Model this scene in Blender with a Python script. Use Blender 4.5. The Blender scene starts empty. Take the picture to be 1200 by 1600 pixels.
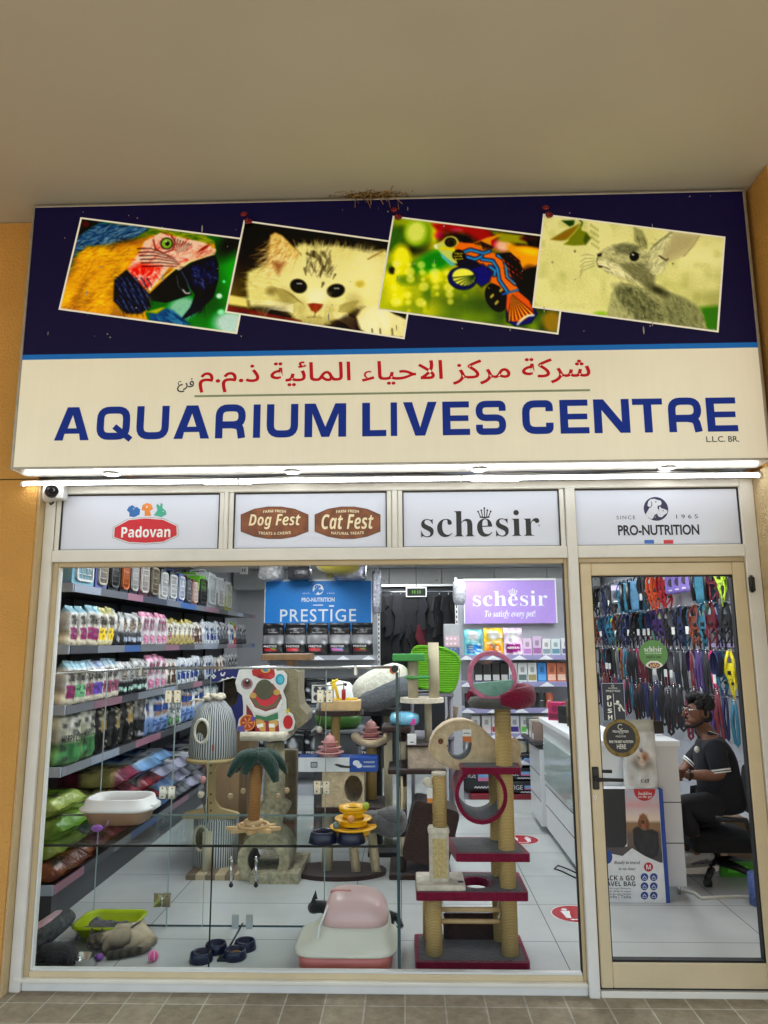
import bpy, bmesh, math, random
import numpy as np
from mathutils import Vector, Matrix, noise
from mathutils.geometry import tessellate_polygon
RD = math.radians
random.seed(7)
sc = bpy.context.scene
COL = sc.collection

# ------------------------------------------------------------ camera
CF, CPX, CPY, CH, CD = 1150.0, 600.0, 800.0, 1.70, 3.97
_pi, _ya, _ro = math.atan(203 / 1150.0), RD(1.75), RD(0.3)
_w = Vector((-math.sin(_ya) * math.cos(_pi), math.cos(_ya) * math.cos(_pi), math.sin(_pi)))
_r = Vector((math.cos(_ya), math.sin(_ya), 0)); _u = _r.cross(_w)
CR = _r * math.cos(_ro) - _u * math.sin(_ro); CU = _u * math.cos(_ro) + _r * math.sin(_ro); CW = _w
CO = Vector((0, -CD, CH))
cd = bpy.data.cameras.new('camera'); cam = bpy.data.objects.new('camera', cd); COL.objects.link(cam)
cd.sensor_fit = 'VERTICAL'; cd.sensor_height = 24.0; cd.lens = CF / 1600.0 * 24.0
cd.clip_start = 0.05; cd.clip_end = 500
m = Matrix((CR, CU, -CW)).transposed().to_4x4(); m.translation = CO; cam.matrix_world = m
sc.camera = cam

# ------------------------------------------------------------ world, sun, exposure
SUN_EL, SUN_RZ = 52.0, 172.0
wd = bpy.data.worlds.new('World'); sc.world = wd; wd.use_nodes = True
nt = wd.node_tree; bg = nt.nodes['Background']
sky = nt.nodes.new('ShaderNodeTexSky'); sky.sky_type = 'NISHITA'; sky.sun_disc = False
sky.sun_elevation = RD(SUN_EL); sky.sun_rotation = RD(SUN_RZ)
nt.links.new(sky.outputs[0], bg.inputs[0]); bg.inputs[1].default_value = 0.15
sl = bpy.data.lights.new('sun', 'SUN'); sl.energy = 4.0; sl.angle = RD(1); sl.color = (1.0, 0.97, 0.93)
so = bpy.data.objects.new('sun', sl); COL.objects.link(so)
# the sun stands behind the camera, low over the street
_sd = Vector((math.sin(RD(SUN_RZ)) * math.cos(RD(SUN_EL)), math.cos(RD(SUN_RZ)) * math.cos(RD(SUN_EL)), math.sin(RD(SUN_EL))))
so.rotation_euler = _sd.to_track_quat('Z', 'Y').to_euler()
sc.view_settings.view_transform = 'Standard'; sc.view_settings.look = 'None'
sc.view_settings.exposure = 0.9; sc.view_settings.gamma = 1.0
sc.render.engine = 'CYCLES'
sc.cycles.use_denoising = True
sc.cycles.max_bounces = 8; sc.cycles.transparent_max_bounces = 24
sc.cycles.caustics_reflective = False; sc.cycles.caustics_refractive = False
sc.cycles.sample_clamp_indirect = 6.0

# ------------------------------------------------------------ helpers
def W(x, y, Y):
    d = CR * ((x - CPX) / CF) - CU * ((y - CPY) / CF) + CW
    return CO + d * ((Y - CO.y) / d.y)
def WZ(x, y, Z):
    d = CR * ((x - CPX) / CF) - CU * ((y - CPY) / CF) + CW
    return CO + d * ((Z - CO.z) / d.z)
def WX(x, y, X):
    d = CR * ((x - CPX) / CF) - CU * ((y - CPY) / CF) + CW
    return CO + d * ((X - CO.x) / d.x)
def rect(x0, y0, x1, y1, Y):
    """world x0,x1,z0,z1 of an upright rectangle standing at depth Y"""
    ym, xm = (y0 + y1) / 2, (x0 + x1) / 2
    return W(x0, ym, Y).x, W(x1, ym, Y).x, W(xm, y1, Y).z, W(xm, y0, Y).z
def lin(c): return c / 12.92 if c <= 0.04045 else ((c + 0.055) / 1.055) ** 2.4
def S(r, g, b): return (lin(r / 255), lin(g / 255), lin(b / 255))

_mats = {}
def mat(name, col=(.5, .5, .5), rough=.5, metal=0, bump=0, bscale=60, var=0, vscale=8, emis=0, spec=.5, kind=None, sheen=0, coat=0, detail=3):
    """procedural principled material: noise colour variation and noise bump in object space"""
    if name in _mats: return _mats[name]
    M = bpy.data.materials.new(name); M.use_nodes = True; _mats[name] = M
    n = M.node_tree.nodes; l = M.node_tree.links; p = n['Principled BSDF']
    p.inputs['Base Color'].default_value = (*col, 1); p.inputs['Roughness'].default_value = rough
    p.inputs['Metallic'].default_value = metal; p.inputs['Specular IOR Level'].default_value = spec
    if sheen: p.inputs['Sheen Weight'].default_value = sheen
    if coat: p.inputs['Coat Weight'].default_value = coat
    if emis:
        p.inputs['Emission Color'].default_value = (*col, 1); p.inputs['Emission Strength'].default_value = emis
    tc = n.new('ShaderNodeTexCoord')
    src = None
    if kind == 'vcol':
        at = n.new('ShaderNodeAttribute'); at.attribute_name = 'Col'; src = at.outputs['Color']
    if var:
        nz = n.new('ShaderNodeTexNoise'); nz.inputs['Scale'].default_value = vscale; nz.inputs['Detail'].default_value = 5
        l.new(tc.outputs['Object'], nz.inputs['Vector'])
        mr = n.new('ShaderNodeMapRange'); mr.inputs[1].default_value = .3; mr.inputs[2].default_value = .7
        mr.inputs[3].default_value = 1 - var; mr.inputs[4].default_value = 1 + var
        l.new(nz.outputs['Fac'], mr.inputs[0])
        mx = n.new('ShaderNodeVectorMath'); mx.operation = 'SCALE'
        mx.inputs[0].default_value = col
        if src: l.new(src, mx.inputs[0])
        l.new(mr.outputs[0], mx.inputs['Scale']); src = mx.outputs[0]
    h = None
    if kind == 'sisal':
        wv = n.new('ShaderNodeTexWave'); wv.bands_direction = 'Z'; wv.inputs['Scale'].default_value = bscale
        wv.inputs['Distortion'].default_value = 1.2; wv.inputs['Detail'].default_value = 2; wv.inputs['Detail Scale'].default_value = 3
        l.new(tc.outputs['Object'], wv.inputs['Vector'])
        rp = n.new('ShaderNodeMix'); rp.data_type = 'RGBA'
        rp.inputs[6].default_value = (col[0] * .62, col[1] * .58, col[2] * .5, 1); rp.inputs[7].default_value = (*col, 1)
        l.new(wv.outputs['Fac'], rp.inputs[0]); src = rp.outputs[2]; h = wv.outputs['Fac']
    if kind == 'stripe':
        wv = n.new('ShaderNodeTexWave'); wv.bands_direction = 'X'; wv.inputs['Scale'].default_value = bscale
        at = n.new('ShaderNodeAttribute'); at.attribute_name = 'Col'
        l.new(at.outputs['Vector'], wv.inputs['Vector'])
        rp = n.new('ShaderNodeValToRGB'); rp.color_ramp.elements[0].color = (*S(70, 80, 98), 1); rp.color_ramp.elements[1].color = (*S(205, 207, 205), 1)
        rp.color_ramp.elements[0].position = .35; rp.color_ramp.elements[1].position = .6
        l.new(wv.outputs['Fac'], rp.inputs[0]); src = rp.outputs[0]
    if src: l.new(src, p.inputs['Base Color'])
    if emis and src: l.new(src, p.inputs['Emission Color'])
    if bump:
        if h is None:
            nb = n.new('ShaderNodeTexNoise'); nb.inputs['Scale'].default_value = bscale; nb.inputs['Detail'].default_value = detail
            l.new(tc.outputs['Object'], nb.inputs['Vector']); h = nb.outputs['Fac']
        bp = n.new('ShaderNodeBump'); bp.inputs['Strength'].default_value = bump; bp.inputs['Distance'].default_value = .01
        l.new(h, bp.inputs['Height']); l.new(bp.outputs[0], p.inputs['Normal'])
    return M
def clear_glass(name, tint=(1, 1, 1)):
    if name in _mats: return _mats[name]
    M = bpy.data.materials.new(name); M.use_nodes = True; _mats[name] = M
    n = M.node_tree.nodes; n.remove(n['Principled BSDF']); t = n.new('ShaderNodeBsdfTransparent')
    t.inputs[0].default_value = (*tint, 1)
    M.node_tree.links.new(t.outputs[0], n['Material Output'].inputs['Surface']); return M
def shiny_glass(name, tint=(.93, .96, .95), k=.12, rough=.02):
    if name in _mats: return _mats[name]
    M = bpy.data.materials.new(name); M.use_nodes = True; _mats[name] = M
    n = M.node_tree.nodes; n.remove(n['Principled BSDF']); l = M.node_tree.links
    t = n.new('ShaderNodeBsdfTransparent'); t.inputs[0].default_value = (*tint, 1)
    g = n.new('ShaderNodeBsdfGlossy'); g.inputs['Roughness'].default_value = rough
    x = n.new('ShaderNodeMixShader'); x.inputs[0].default_value = k; l.new(t.outputs[0], x.inputs[1]); l.new(g.outputs[0], x.inputs[2])
    l.new(x.outputs[0], n['Material Output'].inputs['Surface']); return M
_flat = {}
def flat(rgb, rough=.5, metal=0):
    """plain printed or moulded colour by sRGB triple"""
    k = (tuple(rgb), rough, metal)
    if k not in _flat: _flat[k] = mat('colour %d %d %d %g %g' % (*rgb, rough, metal), S(*rgb), rough, metal, var=.05, vscale=30)
    return _flat[k]

_tc = {}
def _style(s, st):
    if not st: return s
    U, L = {'serif': (0x1D400, 0x1D41A), 'script': (0x1D4D0, 0x1D4EA), 'bold': (0x1D5D4, 0x1D5EE), 'ital': (0x1D468, 0x1D482), 'sans': (0x1D5A0, 0x1D5BA), 'mono': (0x1D670, 0x1D68A), 'bital': (0x1D63C, 0x1D656)}[st]
    D = {'serif': 0x1D7CE, 'bold': 0x1D7EC, 'sans': 0x1D7E2, 'mono': 0x1D7F6}.get(st)
    o = ''
    for c in s:
        if 'A' <= c <= 'Z': o += chr(U + ord(c) - 65)
        elif 'a' <= c <= 'z': o += chr(L + ord(c) - 97)
        elif '0' <= c <= '9' and D: o += chr(D + ord(c) - 48)
        else: o += c
    return o
def glyphs(s, st=None, bold=0, gap=1.0):
    k = (s, st, bold, gap)
    if k in _tc: return _tc[k]
    c = bpy.data.curves.new('t', 'FONT'); c.body = _style(s, st); c.resolution_u = 3; c.offset = bold; c.space_character = gap
    o = bpy.data.objects.new('t', c); COL.objects.link(o)
    dg = bpy.context.evaluated_depsgraph_get(); ev = o.evaluated_get(dg); me = ev.to_mesh()
    V = np.array([(v.co.x, v.co.y) for v in me.vertices]); Fs = [tuple(p.vertices) for p in me.polygons]
    ev.to_mesh_clear(); bpy.data.objects.remove(o); bpy.data.curves.remove(c)
    # lift each glyph a hair so that joined letters never share a plane
    par = list(range(len(V)))
    def root(i):
        while par[i] != i: par[i] = par[par[i]]; i = par[i]
        return i
    for q in Fs:
        for i in q[1:]: par[root(i)] = root(q[0])
    ids = {}; Z = np.array([ids.setdefault(root(i), len(ids)) % 4 for i in range(len(V))]) if len(V) else np.zeros(0)
    if len(V): V = np.column_stack([V, Z * .00025])
    _tc[k] = (V, Fs); return _tc[k]

def frame(o, x=(1, 0, 0), y=(0, 0, 1)):
    x = Vector(x).normalized(); y = Vector(y).normalized(); z = x.cross(y)
    M = Matrix((x, y, z)).transposed().to_4x4(); M.translation = Vector(o); return M
RX = lambda a: Matrix.Rotation(RD(a), 4, 'X')
RY = lambda a: Matrix.Rotation(RD(a), 4, 'Y')
RZ = lambda a: Matrix.Rotation(RD(a), 4, 'Z')
TR = lambda x, y, z: Matrix.Translation((x, y, z))
SCL = lambda x, y, z: Matrix.Diagonal((x, y, z, 1))

def ribbon(pts, w, closed=False):
    """outline strip of width w along a 2D path with mitred joins -> verts, quads"""
    P = [Vector(p[:2]) for p in pts]; n = len(P); V = []; Fq = []
    for i in range(n):
        a = P[i - 1] if (i or closed) else None; b = P[(i + 1) % n] if (i < n - 1 or closed) else None
        d1 = (P[i] - a).normalized() if a is not None else None; d2 = (b - P[i]).normalized() if b is not None else None
        if d1 is None: d1 = d2
        if d2 is None: d2 = d1
        n1 = Vector((-d1.y, d1.x)); n2 = Vector((-d2.y, d2.x)); mm = n1 + n2
        mm = mm.normalized() if mm.length > 1e-6 else n1
        k = w / 2 / max(.35, mm.dot(n1)); V += [P[i] + mm * k, P[i] - mm * k]
    for i in range(n if closed else n - 1):
        j = (i + 1) % n; Fq.append((2 * i, 2 * i + 1, 2 * j + 1, 2 * j))
    return [(v.x, v.y) for v in V], Fq
def rpath(pts, r, seg=5, closed=False):
    """polyline with rounded corners"""
    P = [Vector(p) for p in pts]; n = len(P); out = []
    for i in range(n):
        if not closed and i in (0, n - 1): out.append(P[i]); continue
        a, b, c = P[i - 1], P[i], P[(i + 1) % n]
        rr = min(r, (a - b).length * .49, (c - b).length * .49)
        p0 = b + (a - b).normalized() * rr; p1 = b + (c - b).normalized() * rr
        for k in range(seg + 1):
            t = k / seg; out.append(p0 * (1 - t) ** 2 + b * 2 * t * (1 - t) + p1 * t * t)
    return [tuple(p) for p in out]
def rrect(x0, x1, y0, y1, r, seg=4):
    return rpath([(x0, y0), (x1, y0), (x1, y1), (x0, y1)], r, seg, True)
def circ(cx, cy, rx, ry=None, n=24, a0=0, a1=360):
    ry = rx if ry is None else ry; full = abs(a1 - a0) >= 360
    return [(cx + rx * math.cos(RD(a0 + (a1 - a0) * i / (n if full else n - 1))), cy + ry * math.sin(RD(a0 + (a1 - a0) * i / (n if full else n - 1)))) for i in range(n)]

class MB:
    """collects shapes; build() links them as ONE mesh object"""
    def __init__(s): s.V = []; s.F = []; s.mi = []; s.sm = []; s.C = []; s.mats = []; s.cur = 0; s.hascol = False; s.M = None
    def use(s, m):
        if m not in s.mats: s.mats.append(m)
        s.cur = s.mats.index(m); return s
    def add(s, V, Fs, smooth=False, cols=None, M=None):
        b = len(s.V)
        if M is not None: V = [M @ Vector(v) for v in V]
        if s.M is not None: V = [s.M @ Vector(v) for v in V]
        s.V += [tuple(v) for v in V]; s.F += [tuple(i + b for i in f) for f in Fs]
        s.mi += [s.cur] * len(Fs); s.sm += [smooth] * len(Fs)
        if cols is None: s.C += [(1, 1, 1)] * len(V)
        else: s.C += [tuple(c) for c in cols]; s.hascol = True
        return s
    def box(s, x0, x1, y0, y1, z0, z1, r=0, M=None):
        if r <= 0:
            V = [(x, y, z) for z in (z0, z1) for y in (y0, y1) for x in (x0, x1)]
            return s.add(V, [(0, 2, 3, 1), (4, 5, 7, 6), (0, 1, 5, 4), (2, 6, 7, 3), (0, 4, 6, 2), (1, 3, 7, 5)], M=M)
        r = min(r, (x1 - x0) * .49, (y1 - y0) * .49, (z1 - z0) * .49)
        q = lambda e: [(x0 + e, y0 + e), (x1 - e, y0 + e), (x1 - e, y1 - e), (x0 + e, y1 - e)]
        def ring(z, e):  # octagon ring, chamfered vertical edges
            o = []
            for (x, y), (ax, ay), (bx, by) in zip([(x0, y0), (x1, y0), (x1, y1), (x0, y1)], [(0, 1), (-1, 0), (0, -1), (1, 0)], [(1, 0), (0, 1), (-1, 0), (0, -1)]):
                sx = e * (1 if x == x0 else -1); sy = e * (1 if y == y0 else -1)
                k = r if e == 0 else 0
                o += [(x + sx + ax * k, y + sy + ay * k, z), (x + sx + bx * k, y + sy + by * k, z)]
            return o
        k = r * .3
        V = []
        for z, e in ((z0, r), (z0 + r, 0), (z1 - r, 0), (z1, r)):
            for (x, y), (ax, ay), (bx, by) in zip([(x0, y0), (x1, y0), (x1, y1), (x0, y1)], [(0, 1), (-1, 0), (0, -1), (1, 0)], [(1, 0), (0, 1), (-1, 0), (0, -1)]):
                sx = 1 if x == x0 else -1; sy = 1 if y == y0 else -1
                c = r if e == 0 else r * 1.0
                if e == 0: V += [(x + ax * r, y + ay * r, z), (x + bx * r, y + by * r, z)]
                else: V += [(x + sx * r * .5 + ax * r * .5, y + sy * r * .5 + ay * r * .5, z), (x + sx * r * .5 + bx * r * .5, y + sy * r * .5 + by * r * .5, z)]
        Fs = [tuple(range(7, -1, -1)), tuple(range(24, 32))]
        for a in range(3):
            for i in range(8): j = (i + 1) % 8; Fs.append((a * 8 + i, a * 8 + j, a * 8 + 8 + j, a * 8 + 8 + i))
        return s.add(V, Fs, M=M)
    def lathe(s, prof, n=24, M=None, cap=True, sx=1, sy=1, smooth=True):
        V = []; Fs = []
        for r, z in prof:
            for i in range(n): a = 2 * math.pi * i / n; V.append((r * sx * math.cos(a), r * sy * math.sin(a), z))
        k = len(prof)
        for a in range(k - 1):
            for i in range(n): j = (i + 1) % n; Fs.append((a * n + i, a * n + j, a * n + n + j, a * n + n + i))
        s.add(V, Fs, smooth, M=M)
        if cap:
            b = len(s.V) - len(V)
            if prof[0][0] > 1e-5: s.F.append(tuple(b + i for i in range(n - 1, -1, -1))); s.mi.append(s.cur); s.sm.append(False)
            if prof[-1][0] > 1e-5: s.F.append(tuple(b + (k - 1) * n + i for i in range(n))); s.mi.append(s.cur); s.sm.append(False)
        return s
    def cyl(s, p0, p1, r0, r1=None, n=20, cap=True):
        r1 = r0 if r1 is None else r1; p0 = Vector(p0); p1 = Vector(p1); d = p1 - p0
        return s.lathe([(r0, 0), (r1, d.length)], n, M=TR(*p0) @ d.to_track_quat('Z', 'Y').to_matrix().to_4x4(), cap=cap)
    def tube(s, pts, r, n=8, closed=False, sx=1, sy=1):
        """swept tube; r number or list; sx, sy flatten the section"""
        P = [Vector(p) for p in pts]; k = len(P); V = []; Fs = []; up = None
        for i in range(k):
            a = P[i - 1] if (i or closed) else P[i]; b = P[(i + 1) % k] if (i < k - 1 or closed) else P[i]
            t = (b - a).normalized()
            if up is None: up = Vector((0, 0, 1)) if abs(t.z) < .9 else Vector((0, 1, 0))
            x = up.cross(t).normalized(); y = t.cross(x); up = y
            rr = r[i] if isinstance(r, (list, tuple)) else r
            for j in range(n): q = 2 * math.pi * j / n; V.append(P[i] + x * rr * sx * math.cos(q) + y * rr * sy * math.sin(q))
        for i in range(k if closed else k - 1):
            i2 = (i + 1) % k
            for j in range(n): j2 = (j + 1) % n; Fs.append((i * n + j, i * n + j2, i2 * n + j2, i2 * n + j))
        if not closed: Fs += [tuple(range(n - 1, -1, -1)), tuple((k - 1) * n + j for j in range(n))]
        return s.add(V, Fs, True)
    def prism(s, loops, t, M=None, e=0.0, smooth=False):
        """2D polygon (list of loops, holes after the outline) in local xy, thickness t along +z; e = edge chamfer"""
        if not isinstance(loops[0][0], (tuple, list, Vector)): loops = [loops]
        L = []
        for lp in loops: L.append([Vector((p[0], p[1], 0)) for p in lp])
        tris = tessellate_polygon(L); fl = [p for lp in L for p in lp]; n = len(fl)
        nrm = sum(((fl[b] - fl[a]).cross(fl[c] - fl[a]).z for a, b, c in tris))
        if nrm < 0: tris = [(c, b, a) for a, b, c in tris]
        V = [(p.x, p.y, 0) for p in fl] + [(p.x, p.y, t) for p in fl]
        Fs = [(c, b, a) for a, b, c in tris] + [(a + n, b + n, c + n) for a, b, c in tris]
        s.add(V, Fs, False, M=M)
        if t:
            o = 0
            for li, lp in enumerate(L):
                k = len(lp); area = sum(lp[i].x * lp[(i + 1) % k].y - lp[(i + 1) % k].x * lp[i].y for i in range(k))
                Vs = [(p.x, p.y, 0) for p in lp] + [(p.x, p.y, t) for p in lp]
                ccw = (area > 0) == (li == 0)
                s.add(Vs, [(i, (i + 1) % k, (i + 1) % k + k, i + k) if ccw else (i + k, (i + 1) % k + k, (i + 1) % k, i) for i in range(k)], smooth, M=M)
        return s
    def sheet(s, pts, M): return s.prism(pts, 0.0, M) if False else s._sheet(pts, M)
    def _sheet(s, pts, M):
        loops = pts if isinstance(pts[0][0], (tuple, list)) else [pts]
        L = [[Vector((p[0], p[1], 0)) for p in lp] for lp in loops]
        tris = tessellate_polygon(L); fl = [p for lp in L for p in lp]
        nrm = sum(((fl[b] - fl[a]).cross(fl[c] - fl[a]).z for a, b, c in tris))
        if nrm < 0: tris = [(c, b, a) for a, b, c in tris]
        return s.add(fl, tris, M=M)
    def blob(s, c, rx, ry, rz, n=16, amp=0, fr=4, M=None, seed=0, k=2.0):
        V = []; Fs = []; h = n // 2; c = Vector(c)
        pw = lambda v: math.copysign(abs(v) ** (2 / k), v)
        for i in range(h + 1):
            th = math.pi * i / h
            for j in range(n):
                ph = 2 * math.pi * j / n; d = Vector((pw(math.sin(th)) * pw(math.cos(ph)), pw(math.sin(th)) * pw(math.sin(ph)), pw(-math.cos(th))))
                q = 1 + (amp * noise.noise(d * fr + Vector((seed, seed * 2, 0))) if amp else 0)
                V.append(Vector((d.x * rx * q, d.y * ry * q, d.z * rz * q)) + (c if M is None else Vector()))
        for i in range(h):
            for j in range(n): j2 = (j + 1) % n; Fs.append((i * n + j, i * n + j2, (i + 1) * n + j2, (i + 1) * n + j))
        if M is not None: M = TR(*c) @ M
        return s.add(V, Fs, True, M=M)
    def text(s, t, M, w=None, h=None, st=None, bold=0, al='c', gap=1.0, bend=0):
        V, Fs = glyphs(t, st, bold, gap)
        if len(V) == 0: return s
        lo, hi = V.min(0), V.max(0); sz = hi - lo
        k = (w / sz[0]) if w else (h / sz[1]); ky = (h / sz[1]) if h else k
        cx = {'c': (lo[0] + hi[0]) / 2, 'l': lo[0], 'r': hi[0]}[al]; cy = (lo[1] + hi[1]) / 2
        return s.add([((v[0] - cx) * k, (v[1] - cy) * ky + bend * ((v[0] - cx) * k) ** 2, v[2]) for v in V], Fs, M=M)
    def rib(s, pts, w, M, closed=False): V, Fq = ribbon(pts, w, closed); return s.add([(a, b, 0) for a, b in V], Fq, M=M)
    def build(s, name, parent=None, loc=None, rz=0):
        me = bpy.data.meshes.new(name)
        o = Vector(loc) if loc is not None else Vector()
        if parent is not None and loc is None: o = Vector(parent.location) if not parent.get('_local') else Vector()
        V = np.array(s.V, dtype=np.float32) - np.array(o, dtype=np.float32) if s.V else np.zeros((0, 3))
        me.from_pydata(V.tolist(), [], s.F)
        for mt in s.mats: me.materials.append(mt)
        me.polygons.foreach_set('material_index', s.mi); me.polygons.foreach_set('use_smooth', s.sm)
        if s.hascol:
            a = me.color_attributes.new('Col', 'FLOAT_COLOR', 'POINT')
            c = np.ones((len(s.V), 4), dtype=np.float32); c[:, :3] = np.array(s.C); a.data.foreach_set('color', c.ravel())
        me.update(); ob = bpy.data.objects.new(name, me); COL.objects.link(ob)
        if parent is not None: ob.parent = parent
        elif loc is not None: ob.location = o
        if rz: ob.rotation_euler.z = rz
        return ob

def tag(o, label, cat, group=None, kind=None):
    o['label'] = label
    if cat: o['category'] = cat
    if group: o['group'] = group
    if kind: o['kind'] = kind
    return o
def thing(name, label, cat, loc=(0, 0, 0), group=None, rz=0, local=False):
    o = bpy.data.objects.new(name, None); COL.objects.link(o); o.location = loc; o.rotation_euler.z = rz
    o.empty_display_size = .05
    if local: o['_local'] = 1
    return tag(o, label, cat, group)
def part(mb, name, parent, label=None, sub=None):
    """mb in world coordinates (or the thing's own, if local); sub = the part this one sits on"""
    o = mb.build(name, parent)
    if sub is not None: o.parent = sub
    if label: o['label'] = label
    return o
def solo(mb, name, label, cat, loc=(0, 0, 0), group=None):
    o = mb.build(name, None, loc); return tag(o, label, cat, group)
def struct(mb, name):
    o = mb.build(name); o['kind'] = 'structure'; return o
def dup(root, loc, label=None, rz=None, group=None, scale=None):
    r = root.copy(); COL.objects.link(r); r.location = loc
    if label: r['label'] = label
    if group: r['group'] = group
    if rz is not None: r.rotation_euler.z = rz
    if scale: r.scale = scale
    for ch in list(root.children):
        c = ch.copy(); COL.objects.link(c); c.parent = r
        for g in ch.children: d = g.copy(); COL.objects.link(d); d.parent = c
    return r
ORD = 'first second third fourth fifth sixth seventh eighth ninth tenth eleventh twelfth thirteenth fourteenth fifteenth sixteenth seventeenth eighteenth nineteenth twentieth'.split()
ORD += ['twenty-' + x for x in ORD[:9]] + ['thirtieth'] + ['thirty-' + x for x in ORD[:9]] + ['fortieth'] + ['forty-' + x for x in ORD[:9]]

class Cv:
    """a printed picture as a fine colour grid; drawn in the coordinates of a reference frame (corners TL, TR, BL)"""
    def __init__(s, nx, ny, TL=(0, 1), TRc=(1, 1), BL=(0, 0), col=(1, 1, 1), seed=1):
        s.nx, s.ny = nx, ny; u, v = np.meshgrid(np.linspace(0, 1, nx), np.linspace(0, 1, ny)); s.u, s.v = u, v
        s.TL = np.array(TL, float); s.A = np.array([[TRc[0] - TL[0], BL[0] - TL[0]], [TRc[1] - TL[1], BL[1] - TL[1]]], float); s.Ai = np.linalg.inv(s.A)
        s.X = s.TL[0] + s.A[0, 0] * u + s.A[0, 1] * v; s.Y = s.TL[1] + s.A[1, 0] * u + s.A[1, 1] * v
        s.a = np.ones((ny, nx, 3)) * np.array(col); s.rng = np.random.RandomState(seed); s.sc = abs(np.linalg.det(s.A)) ** .5 / (nx * ny) ** .5
    def mix(s, m, col): m = np.clip(m, 0, 1)[..., None]; s.a = s.a * (1 - m) + np.array(col) * m; return s
    def sd(s, P, X=None, Y=None):
        X = s.X if X is None else X; Y = s.Y if Y is None else Y
        d = np.full(X.shape, 1e9); ins = np.zeros(X.shape, bool); n = len(P)
        for i in range(n):
            (x0, y0), (x1, y1) = P[i], P[(i + 1) % n]; ex, ey = x1 - x0, y1 - y0; L = ex * ex + ey * ey + 1e-12
            t = np.clip(((X - x0) * ex + (Y - y0) * ey) / L, 0, 1); d = np.minimum(d, (X - x0 - t * ex) ** 2 + (Y - y0 - t * ey) ** 2)
            c = ((y0 > Y) != (y1 > Y))
            if y1 != y0: ins ^= c & (X < ex * (Y - y0) / (y1 - y0) + x0)
        return np.sqrt(d) * np.where(ins, 1, -1)
    def poly(s, P, col, soft=3, a=1): return s.mix((.5 + s.sd(P) / soft) * 1.0 if a == 1 else np.clip(.5 + s.sd(P) / soft, 0, 1) * a, col)
    def ell(s, cx, cy, rx, ry, col, soft=3, rot=0, a=1):
        c, q = math.cos(RD(rot)), math.sin(RD(rot)); dx, dy = s.X - cx, s.Y - cy; x = dx * c + dy * q; y = -dx * q + dy * c
        r = np.sqrt((x / rx) ** 2 + (y / ry) ** 2); return s.mix(np.clip(.5 + (1 - r) * min(rx, ry) / soft, 0, 1) * a, col)
    def nz(s, scale, seed=0, aspect=1, rot=0):
        c, q = math.cos(RD(rot)), math.sin(RD(rot)); x = (s.X * c + s.Y * q) / scale; y = (-s.X * q + s.Y * c) / (scale * aspect)
        x = x - x.min(); y = y - y.min(); r = np.random.RandomState(seed).rand(int(y.max()) + 3, int(x.max()) + 3)
        i, j = y.astype(int), x.astype(int); fy, fx = y - i, x - j; fx = fx * fx * (3 - 2 * fx); fy = fy * fy * (3 - 2 * fy)
        return (r[i, j] * (1 - fx) + r[i, j + 1] * fx) * (1 - fy) + (r[i + 1, j] * (1 - fx) + r[i + 1, j + 1] * fx) * fy
    def line(s, pts, w, col, a=1, w1=None):
        w1 = w if w1 is None else w1
        P = np.array(pts, float); uv = ((P - s.TL) @ s.Ai.T); pad = max(w, w1) / s.sc / min(s.nx, s.ny) * 2.5 + .01
        j0, j1 = int((uv[:, 0].min() - pad) * s.nx), int((uv[:, 0].max() + pad) * s.nx) + 2; i0, i1 = int((uv[:, 1].min() - pad) * s.ny), int((uv[:, 1].max() + pad) * s.ny) + 2
        j0, i0 = max(j0, 0), max(i0, 0)
        if j0 >= s.nx or i0 >= s.ny or j1 <= 0 or i1 <= 0: return s
        X = s.X[i0:i1, j0:j1]; Y = s.Y[i0:i1, j0:j1]; M = np.zeros(X.shape); n = len(P) - 1
        for i in range(n):
            (x0, y0), (x1, y1) = P[i], P[i + 1]; ex, ey = x1 - x0, y1 - y0; L = ex * ex + ey * ey + 1e-9
            t = np.clip(((X - x0) * ex + (Y - y0) * ey) / L, 0, 1); d = np.sqrt((X - x0 - t * ex) ** 2 + (Y - y0 - t * ey) ** 2)
            ww = (w + (w1 - w) * (i + t) / n) / 2; M = np.maximum(M, np.clip(.5 + (ww - d) / s.sc, 0, 1))
        M = (M * a)[..., None]; s.a[i0:i1, j0:j1] = s.a[i0:i1, j0:j1] * (1 - M) + np.array(col) * M; return s
    def fur(s, n, P, ang, ln, w, cols, a=.6, jit=15):
        """n hair strokes rooted inside polygon P; ang = degrees or function(x, y)"""
        P_ = np.array(P, float); lo, hi = P_.min(0), P_.max(0); k = 0; R = s.rng
        while k < n:
            q = lo + R.rand(40, 2) * (hi - lo); ins = s.sd(P, q[:, 0], q[:, 1]) > 0
            for x, y in q[ins]:
                if k >= n: break
                g = RD((ang(x, y) if callable(ang) else ang) + R.randn() * jit); L = ln * (.6 + .8 * R.rand())
                s.line([(x, y), (x + math.cos(g) * L, y + math.sin(g) * L)], w, cols[R.randint(len(cols))], a * (.5 + .5 * R.rand()), w * .3); k += 1
            if not ins.any(): k += 1
        return s
    def photo(s, k=1.3, sat=1.18, mid=.44):
        """soften the strokes, add film grain and printing contrast"""
        p = np.pad(s.a, ((1, 1), (1, 1), (0, 0)), 'edge'); b = sum(p[i:i + s.ny, j:j + s.nx] * w for i, wi in enumerate((1, 2, 1)) for j, w in enumerate((wi, wi * 2, wi))) / 16
        b = b * (1 + s.rng.randn(s.ny, s.nx, 1) * .018); g = b.mean(2, keepdims=True); b = g + (b - g) * sat; s.a = np.clip((b - .5) * k + mid, 0, 1); return s
    def lin(s): a = np.clip(s.a, 0, 1); return np.where(a <= .04045, a / 12.92, ((a + .055) / 1.055) ** 2.4)
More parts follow.
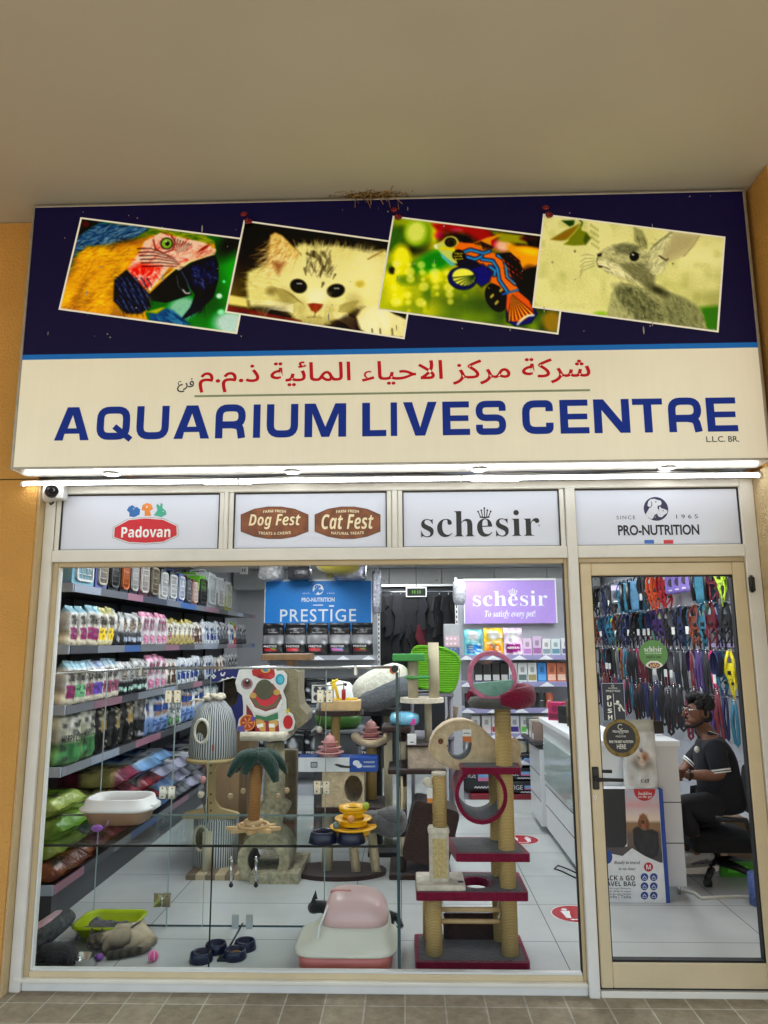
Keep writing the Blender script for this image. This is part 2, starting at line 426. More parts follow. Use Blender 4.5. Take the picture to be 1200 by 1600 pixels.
    def to(s, mb, pos):
        """add to mb as a coloured grid; pos(u, v) -> 3D point"""
        V = [pos(s.u[i, j], s.v[i, j]) for i in range(s.ny) for j in range(s.nx)]; n = s.nx
        Fs = [(i * n + j, (i + 1) * n + j, (i + 1) * n + j + 1, i * n + j + 1) for i in range(s.ny - 1) for j in range(n - 1)]
        return mb.add(V, Fs, False, s.lin().reshape(-1, 3))
C255 = lambda r, g, b: (r / 255, g / 255, b / 255)
LITPRINT = mat('backlit picture', (1, 1, 1), .4, kind='vcol', emis=.17, spec=.2)
PRINT = mat('printed picture', (1, 1, 1), .45, kind='vcol', bump=.02, bscale=200)
BAGM = mat('glossy printed bag', (1, 1, 1), .27, kind='vcol', bump=.7, bscale=32, detail=3)
BOXM = mat('printed carton', (1, 1, 1), .5, kind='vcol')
# ------------------------------------------------------------ setting
def m_pavers():
    M = mat('concrete pavers', S(150, 144, 130), .85, bump=.35, bscale=90)
    n = M.node_tree.nodes; l = M.node_tree.links; p = n['Principled BSDF']
    tc = n.new('ShaderNodeTexCoord'); mp = n.new('ShaderNodeMapping'); l.new(tc.outputs['Object'], mp.inputs[0])
    mp.inputs['Location'].default_value = (.03, .13, 0)
    b = n.new('ShaderNodeTexBrick'); l.new(mp.outputs[0], b.inputs[0]); b.offset = 0; b.squash = 1
    b.inputs['Scale'].default_value = 1; b.inputs['Brick Width'].default_value = .192; b.inputs['Row Height'].default_value = .192
    b.inputs['Mortar Size'].default_value = .0045; b.inputs['Mortar Smooth'].default_value = .2; b.inputs['Bias'].default_value = -.1
    b.inputs['Color1'].default_value = (*S(162, 150, 128), 1); b.inputs['Color2'].default_value = (*S(140, 128, 106), 1); b.inputs['Mortar'].default_value = (*S(186, 180, 164), 1)
    nz = n.new('ShaderNodeTexNoise'); nz.inputs['Scale'].default_value = 14; nz.inputs['Detail'].default_value = 8; nz.inputs['Roughness'].default_value = .75; l.new(tc.outputs['Object'], nz.inputs[0])
    mr = n.new('ShaderNodeMapRange'); mr.inputs[1].default_value = .3; mr.inputs[2].default_value = .7; mr.inputs[3].default_value = .68; mr.inputs[4].default_value = 1.25; l.new(nz.outputs[0], mr.inputs[0])
    x = n.new('ShaderNodeVectorMath'); x.operation = 'SCALE'; l.new(b.outputs[0], x.inputs[0]); l.new(mr.outputs[0], x.inputs['Scale']); l.new(x.outputs[0], p.inputs['Base Color'])
    return M
def m_tiles():
    M = mat('porcelain floor tiles', S(205, 207, 203), .16, spec=.5)
    n = M.node_tree.nodes; l = M.node_tree.links; p = n['Principled BSDF']
    tc = n.new('ShaderNodeTexCoord'); mp = n.new('ShaderNodeMapping'); l.new(tc.outputs['Object'], mp.inputs[0]); mp.inputs['Location'].default_value = (.37, .023, 0)
    b = n.new('ShaderNodeTexBrick'); l.new(mp.outputs[0], b.inputs[0]); b.offset = 0
    b.inputs['Scale'].default_value = 1; b.inputs['Brick Width'].default_value = 1.19; b.inputs['Row Height'].default_value = .592
    b.inputs['Mortar Size'].default_value = .0028; b.inputs['Mortar Smooth'].default_value = .1
    b.inputs['Color1'].default_value = (*S(194, 197, 195), 1); b.inputs['Color2'].default_value = (*S(184, 187, 186), 1); b.inputs['Mortar'].default_value = (*S(112, 114, 114), 1)
    nz = n.new('ShaderNodeTexNoise'); nz.inputs['Scale'].default_value = 2.2; nz.inputs['Detail'].default_value = 6; l.new(tc.outputs['Object'], nz.inputs[0])
    mr = n.new('ShaderNodeMapRange'); mr.inputs[1].default_value = .3; mr.inputs[2].default_value = .7; mr.inputs[3].default_value = .9; mr.inputs[4].default_value = 1.06; l.new(nz.outputs[0], mr.inputs[0])
    x = n.new('ShaderNodeVectorMath'); x.operation = 'SCALE'; l.new(b.outputs[0], x.inputs[0]); l.new(mr.outputs[0], x.inputs['Scale']); l.new(x.outputs[0], p.inputs['Base Color'])
    r2 = n.new('ShaderNodeMapRange'); r2.inputs[3].default_value = .12; r2.inputs[4].default_value = .3; l.new(nz.outputs[0], r2.inputs[0]); l.new(r2.outputs[0], p.inputs['Roughness'])
    return M
ORANGE = mat('orange stucco', S(216, 160, 82), .9, bump=1, bscale=75, var=.06, vscale=2.5, detail=4)
SAND = mat('sand stucco', S(214, 188, 142), .9, bump=.9, bscale=120, var=.08, vscale=4, detail=4)
CEILP = mat('canopy paint', S(206, 203, 190), .75, var=.03, vscale=1.5, bump=.05, bscale=12)
IVORY = mat('ivory coated aluminium', S(232, 229, 220), .38, var=.04, vscale=9, bump=.015, bscale=25)
BEIGE = mat('beige coated aluminium', S(216, 197, 158), .36, var=.05, vscale=7, bump=.02, bscale=25)
TAN = mat('tan aluminium reveal', S(200, 178, 138), .4, var=.05, vscale=9)
GASK = mat('black rubber gasket', S(18, 18, 18), .6)
WHITE = mat('white paint', S(226, 227, 226), .5, var=.02)
GREYW = mat('pale grey shop wall', S(206, 207, 210), .7, var=.03, vscale=2)
DARKG = mat('dark grey steel shelving', S(70, 72, 76), .5, var=.08, vscale=6)
CHROME = mat('brushed chrome', S(205, 207, 208), .22, 1.0, var=.05, vscale=20)
BLACKP = mat('black plastic', S(20, 20, 22), .4, var=.1, vscale=20)
WHITEP = mat('white plastic', S(232, 232, 230), .35, var=.02)
GLASS = clear_glass('clear shop glass', (.965, .975, .97))
PENG = shiny_glass('glass plate', (.90, .94, .92), .09)
EDGE = mat('green glass edge', S(62, 84, 88), .2, var=.1)

g = MB().use(m_pavers()); g.box(-40, 40, -60, -.012, -.2, 0); struct(g, 'pavement')
g = MB().use(m_tiles()); g.box(-2.75, 3.0, .05, 8.2, -.1, .03); struct(g, 'floor')
g = MB().use(CEILP); g.box(-14, 14, -6.3, .8, 4.125, 4.5); struct(g, 'ceiling')
g = MB().use(GREYW); g.box(-2.9, 3.1, .09, 8.3, 2.78, 2.9); struct(g, 'shop_ceiling')
for nm, lb, b in [('wall', 'pale grey side wall behind the left shelves of bags', (-2.75, -2.65, .09, 8.2)), ('wall', 'pale grey side wall that carries the hanging harnesses', (2.93, 3.05, .09, 8.2)), ('wall', 'pale grey rear wall at the back of the shop', (-2.65, 2.93, 7.6, 7.75))]:
    g = MB().use(GREYW); g.box(b[0], b[1], b[2], b[3], .03, 2.78); tag(g.build(nm), lb, 'wall')
g = MB().use(ORANGE); g.box(-14, 14, .09, .4, 2.9, 4.125); g.box(-14, 14, .0, .085, 2.60, 4.12); tag(g.build('wall'), 'plain fascia wall behind the big shop sign', 'wall')

# pillars each side of the shopfront
def pillar(x0, x1, y0, yb, inner, label):
    t = thing('pillar', label, 'pillar', ((x0 + x1) / 2, y0, 0))
    f = MB().use(ORANGE); f.box(x0 + (0 if inner == 'r' else .012), x1 - (0.012 if inner == 'r' else 0), y0, yb, 0, 4.12); part(f, 'orange_face', t)
    r = MB().use(SAND); xx = x1 if inner == 'r' else x0
    r.box(xx - .0118, xx, y0 + .012, yb, 0, 2.585) if inner == 'r' else r.box(xx, xx + .0118, y0 + .012, yb, 0, 2.585)
    part(r, 'sand_coloured_reveal', t)
    j = MB().use(mat('dark joint', S(60, 45, 25), .9))  # dark brown strip for the joint line across the pillar face
    j.box(x0, x1 - .013, y0 - .001, y0 + .01, 2.583, 2.589) if inner == 'r' else None
    if j.V: part(j, 'groove', t)
pillar(-14.0, -1.997, -.10, .088, 'r', 'orange stucco pillar on the security camera side of the shop window')
pillar(1.872, 14.0, -.47, .088, 'l', 'sand and orange stucco pillar beside the door hinges')

# ------------------------------------------------------------ shopfront
ZH0, ZH1 = 2.204, 2.513
sf = thing('shopfront_frame', 'ivory aluminium frame that holds four white logo panels above window and door', 'frame', (-.06, 0, 0))
f = MB().use(IVORY)
def prof(x0, x1, z0, z1, y0=-.03, y1=.06, r=.004): f.box(x0, x1, y0, y1, z0, z1, r)
prof(-1.995, -1.938, .0, 2.56)                      # outer jambs
prof(1.795, 1.87, .0, 2.56)
prof(.861, .914, .0, 2.517, -.036)                  # mullion between window and door
prof(-1.937, 1.794, 2.517, 2.56, -.032)             # head
prof(-1.937, .860, 2.137, 2.20, -.034)              # transoms
prof(.915, 1.794, 2.137, 2.20, -.034)
prof(-1.937, .860, .0005, .045, -.014, .06)            # sill, outer face
px = [(97, 344), (366, 604.5), (629, 874), (897.5, 1155)]
PX = [(W(a, 815, 0).x, W(b, 815, 0).x) for a, b in px]
for i in range(2): prof(PX[i][1] + .028, PX[i + 1][0] - .028, 2.2005, 2.5165, -.034)
part(f, 'aluminium_profiles', sf)
f = MB().use(mat('warm white step', S(236, 231, 214), .4, var=.03))
f.box(-1.975, .858, -.035, .02, .0455, .062, .003); f.box(.918, 1.79, -.03, .05, .0, .03, .003)
part(f, 'sill_step', sf)
f = MB().use(IVORY)
for a, b in PX:
    for q in ((a - .026, a, ZH0 - .002, ZH1 + .002), (b, b + .026, ZH0 - .002, ZH1 + .002)): f.box(q[0], q[1], -.022, .05, q[2], q[3], .003)
    f.box(a - .0255, b + .0255, -.0215, .05, ZH1 + .0022, 2.5168, 0); f.box(a, b, -.0215, .05, 2.2003, ZH0, 0)
part(f, 'panel_beading', sf)
f = MB().use(GASK)
for a, b in PX:
    f.box(a, a + .006, -.02, .03, ZH0, ZH1); f.box(b - .006, b, -.02, .03, ZH0, ZH1); f.box(a + .006, b - .006, -.02, .03, ZH1 - .006, ZH1); f.box(a + .006, b - .006, -.02, .03, ZH0, ZH0 + .0025)
part(f, 'black_gasket', sf)
PANW = mat('white vinyl panel', S(226, 231, 246), .3, var=.015, vscale=2)
HF = lambda x, z, Y=-.013: frame((x, Y, z))
def hp(x, y): p = W(x, y, -.012); return p.x, p.z
panels = []
plab = ['white logo panel with red badge under three coloured birds', 'white logo panel with two brown wooden badges', 'white logo panel with large black serif lettering', 'white logo panel with navy dog and cat roundel']
for i, (a, b) in enumerate(PX):
    f = MB().use(PANW); f.box(a + .006, b - .006, -.01, .02, ZH0 + .0025, ZH1 - .006); panels.append(part(f, 'logo_panel', sf, plab[i]))
IDM = Matrix.Identity(4)
def fr0(Y): return frame((0, Y, 0))     # local x,y = world x,z on the plane Y
def pts(P, Y=-.012): return [(W(x, y, Y).x, W(x, y, Y).z) for x, y in P]
# panel 1
f = MB(); Yp = -.0112
badge = [(177, 824), (200, 811), (227, 808), (256, 810.5), (278, 821), (278.5, 837), (256, 848), (228, 850), (200, 848.5), (176, 840)]
f.use(flat((235, 238, 245), .4)); f._sheet(pts(badge), fr0(Yp))
f.use(flat((214, 26, 40), .4)); inn = [(227 + (x - 227) * .955, 829.5 + (y - 829.5) * .91) for x, y in badge]; f._sheet(pts(inn), fr0(Yp - .0006))
f.use(flat((40, 40, 60), .4)); f.rib(pts(badge), .0016, fr0(Yp - .0007), True)
f.use(flat((250, 250, 250), .4)); x, z = hp(228, 831); f.text('Padovan', HF(x, z, Yp - .0012), w=.272, h=.062, st='bold', bold=.006)
part(f, 'red_badge', sf, sub=panels[0])
f = MB()
f.use(flat((45, 110, 185), .4)); f._sheet(pts([(198, 797), (201, 792), (207, 789), (211, 793), (214, 792), (219, 796), (218, 804), (210, 808), (202, 807), (202, 801)]), fr0(Yp))
f.use(flat((238, 140, 45), .4)); f._sheet(pts([(221, 797), (223, 789), (229, 786), (236, 788), (239, 795), (234, 798), (236, 806), (226, 806), (226, 798)]), fr0(Yp))
f.use(flat((70, 180, 150), .4)); f._sheet(pts([(240, 805), (246, 797), (244, 790), (246, 787), (250, 791), (251, 786), (254, 787), (254, 794), (259, 798), (260, 804), (252, 808)]), fr0(Yp))
f.use(flat((240, 240, 245), .4)); f._sheet(circ(*hp(229.5, 792), .005, n=10), fr0(Yp - .0006)); f._sheet(circ(*hp(209, 795), .003, n=8), fr0(Yp - .0006)); f._sheet(circ(*hp(255, 799), .003, n=8), fr0(Yp - .0006))
part(f, 'bird_emblem', sf, sub=panels[0])
# panel 2: two wooden badges
BRN = mat('printed wood badge', S(136, 78, 40), .45, var=.35, vscale=22)
CREAM = flat((250, 236, 196), .45)
for (x0, x1), word, low in (((376, 482), 'Dog Fest', 'TREATS & CHEWS'), ((491.5, 594.5), 'Cat Fest', 'NATURAL TREATS')):
    f = MB(); xm, ym = (x0 + x1) / 2, 817
    def hexa(k): return [(xm + dx * k * (x1 - x0) / 2, ym + dy * k) for dx, dy in [(-1, -13), (-.6, -22), (-.2, -25.5), (.2, -25.5), (.6, -22), (1, -13), (1, 13.5), (.6, 21.5), (.2, 25), (-.2, 25), (-.6, 21.5), (-1, 13.5)]]
    f.use(BRN)._sheet(pts(hexa(1)), fr0(Yp)); f.use(flat((92, 48, 26), .45)).rib(pts(hexa(.985)), .003, fr0(Yp - .0004), True)
    f.use(CREAM); x, z = hp(xm, 798.5); f.text('FARM FRESH', HF(x, z, Yp - .001), w=.125, st='bold', bend=-.9)
    x, z = hp(xm, 833.5); f.text(low, HF(x, z, Yp - .001), w=.178, st='bold', bend=.55)
    x, z = hp(xm, 815); f.text(word, HF(x, z, Yp - .001), w=.285, h=.083, st='bital')
    part(f, 'wooden_badge', sf, 'brown wooden badge reading ' + word, sub=panels[1])
# panel 3
def crown(f, x, z, s, Y):
    F0 = fr0(Y)
    for dx, h, a in ((-1, .9, -.35), (-.5, 1.1, -.15), (0, 1.45, 0), (.5, 1.1, .15), (1, .9, .35)):
        f.rib([(x + dx * s * .55, z), (x + (dx + a) * s * .62, z + h * s * .8)], s * .13, F0); f._sheet(circ(x + (dx + a) * s * .64, z + h * s * .85, s * .13, n=8), F0)
    f.rib([(x - s * .68, z), (x, z - s * .1), (x + s * .68, z)], s * .2, F0)
INK = flat((24, 24, 26), .4)
def schesir(f, M, w, h, Y=None):
    """serif wordmark; M places its middle"""
    V, Fs = glyphs('schesir', 'serif', -.006); lo, hi = V.min(0), V.max(0); kx = w / (hi[0] - lo[0]); ky = h / (hi[1] - lo[1])
    f.add([((v[0] - (lo[0] + hi[0]) / 2) * kx, (v[1] - (lo[1] + hi[1]) / 2) * ky, v[2]) for v in V], Fs, M=M)
    c = MB(); cx = w * .04; crown(c, cx, h * .25, w * .062, 0); f.add([(v[0], v[2], 0) for v in c.V], c.F, M=M)
f = MB().use(INK); x, z = hp(750, 818); schesir(f, HF(x, z, Yp), .64, .145); x, z = hp(842.5, 821); f.text('®', HF(x, z, Yp), h=.011)
part(f, 'lettering', sf, sub=panels[2])
# panel 4
def roundel(f, cx, cz, r, Y, dark, light, eye=True, M=None):
    """dog and cat heads cut out of a disc"""
    F0 = fr0(Y) if M is None else M; F1 = (fr0(Y - .0006) if M is None else M @ TR(0, 0, .0008)); F2 = (fr0(Y - .0012) if M is None else M @ TR(0, 0, .0016))
    q = lambda P: [(cx + a * r, cz + b * r) for a, b in P]
    f.use(dark)._sheet(circ(cx, cz, r, n=28), F0)
    f.use(light)._sheet(q([(-.88, -.46), (-.62, -.05), (-.5, .12), (-.68, .28), (-.6, .62), (-.38, .82), (-.05, .84), (.12, .76), (.42, .68), (.5, .5), (.42, .3), (.16, .26), (.12, .05), (.22, -.14), (.02, -.5), (-.1, -.72), (-.45, -.86), (-.75, -.66)]), F1)
    f._sheet(q([(.3, .22), (.48, .02), (.72, -.04), (.92, -.16), (.86, -.38), (.66, -.5), (.42, -.72), (.16, -.66), (.06, -.42), (.2, -.2)]), F1)
    f.use(dark)
    f.rib(q([(-.36, .62), (-.3, .4), (-.42, .14), (-.54, .12)]), r * .06, F2); f._sheet(circ(cx + .02 * r, cz + .58 * r, r * .06, n=8), F2); f._sheet(circ(cx + .58 * r, cz - .16 * r, r * .05, n=8), F2)
    for k in range(4): f.rib(q([(-.32 + k * .05, -.84 + k * .1), (-.06 + k * .04, -.6 + k * .06)]), r * .045, F2)
f = MB(); NAVY = flat((38, 42, 78), .4); LW = flat((222, 226, 238), .4)
x, z = hp(1025, 795); roundel(f, x, z, .0655, Yp, NAVY, LW); part(f, 'dog_and_cat_roundel', sf, sub=panels[3])
f = MB().use(INK)
x, z = hp(1029, 828); f.text('PRO-NUTRITION', HF(x, z, Yp), w=.432, h=.057, bold=.026, gap=.97)
f.use(flat((70, 74, 95), .4)); x, z = hp(978, 808.5); f.text('SINCE', HF(x, z, Yp), w=.1, h=.02, gap=1.3); x, z = hp(1073.5, 807); f.text('1965', HF(x, z, Yp), w=.116, h=.022, gap=1.5)
for i, c in enumerate([(60, 110, 200), (232, 234, 242), (214, 40, 46)]): x, z = hp(1014.5 + i * 15, 846.5); f.use(flat(c, .4)); f._sheet([(x - .0255, z - .01), (x + .0255, z - .01), (x + .0255, z + .01), (x - .0255, z + .01)], fr0(Yp))
part(f, 'lettering', sf, sub=panels[3])

# window
wn = thing('shop_window', 'large clear display window left of the glass door', 'window', (-.53, .02, .06))
f = MB().use(TAN)
f.box(-1.9375, -1.908, -.005, .05, .063, 2.136, .003); f.box(.842, .8605, -.005, .05, .063, 2.136, .003); f.box(-1.907, .841, -.005, .05, 2.112, 2.1365, .003)
f.use(BEIGE); f.box(-1.907, .841, -.008, .05, .0625, .088, .003)
part(f, 'inner_frame', wn)
f = MB().use(mat('white bead', S(228, 230, 226), .4)); f.box(-1.907, -1.897, .0, .03, .09, 2.11); f.box(-1.896, .838, .0, .03, .0885, .098)
part(f, 'glazing_bead', wn)
f = MB().use(GLASS); f.box(-1.905, .84, .032, .038, .09, 2.115); part(f, 'pane', wn)
f = MB().use(GASK); f.box(.8365, .8415, .0, .03, .099, 2.111); part(f, 'rubber_seal', wn)

# door
dr = thing('glass_door', 'glass entrance door in a beige aluminium frame', 'door', (1.355, .02, .03))
f = MB().use(TAN); f.box(.9145, .920, -.01, .05, .03, 2.1365); f.box(.9205, 1.7945, -.01, .05, 2.112, 2.1365, .003); f.box(1.79, 1.7948, -.012, .05, .03, 2.1115)
part(f, 'door_stop', dr)
f = MB().use(BEIGE)
f.box(.924, .981, -.024, .03, .042, 2.107, .004); f.box(1.7235, 1.7885, -.024, .03, .042, 2.107, .004)
f.box(.9815, 1.723, -.0235, .03, 2.042, 2.1065, .004); f.box(.9815, 1.723, -.0235, .03, .0425, .156, .004)
f.box(.9815, 1.723, -.0245, -.02, .062, .064)
part(f, 'door_frame', dr)
f = MB().use(GASK); f.box(.981, .986, -.018, .02, .157, 2.041); f.box(1.716, 1.7232, -.018, .02, .157, 2.041); f.box(.986, 1.716, -.018, .02, 2.035, 2.041); f.box(.986, 1.716, -.018, .02, .157, .166); f.box(.92, 1.79, -.01, .03, .031, .041)
part(f, 'rubber_seal', dr)
f = MB().use(GLASS); f.box(.985, 1.718, .0, .006, .16, 2.039); part(f, 'pane', dr)
f = MB().use(BLACKP)
hx, hz = W(931, 1216, -.03).x, W(931, 1216, -.03).z
f.box(hx - .017, hx + .017, -.034, -.02, hz - .055, hz + .055, .006); f.cyl((hx, -.034, hz), (hx, -.075, hz), .012)
f.tube([(hx - .005, -.07, hz), (hx + .05, -.074, hz), (hx + .125, -.072, hz - .002)], [.0125, .0115, .0105], 10, sy=.8)
hd = part(f, 'door_handle', dr)
f = MB().use(BLACKP); f.tube([(hx + .03, .06, hz + .02), (hx + .105, .06, hz + .018)], .011, 10, sy=.8); f.cyl((hx + .03, .03, hz + .02), (hx + .03, .06, hz + .02), .009); part(f, 'inner_handle', dr)
f = MB().use(CHROME); x, z = W(929.5, 1246, -.024).x, W(929.5, 1246, -.024).z; f.cyl((x, -.024, z + .006), (x, -.028, z + .006), .009); f.box(x - .005, x + .005, -.0275, -.024, z - .02, z + .004, .002); f.use(BLACKP); f.box(x - .0015, x + .0015, -.029, -.0275, z - .002, z + .012); part(f, 'lock_cylinder', dr)
f = MB().use(BLACKP); x, z = W(1173.5, 913, -.03).x, W(1173.5, 913, -.03).z; f.box(x - .012, x + .012, -.055, -.02, z - .038, z + .038, .004); f.cyl((x - .008, -.056, z - .045), (x - .008, -.056, z + .045), .008); part(f, 'hinge', dr)
# stickers on the door glass
Ys = -.0012
def sp(x, y): p = W(x, y, Ys); return p.x, p.z
f = MB(); f.use(flat((88, 146, 66), .4)); cx, cz = sp(1021, 1022.5); r = .074; f.prism(circ(cx, cz, r, n=36), .0008, fr0(Ys + .0008))
f.use(flat((240, 244, 236), .4)); fx = lambda dx, dz: frame((cx + dx * r, Ys - .0003, cz + dz * r)); schesir(f, fx(0, .38), 1.25 * r, .38 * r)
f.text('NATURE FOR CATS AND DOGS', fx(0, .08), w=1.15 * r, h=.09 * r, st='bold'); f.use(flat((20, 30, 20), .4)); f.text('makes one', fx(0, -.16), w=1.05 * r, h=.22 * r, st='ital')
low = [(cx + r * .985 * math.cos(RD(a)), cz + r * .985 * math.sin(RD(a))) for a in range(232, 309, 4)]
f.use(flat((236, 230, 220), .4))._sheet([(cx - .52 * r, cz - .62 * r), (cx - .25 * r, cz - .45 * r), (cx + .25 * r, cz - .45 * r), (cx + .52 * r, cz - .62 * r)][::-1] + low, fr0(Ys - .0003))
f.use(flat((90, 50, 34), .4))._sheet(circ(cx, cz - .76 * r, .42 * r, .19 * r), fr0(Ys - .0006))
f.use(flat((226, 178, 128), .4))
for k in range(14): a = k * 2.4; f._sheet(circ(cx + .09 * r * math.sqrt(k) * math.cos(a), cz - .76 * r + .04 * r * math.sqrt(k) * math.sin(a), .055 * r, n=6), fr0(Ys - .0009 - k * .00003))
part(f, 'round_sticker', dr, 'round green sticker with a bowl of food')
f = MB(); x0, z0 = sp(943.5, 1126); x1, z1 = sp(974, 1068)
f.use(flat((205, 212, 220), .4)); f.box(x0 - .002, x1 + .002, Ys, Ys + .001, z0 - .002, z1 + .002); f.use(flat((13, 24, 42), .4)); f.box(x0, x1, Ys - .0005, Ys, z0, z1)
f.use(flat((238, 238, 226), .4)); xm = (x0 + x1) / 2; w_ = x1 - x0; h_ = z1 - z0
for i, c in enumerate('PUSH'): f.text(c, frame((x0 + w_ * .30, Ys - .001, z1 - h_ * (.385 + i * .175))), w=w_ * .2, h=h_ * .125, st='bold', bold=.015)
f.text('PRESTIGE', frame((xm, Ys - .001, z1 - h_ * .2)), w=w_ * .66, h=h_ * .055); f.text('PRO-NUTRITION', frame((xm, Ys - .001, z1 - h_ * .125)), w=w_ * .42, h=h_ * .028, bold=.02)
f.rib(circ(xm, z1 - h_ * .065, .006, n=12), .0017, fr0(Ys - .001), True)
f.rib([(x0 + w_ * .5, z1 - h_ * .27), (x0 + w_ * .52, z0 + h_ * .02)], .0025, fr0(Ys - .001))
f._sheet(circ(x0 + w_ * .68, z1 - h_ * .5, .0085, n=12), fr0(Ys - .001))
F0 = fr0(Ys - .001); P = lambda a, b: (x0 + w_ * a, z1 - h_ * b)
f.rib([P(.5, .545), P(.66, .555), P(.76, .57)], .006, F0); f._sheet([P(.68, .53), P(.8, .55), P(.9, .64), P(.8, .68), P(.72, .6)], F0)
f.rib([P(.84, .645), P(.72, .66), P(.76, .75)], .007, F0); f.rib([P(.86, .64), P(.9, .7), P(1.0 - .02, .75)], .007, F0)
part(f, 'push_sticker', dr, 'dark blue sticker reading PUSH with a pushing figure')
f = MB(); cx, cz = sp(971, 1153.5); r = .094
f.use(mat('gold foil', S(104, 88, 50), .35, .8, var=.5, vscale=30)); f.prism([circ(cx, cz, r, n=40)], .0008, fr0(Ys - .0004))
f.use(flat((14, 14, 15), .4))._sheet(circ(cx - .003, cz + .003, r * .8, n=36), fr0(Ys - .0018))
f.use(flat((225, 222, 210), .4)); fx = lambda dz: frame((cx - .003, Ys - .0024, cz + dz * r))
f.text('PRO-NUTRITION', fx(.36), w=.85 * r, h=.13 * r, bold=.02); f.text('PRESTIGE', fx(.1), w=.55 * r, h=.09 * r); f.text('FIND THE BEST NUTRITION', fx(-.18), w=1.3 * r, h=.14 * r, bold=.025); f.text('HERE', fx(-.44), w=.5 * r, h=.24 * r, bold=.01)
f.rib([(cx - .14 * r, cz + .24 * r), (cx + .12 * r, cz + .24 * r)], .0015, fr0(Ys - .0024)); f.rib(circ(cx - .003, cz + .6 * r, .13 * r, n=16, a0=40, a1=330), .003, fr0(Ys - .0024))
part(f, 'round_sticker', dr, 'round black and gold sticker reading HERE')
# ------------------------------------------------------------ the big shop sign
SX0, SX1, SZ0, SZ1, SY = -2.064, 1.853, 2.597, 4.105, -.28
sg = thing('shop_sign', 'long navy and cream shop sign with four tilted animal photos', 'sign', ((SX0 + SX1) / 2, SY, SZ0))
ALU = mat('weathered aluminium trim', S(176, 170, 158), .4, .6, var=.15, vscale=15)
f = MB().use(ALU)
f.box(SX0, SX1, SY + .004, -.104, SZ0 + .004, SZ1, 0)
for q in ((SX0 - .003, SX0 + .012, SZ0, SZ1 + .003), (SX1 - .012, SX1 + .003, SZ0, SZ1 + .003), (SX0 + .012, SX1 - .012, SZ0, SZ0 + .012), (SX0 + .012, SX1 - .012, SZ1 - .009, SZ1 + .003)):
    f.box(q[0], q[1], SY - .006, -.11, q[2], q[3], .003)
part(f, 'sign_cabinet', sg)
def sgm(name, col, rough=.5):   # slightly translucent lit sign skin, streaked with dust
    M = mat(name, col, rough, var=.05, vscale=1.2, spec=.2, emis=.13)
    n = M.node_tree.nodes; l = M.node_tree.links; p = n['Principled BSDF']
    tc = n.new('ShaderNodeTexCoord'); mp = n.new('ShaderNodeMapping'); mp.inputs['Scale'].default_value = (26, 1, 1.3); l.new(tc.outputs['Object'], mp.inputs[0])
    nz = n.new('ShaderNodeTexNoise'); nz.inputs['Scale'].default_value = 1.5; nz.inputs['Detail'].default_value = 4; l.new(mp.outputs[0], nz.inputs[0])
    mr = n.new('ShaderNodeMapRange'); mr.inputs[1].default_value = .35; mr.inputs[2].default_value = .7; mr.inputs[3].default_value = .985; mr.inputs[4].default_value = 1.01; l.new(nz.outputs[0], mr.inputs[0])
    src = p.inputs['Base Color'].links[0].from_socket; x = n.new('ShaderNodeVectorMath'); x.operation = 'SCALE'; l.new(src, x.inputs[0]); l.new(mr.outputs[0], x.inputs['Scale']); l.new(x.outputs[0], p.inputs['Base Color'])
    return M
zl0 = W(600, 553, SY).z; zl1 = W(600, 545, SY).z
f = MB().use(sgm('navy sign skin', S(10, 4, 52))); f.box(SX0 + .012, SX1 - .012, SY - .001, SY + .003, zl1, SZ1 - .009)
f.use(sgm('cream sign skin', S(236, 230, 208))); f.box(SX0 + .012, SX1 - .012, SY - .001, SY + .003, SZ0 + .012, zl0)
f.use(sgm('blue sign band', S(26, 108, 190))); f.box(SX0 + .012, SX1 - .012, SY - .0016, SY + .003, zl0, zl1)
face = part(f, 'sign_face', sg)
def sv(x, y, o=0): return W(x, y, SY - .0015 - o)
def photo(name, org, scl, TL, BL, BR, lift, lab, paint, nx=250, ny=145, tone=(1.3, 1.18, .46)):
    S3 = lambda p: sv(org[0] + p[0] / scl, org[1] + p[1] / scl, lift)
    a, c, d = S3(TL), S3(BL), S3(BR); b = a + d - c
    def proj(p):
        v = p - CO; z = v.dot(CW); return ((CPX + CF * v.dot(CR) / z) - org[0]) * scl, ((CPY - CF * v.dot(CU) / z) - org[1]) * scl
    cv = Cv(nx, ny, TL, proj(b), BL)
    P = np.array([[proj(a + (b - a) * cv.u[i, j] + (c - a) * cv.v[i, j]) for j in range(nx)] for i in range(ny)])
    cv.X, cv.Y = P[..., 0], P[..., 1]
    paint(cv); cv.photo(*tone)
    # white border
    bd = np.minimum(np.minimum(cv.u * (nx / ny), (1 - cv.u) * (nx / ny)), np.minimum(cv.v, 1 - cv.v)); cv.mix((bd < .017).astype(float), C255(236, 232, 214))
    f = MB().use(LITPRINT); cv.to(f, lambda u, v: a + (b - a) * u + (c - a) * v)
    f.use(flat((235, 232, 220)))
    k = Vector((0, .0008, 0)); f.add([a + k, b + k, d + k, c + k], [(0, 3, 2, 1)])
    o = part(f, 'photo_print', sg, lab)
    if name:
        pn = MB().use(mat('red pushpin', S(130, 8, 24), .3, var=.1)); q = a + Vector((.03, -.004, -.02))
        pn.cyl(q, q + Vector((-.012, -.02, .012)), .013, .010, 12); pn.lathe([(.0, 0), (.018, .004), (.02, .01), (.012, .016), (0, .017)], 14, M=TR(q.x - .022, q.y - .026, q.z + .028) @ RX(60)); pn.lathe([(.0, 0), (.02, .003), (.021, .008), (.01, .012), (0, .012)], 14, M=TR(q.x, q.y - .006, q.z) @ RX(70))
        part(pn, 'pushpin', sg, sub=o)
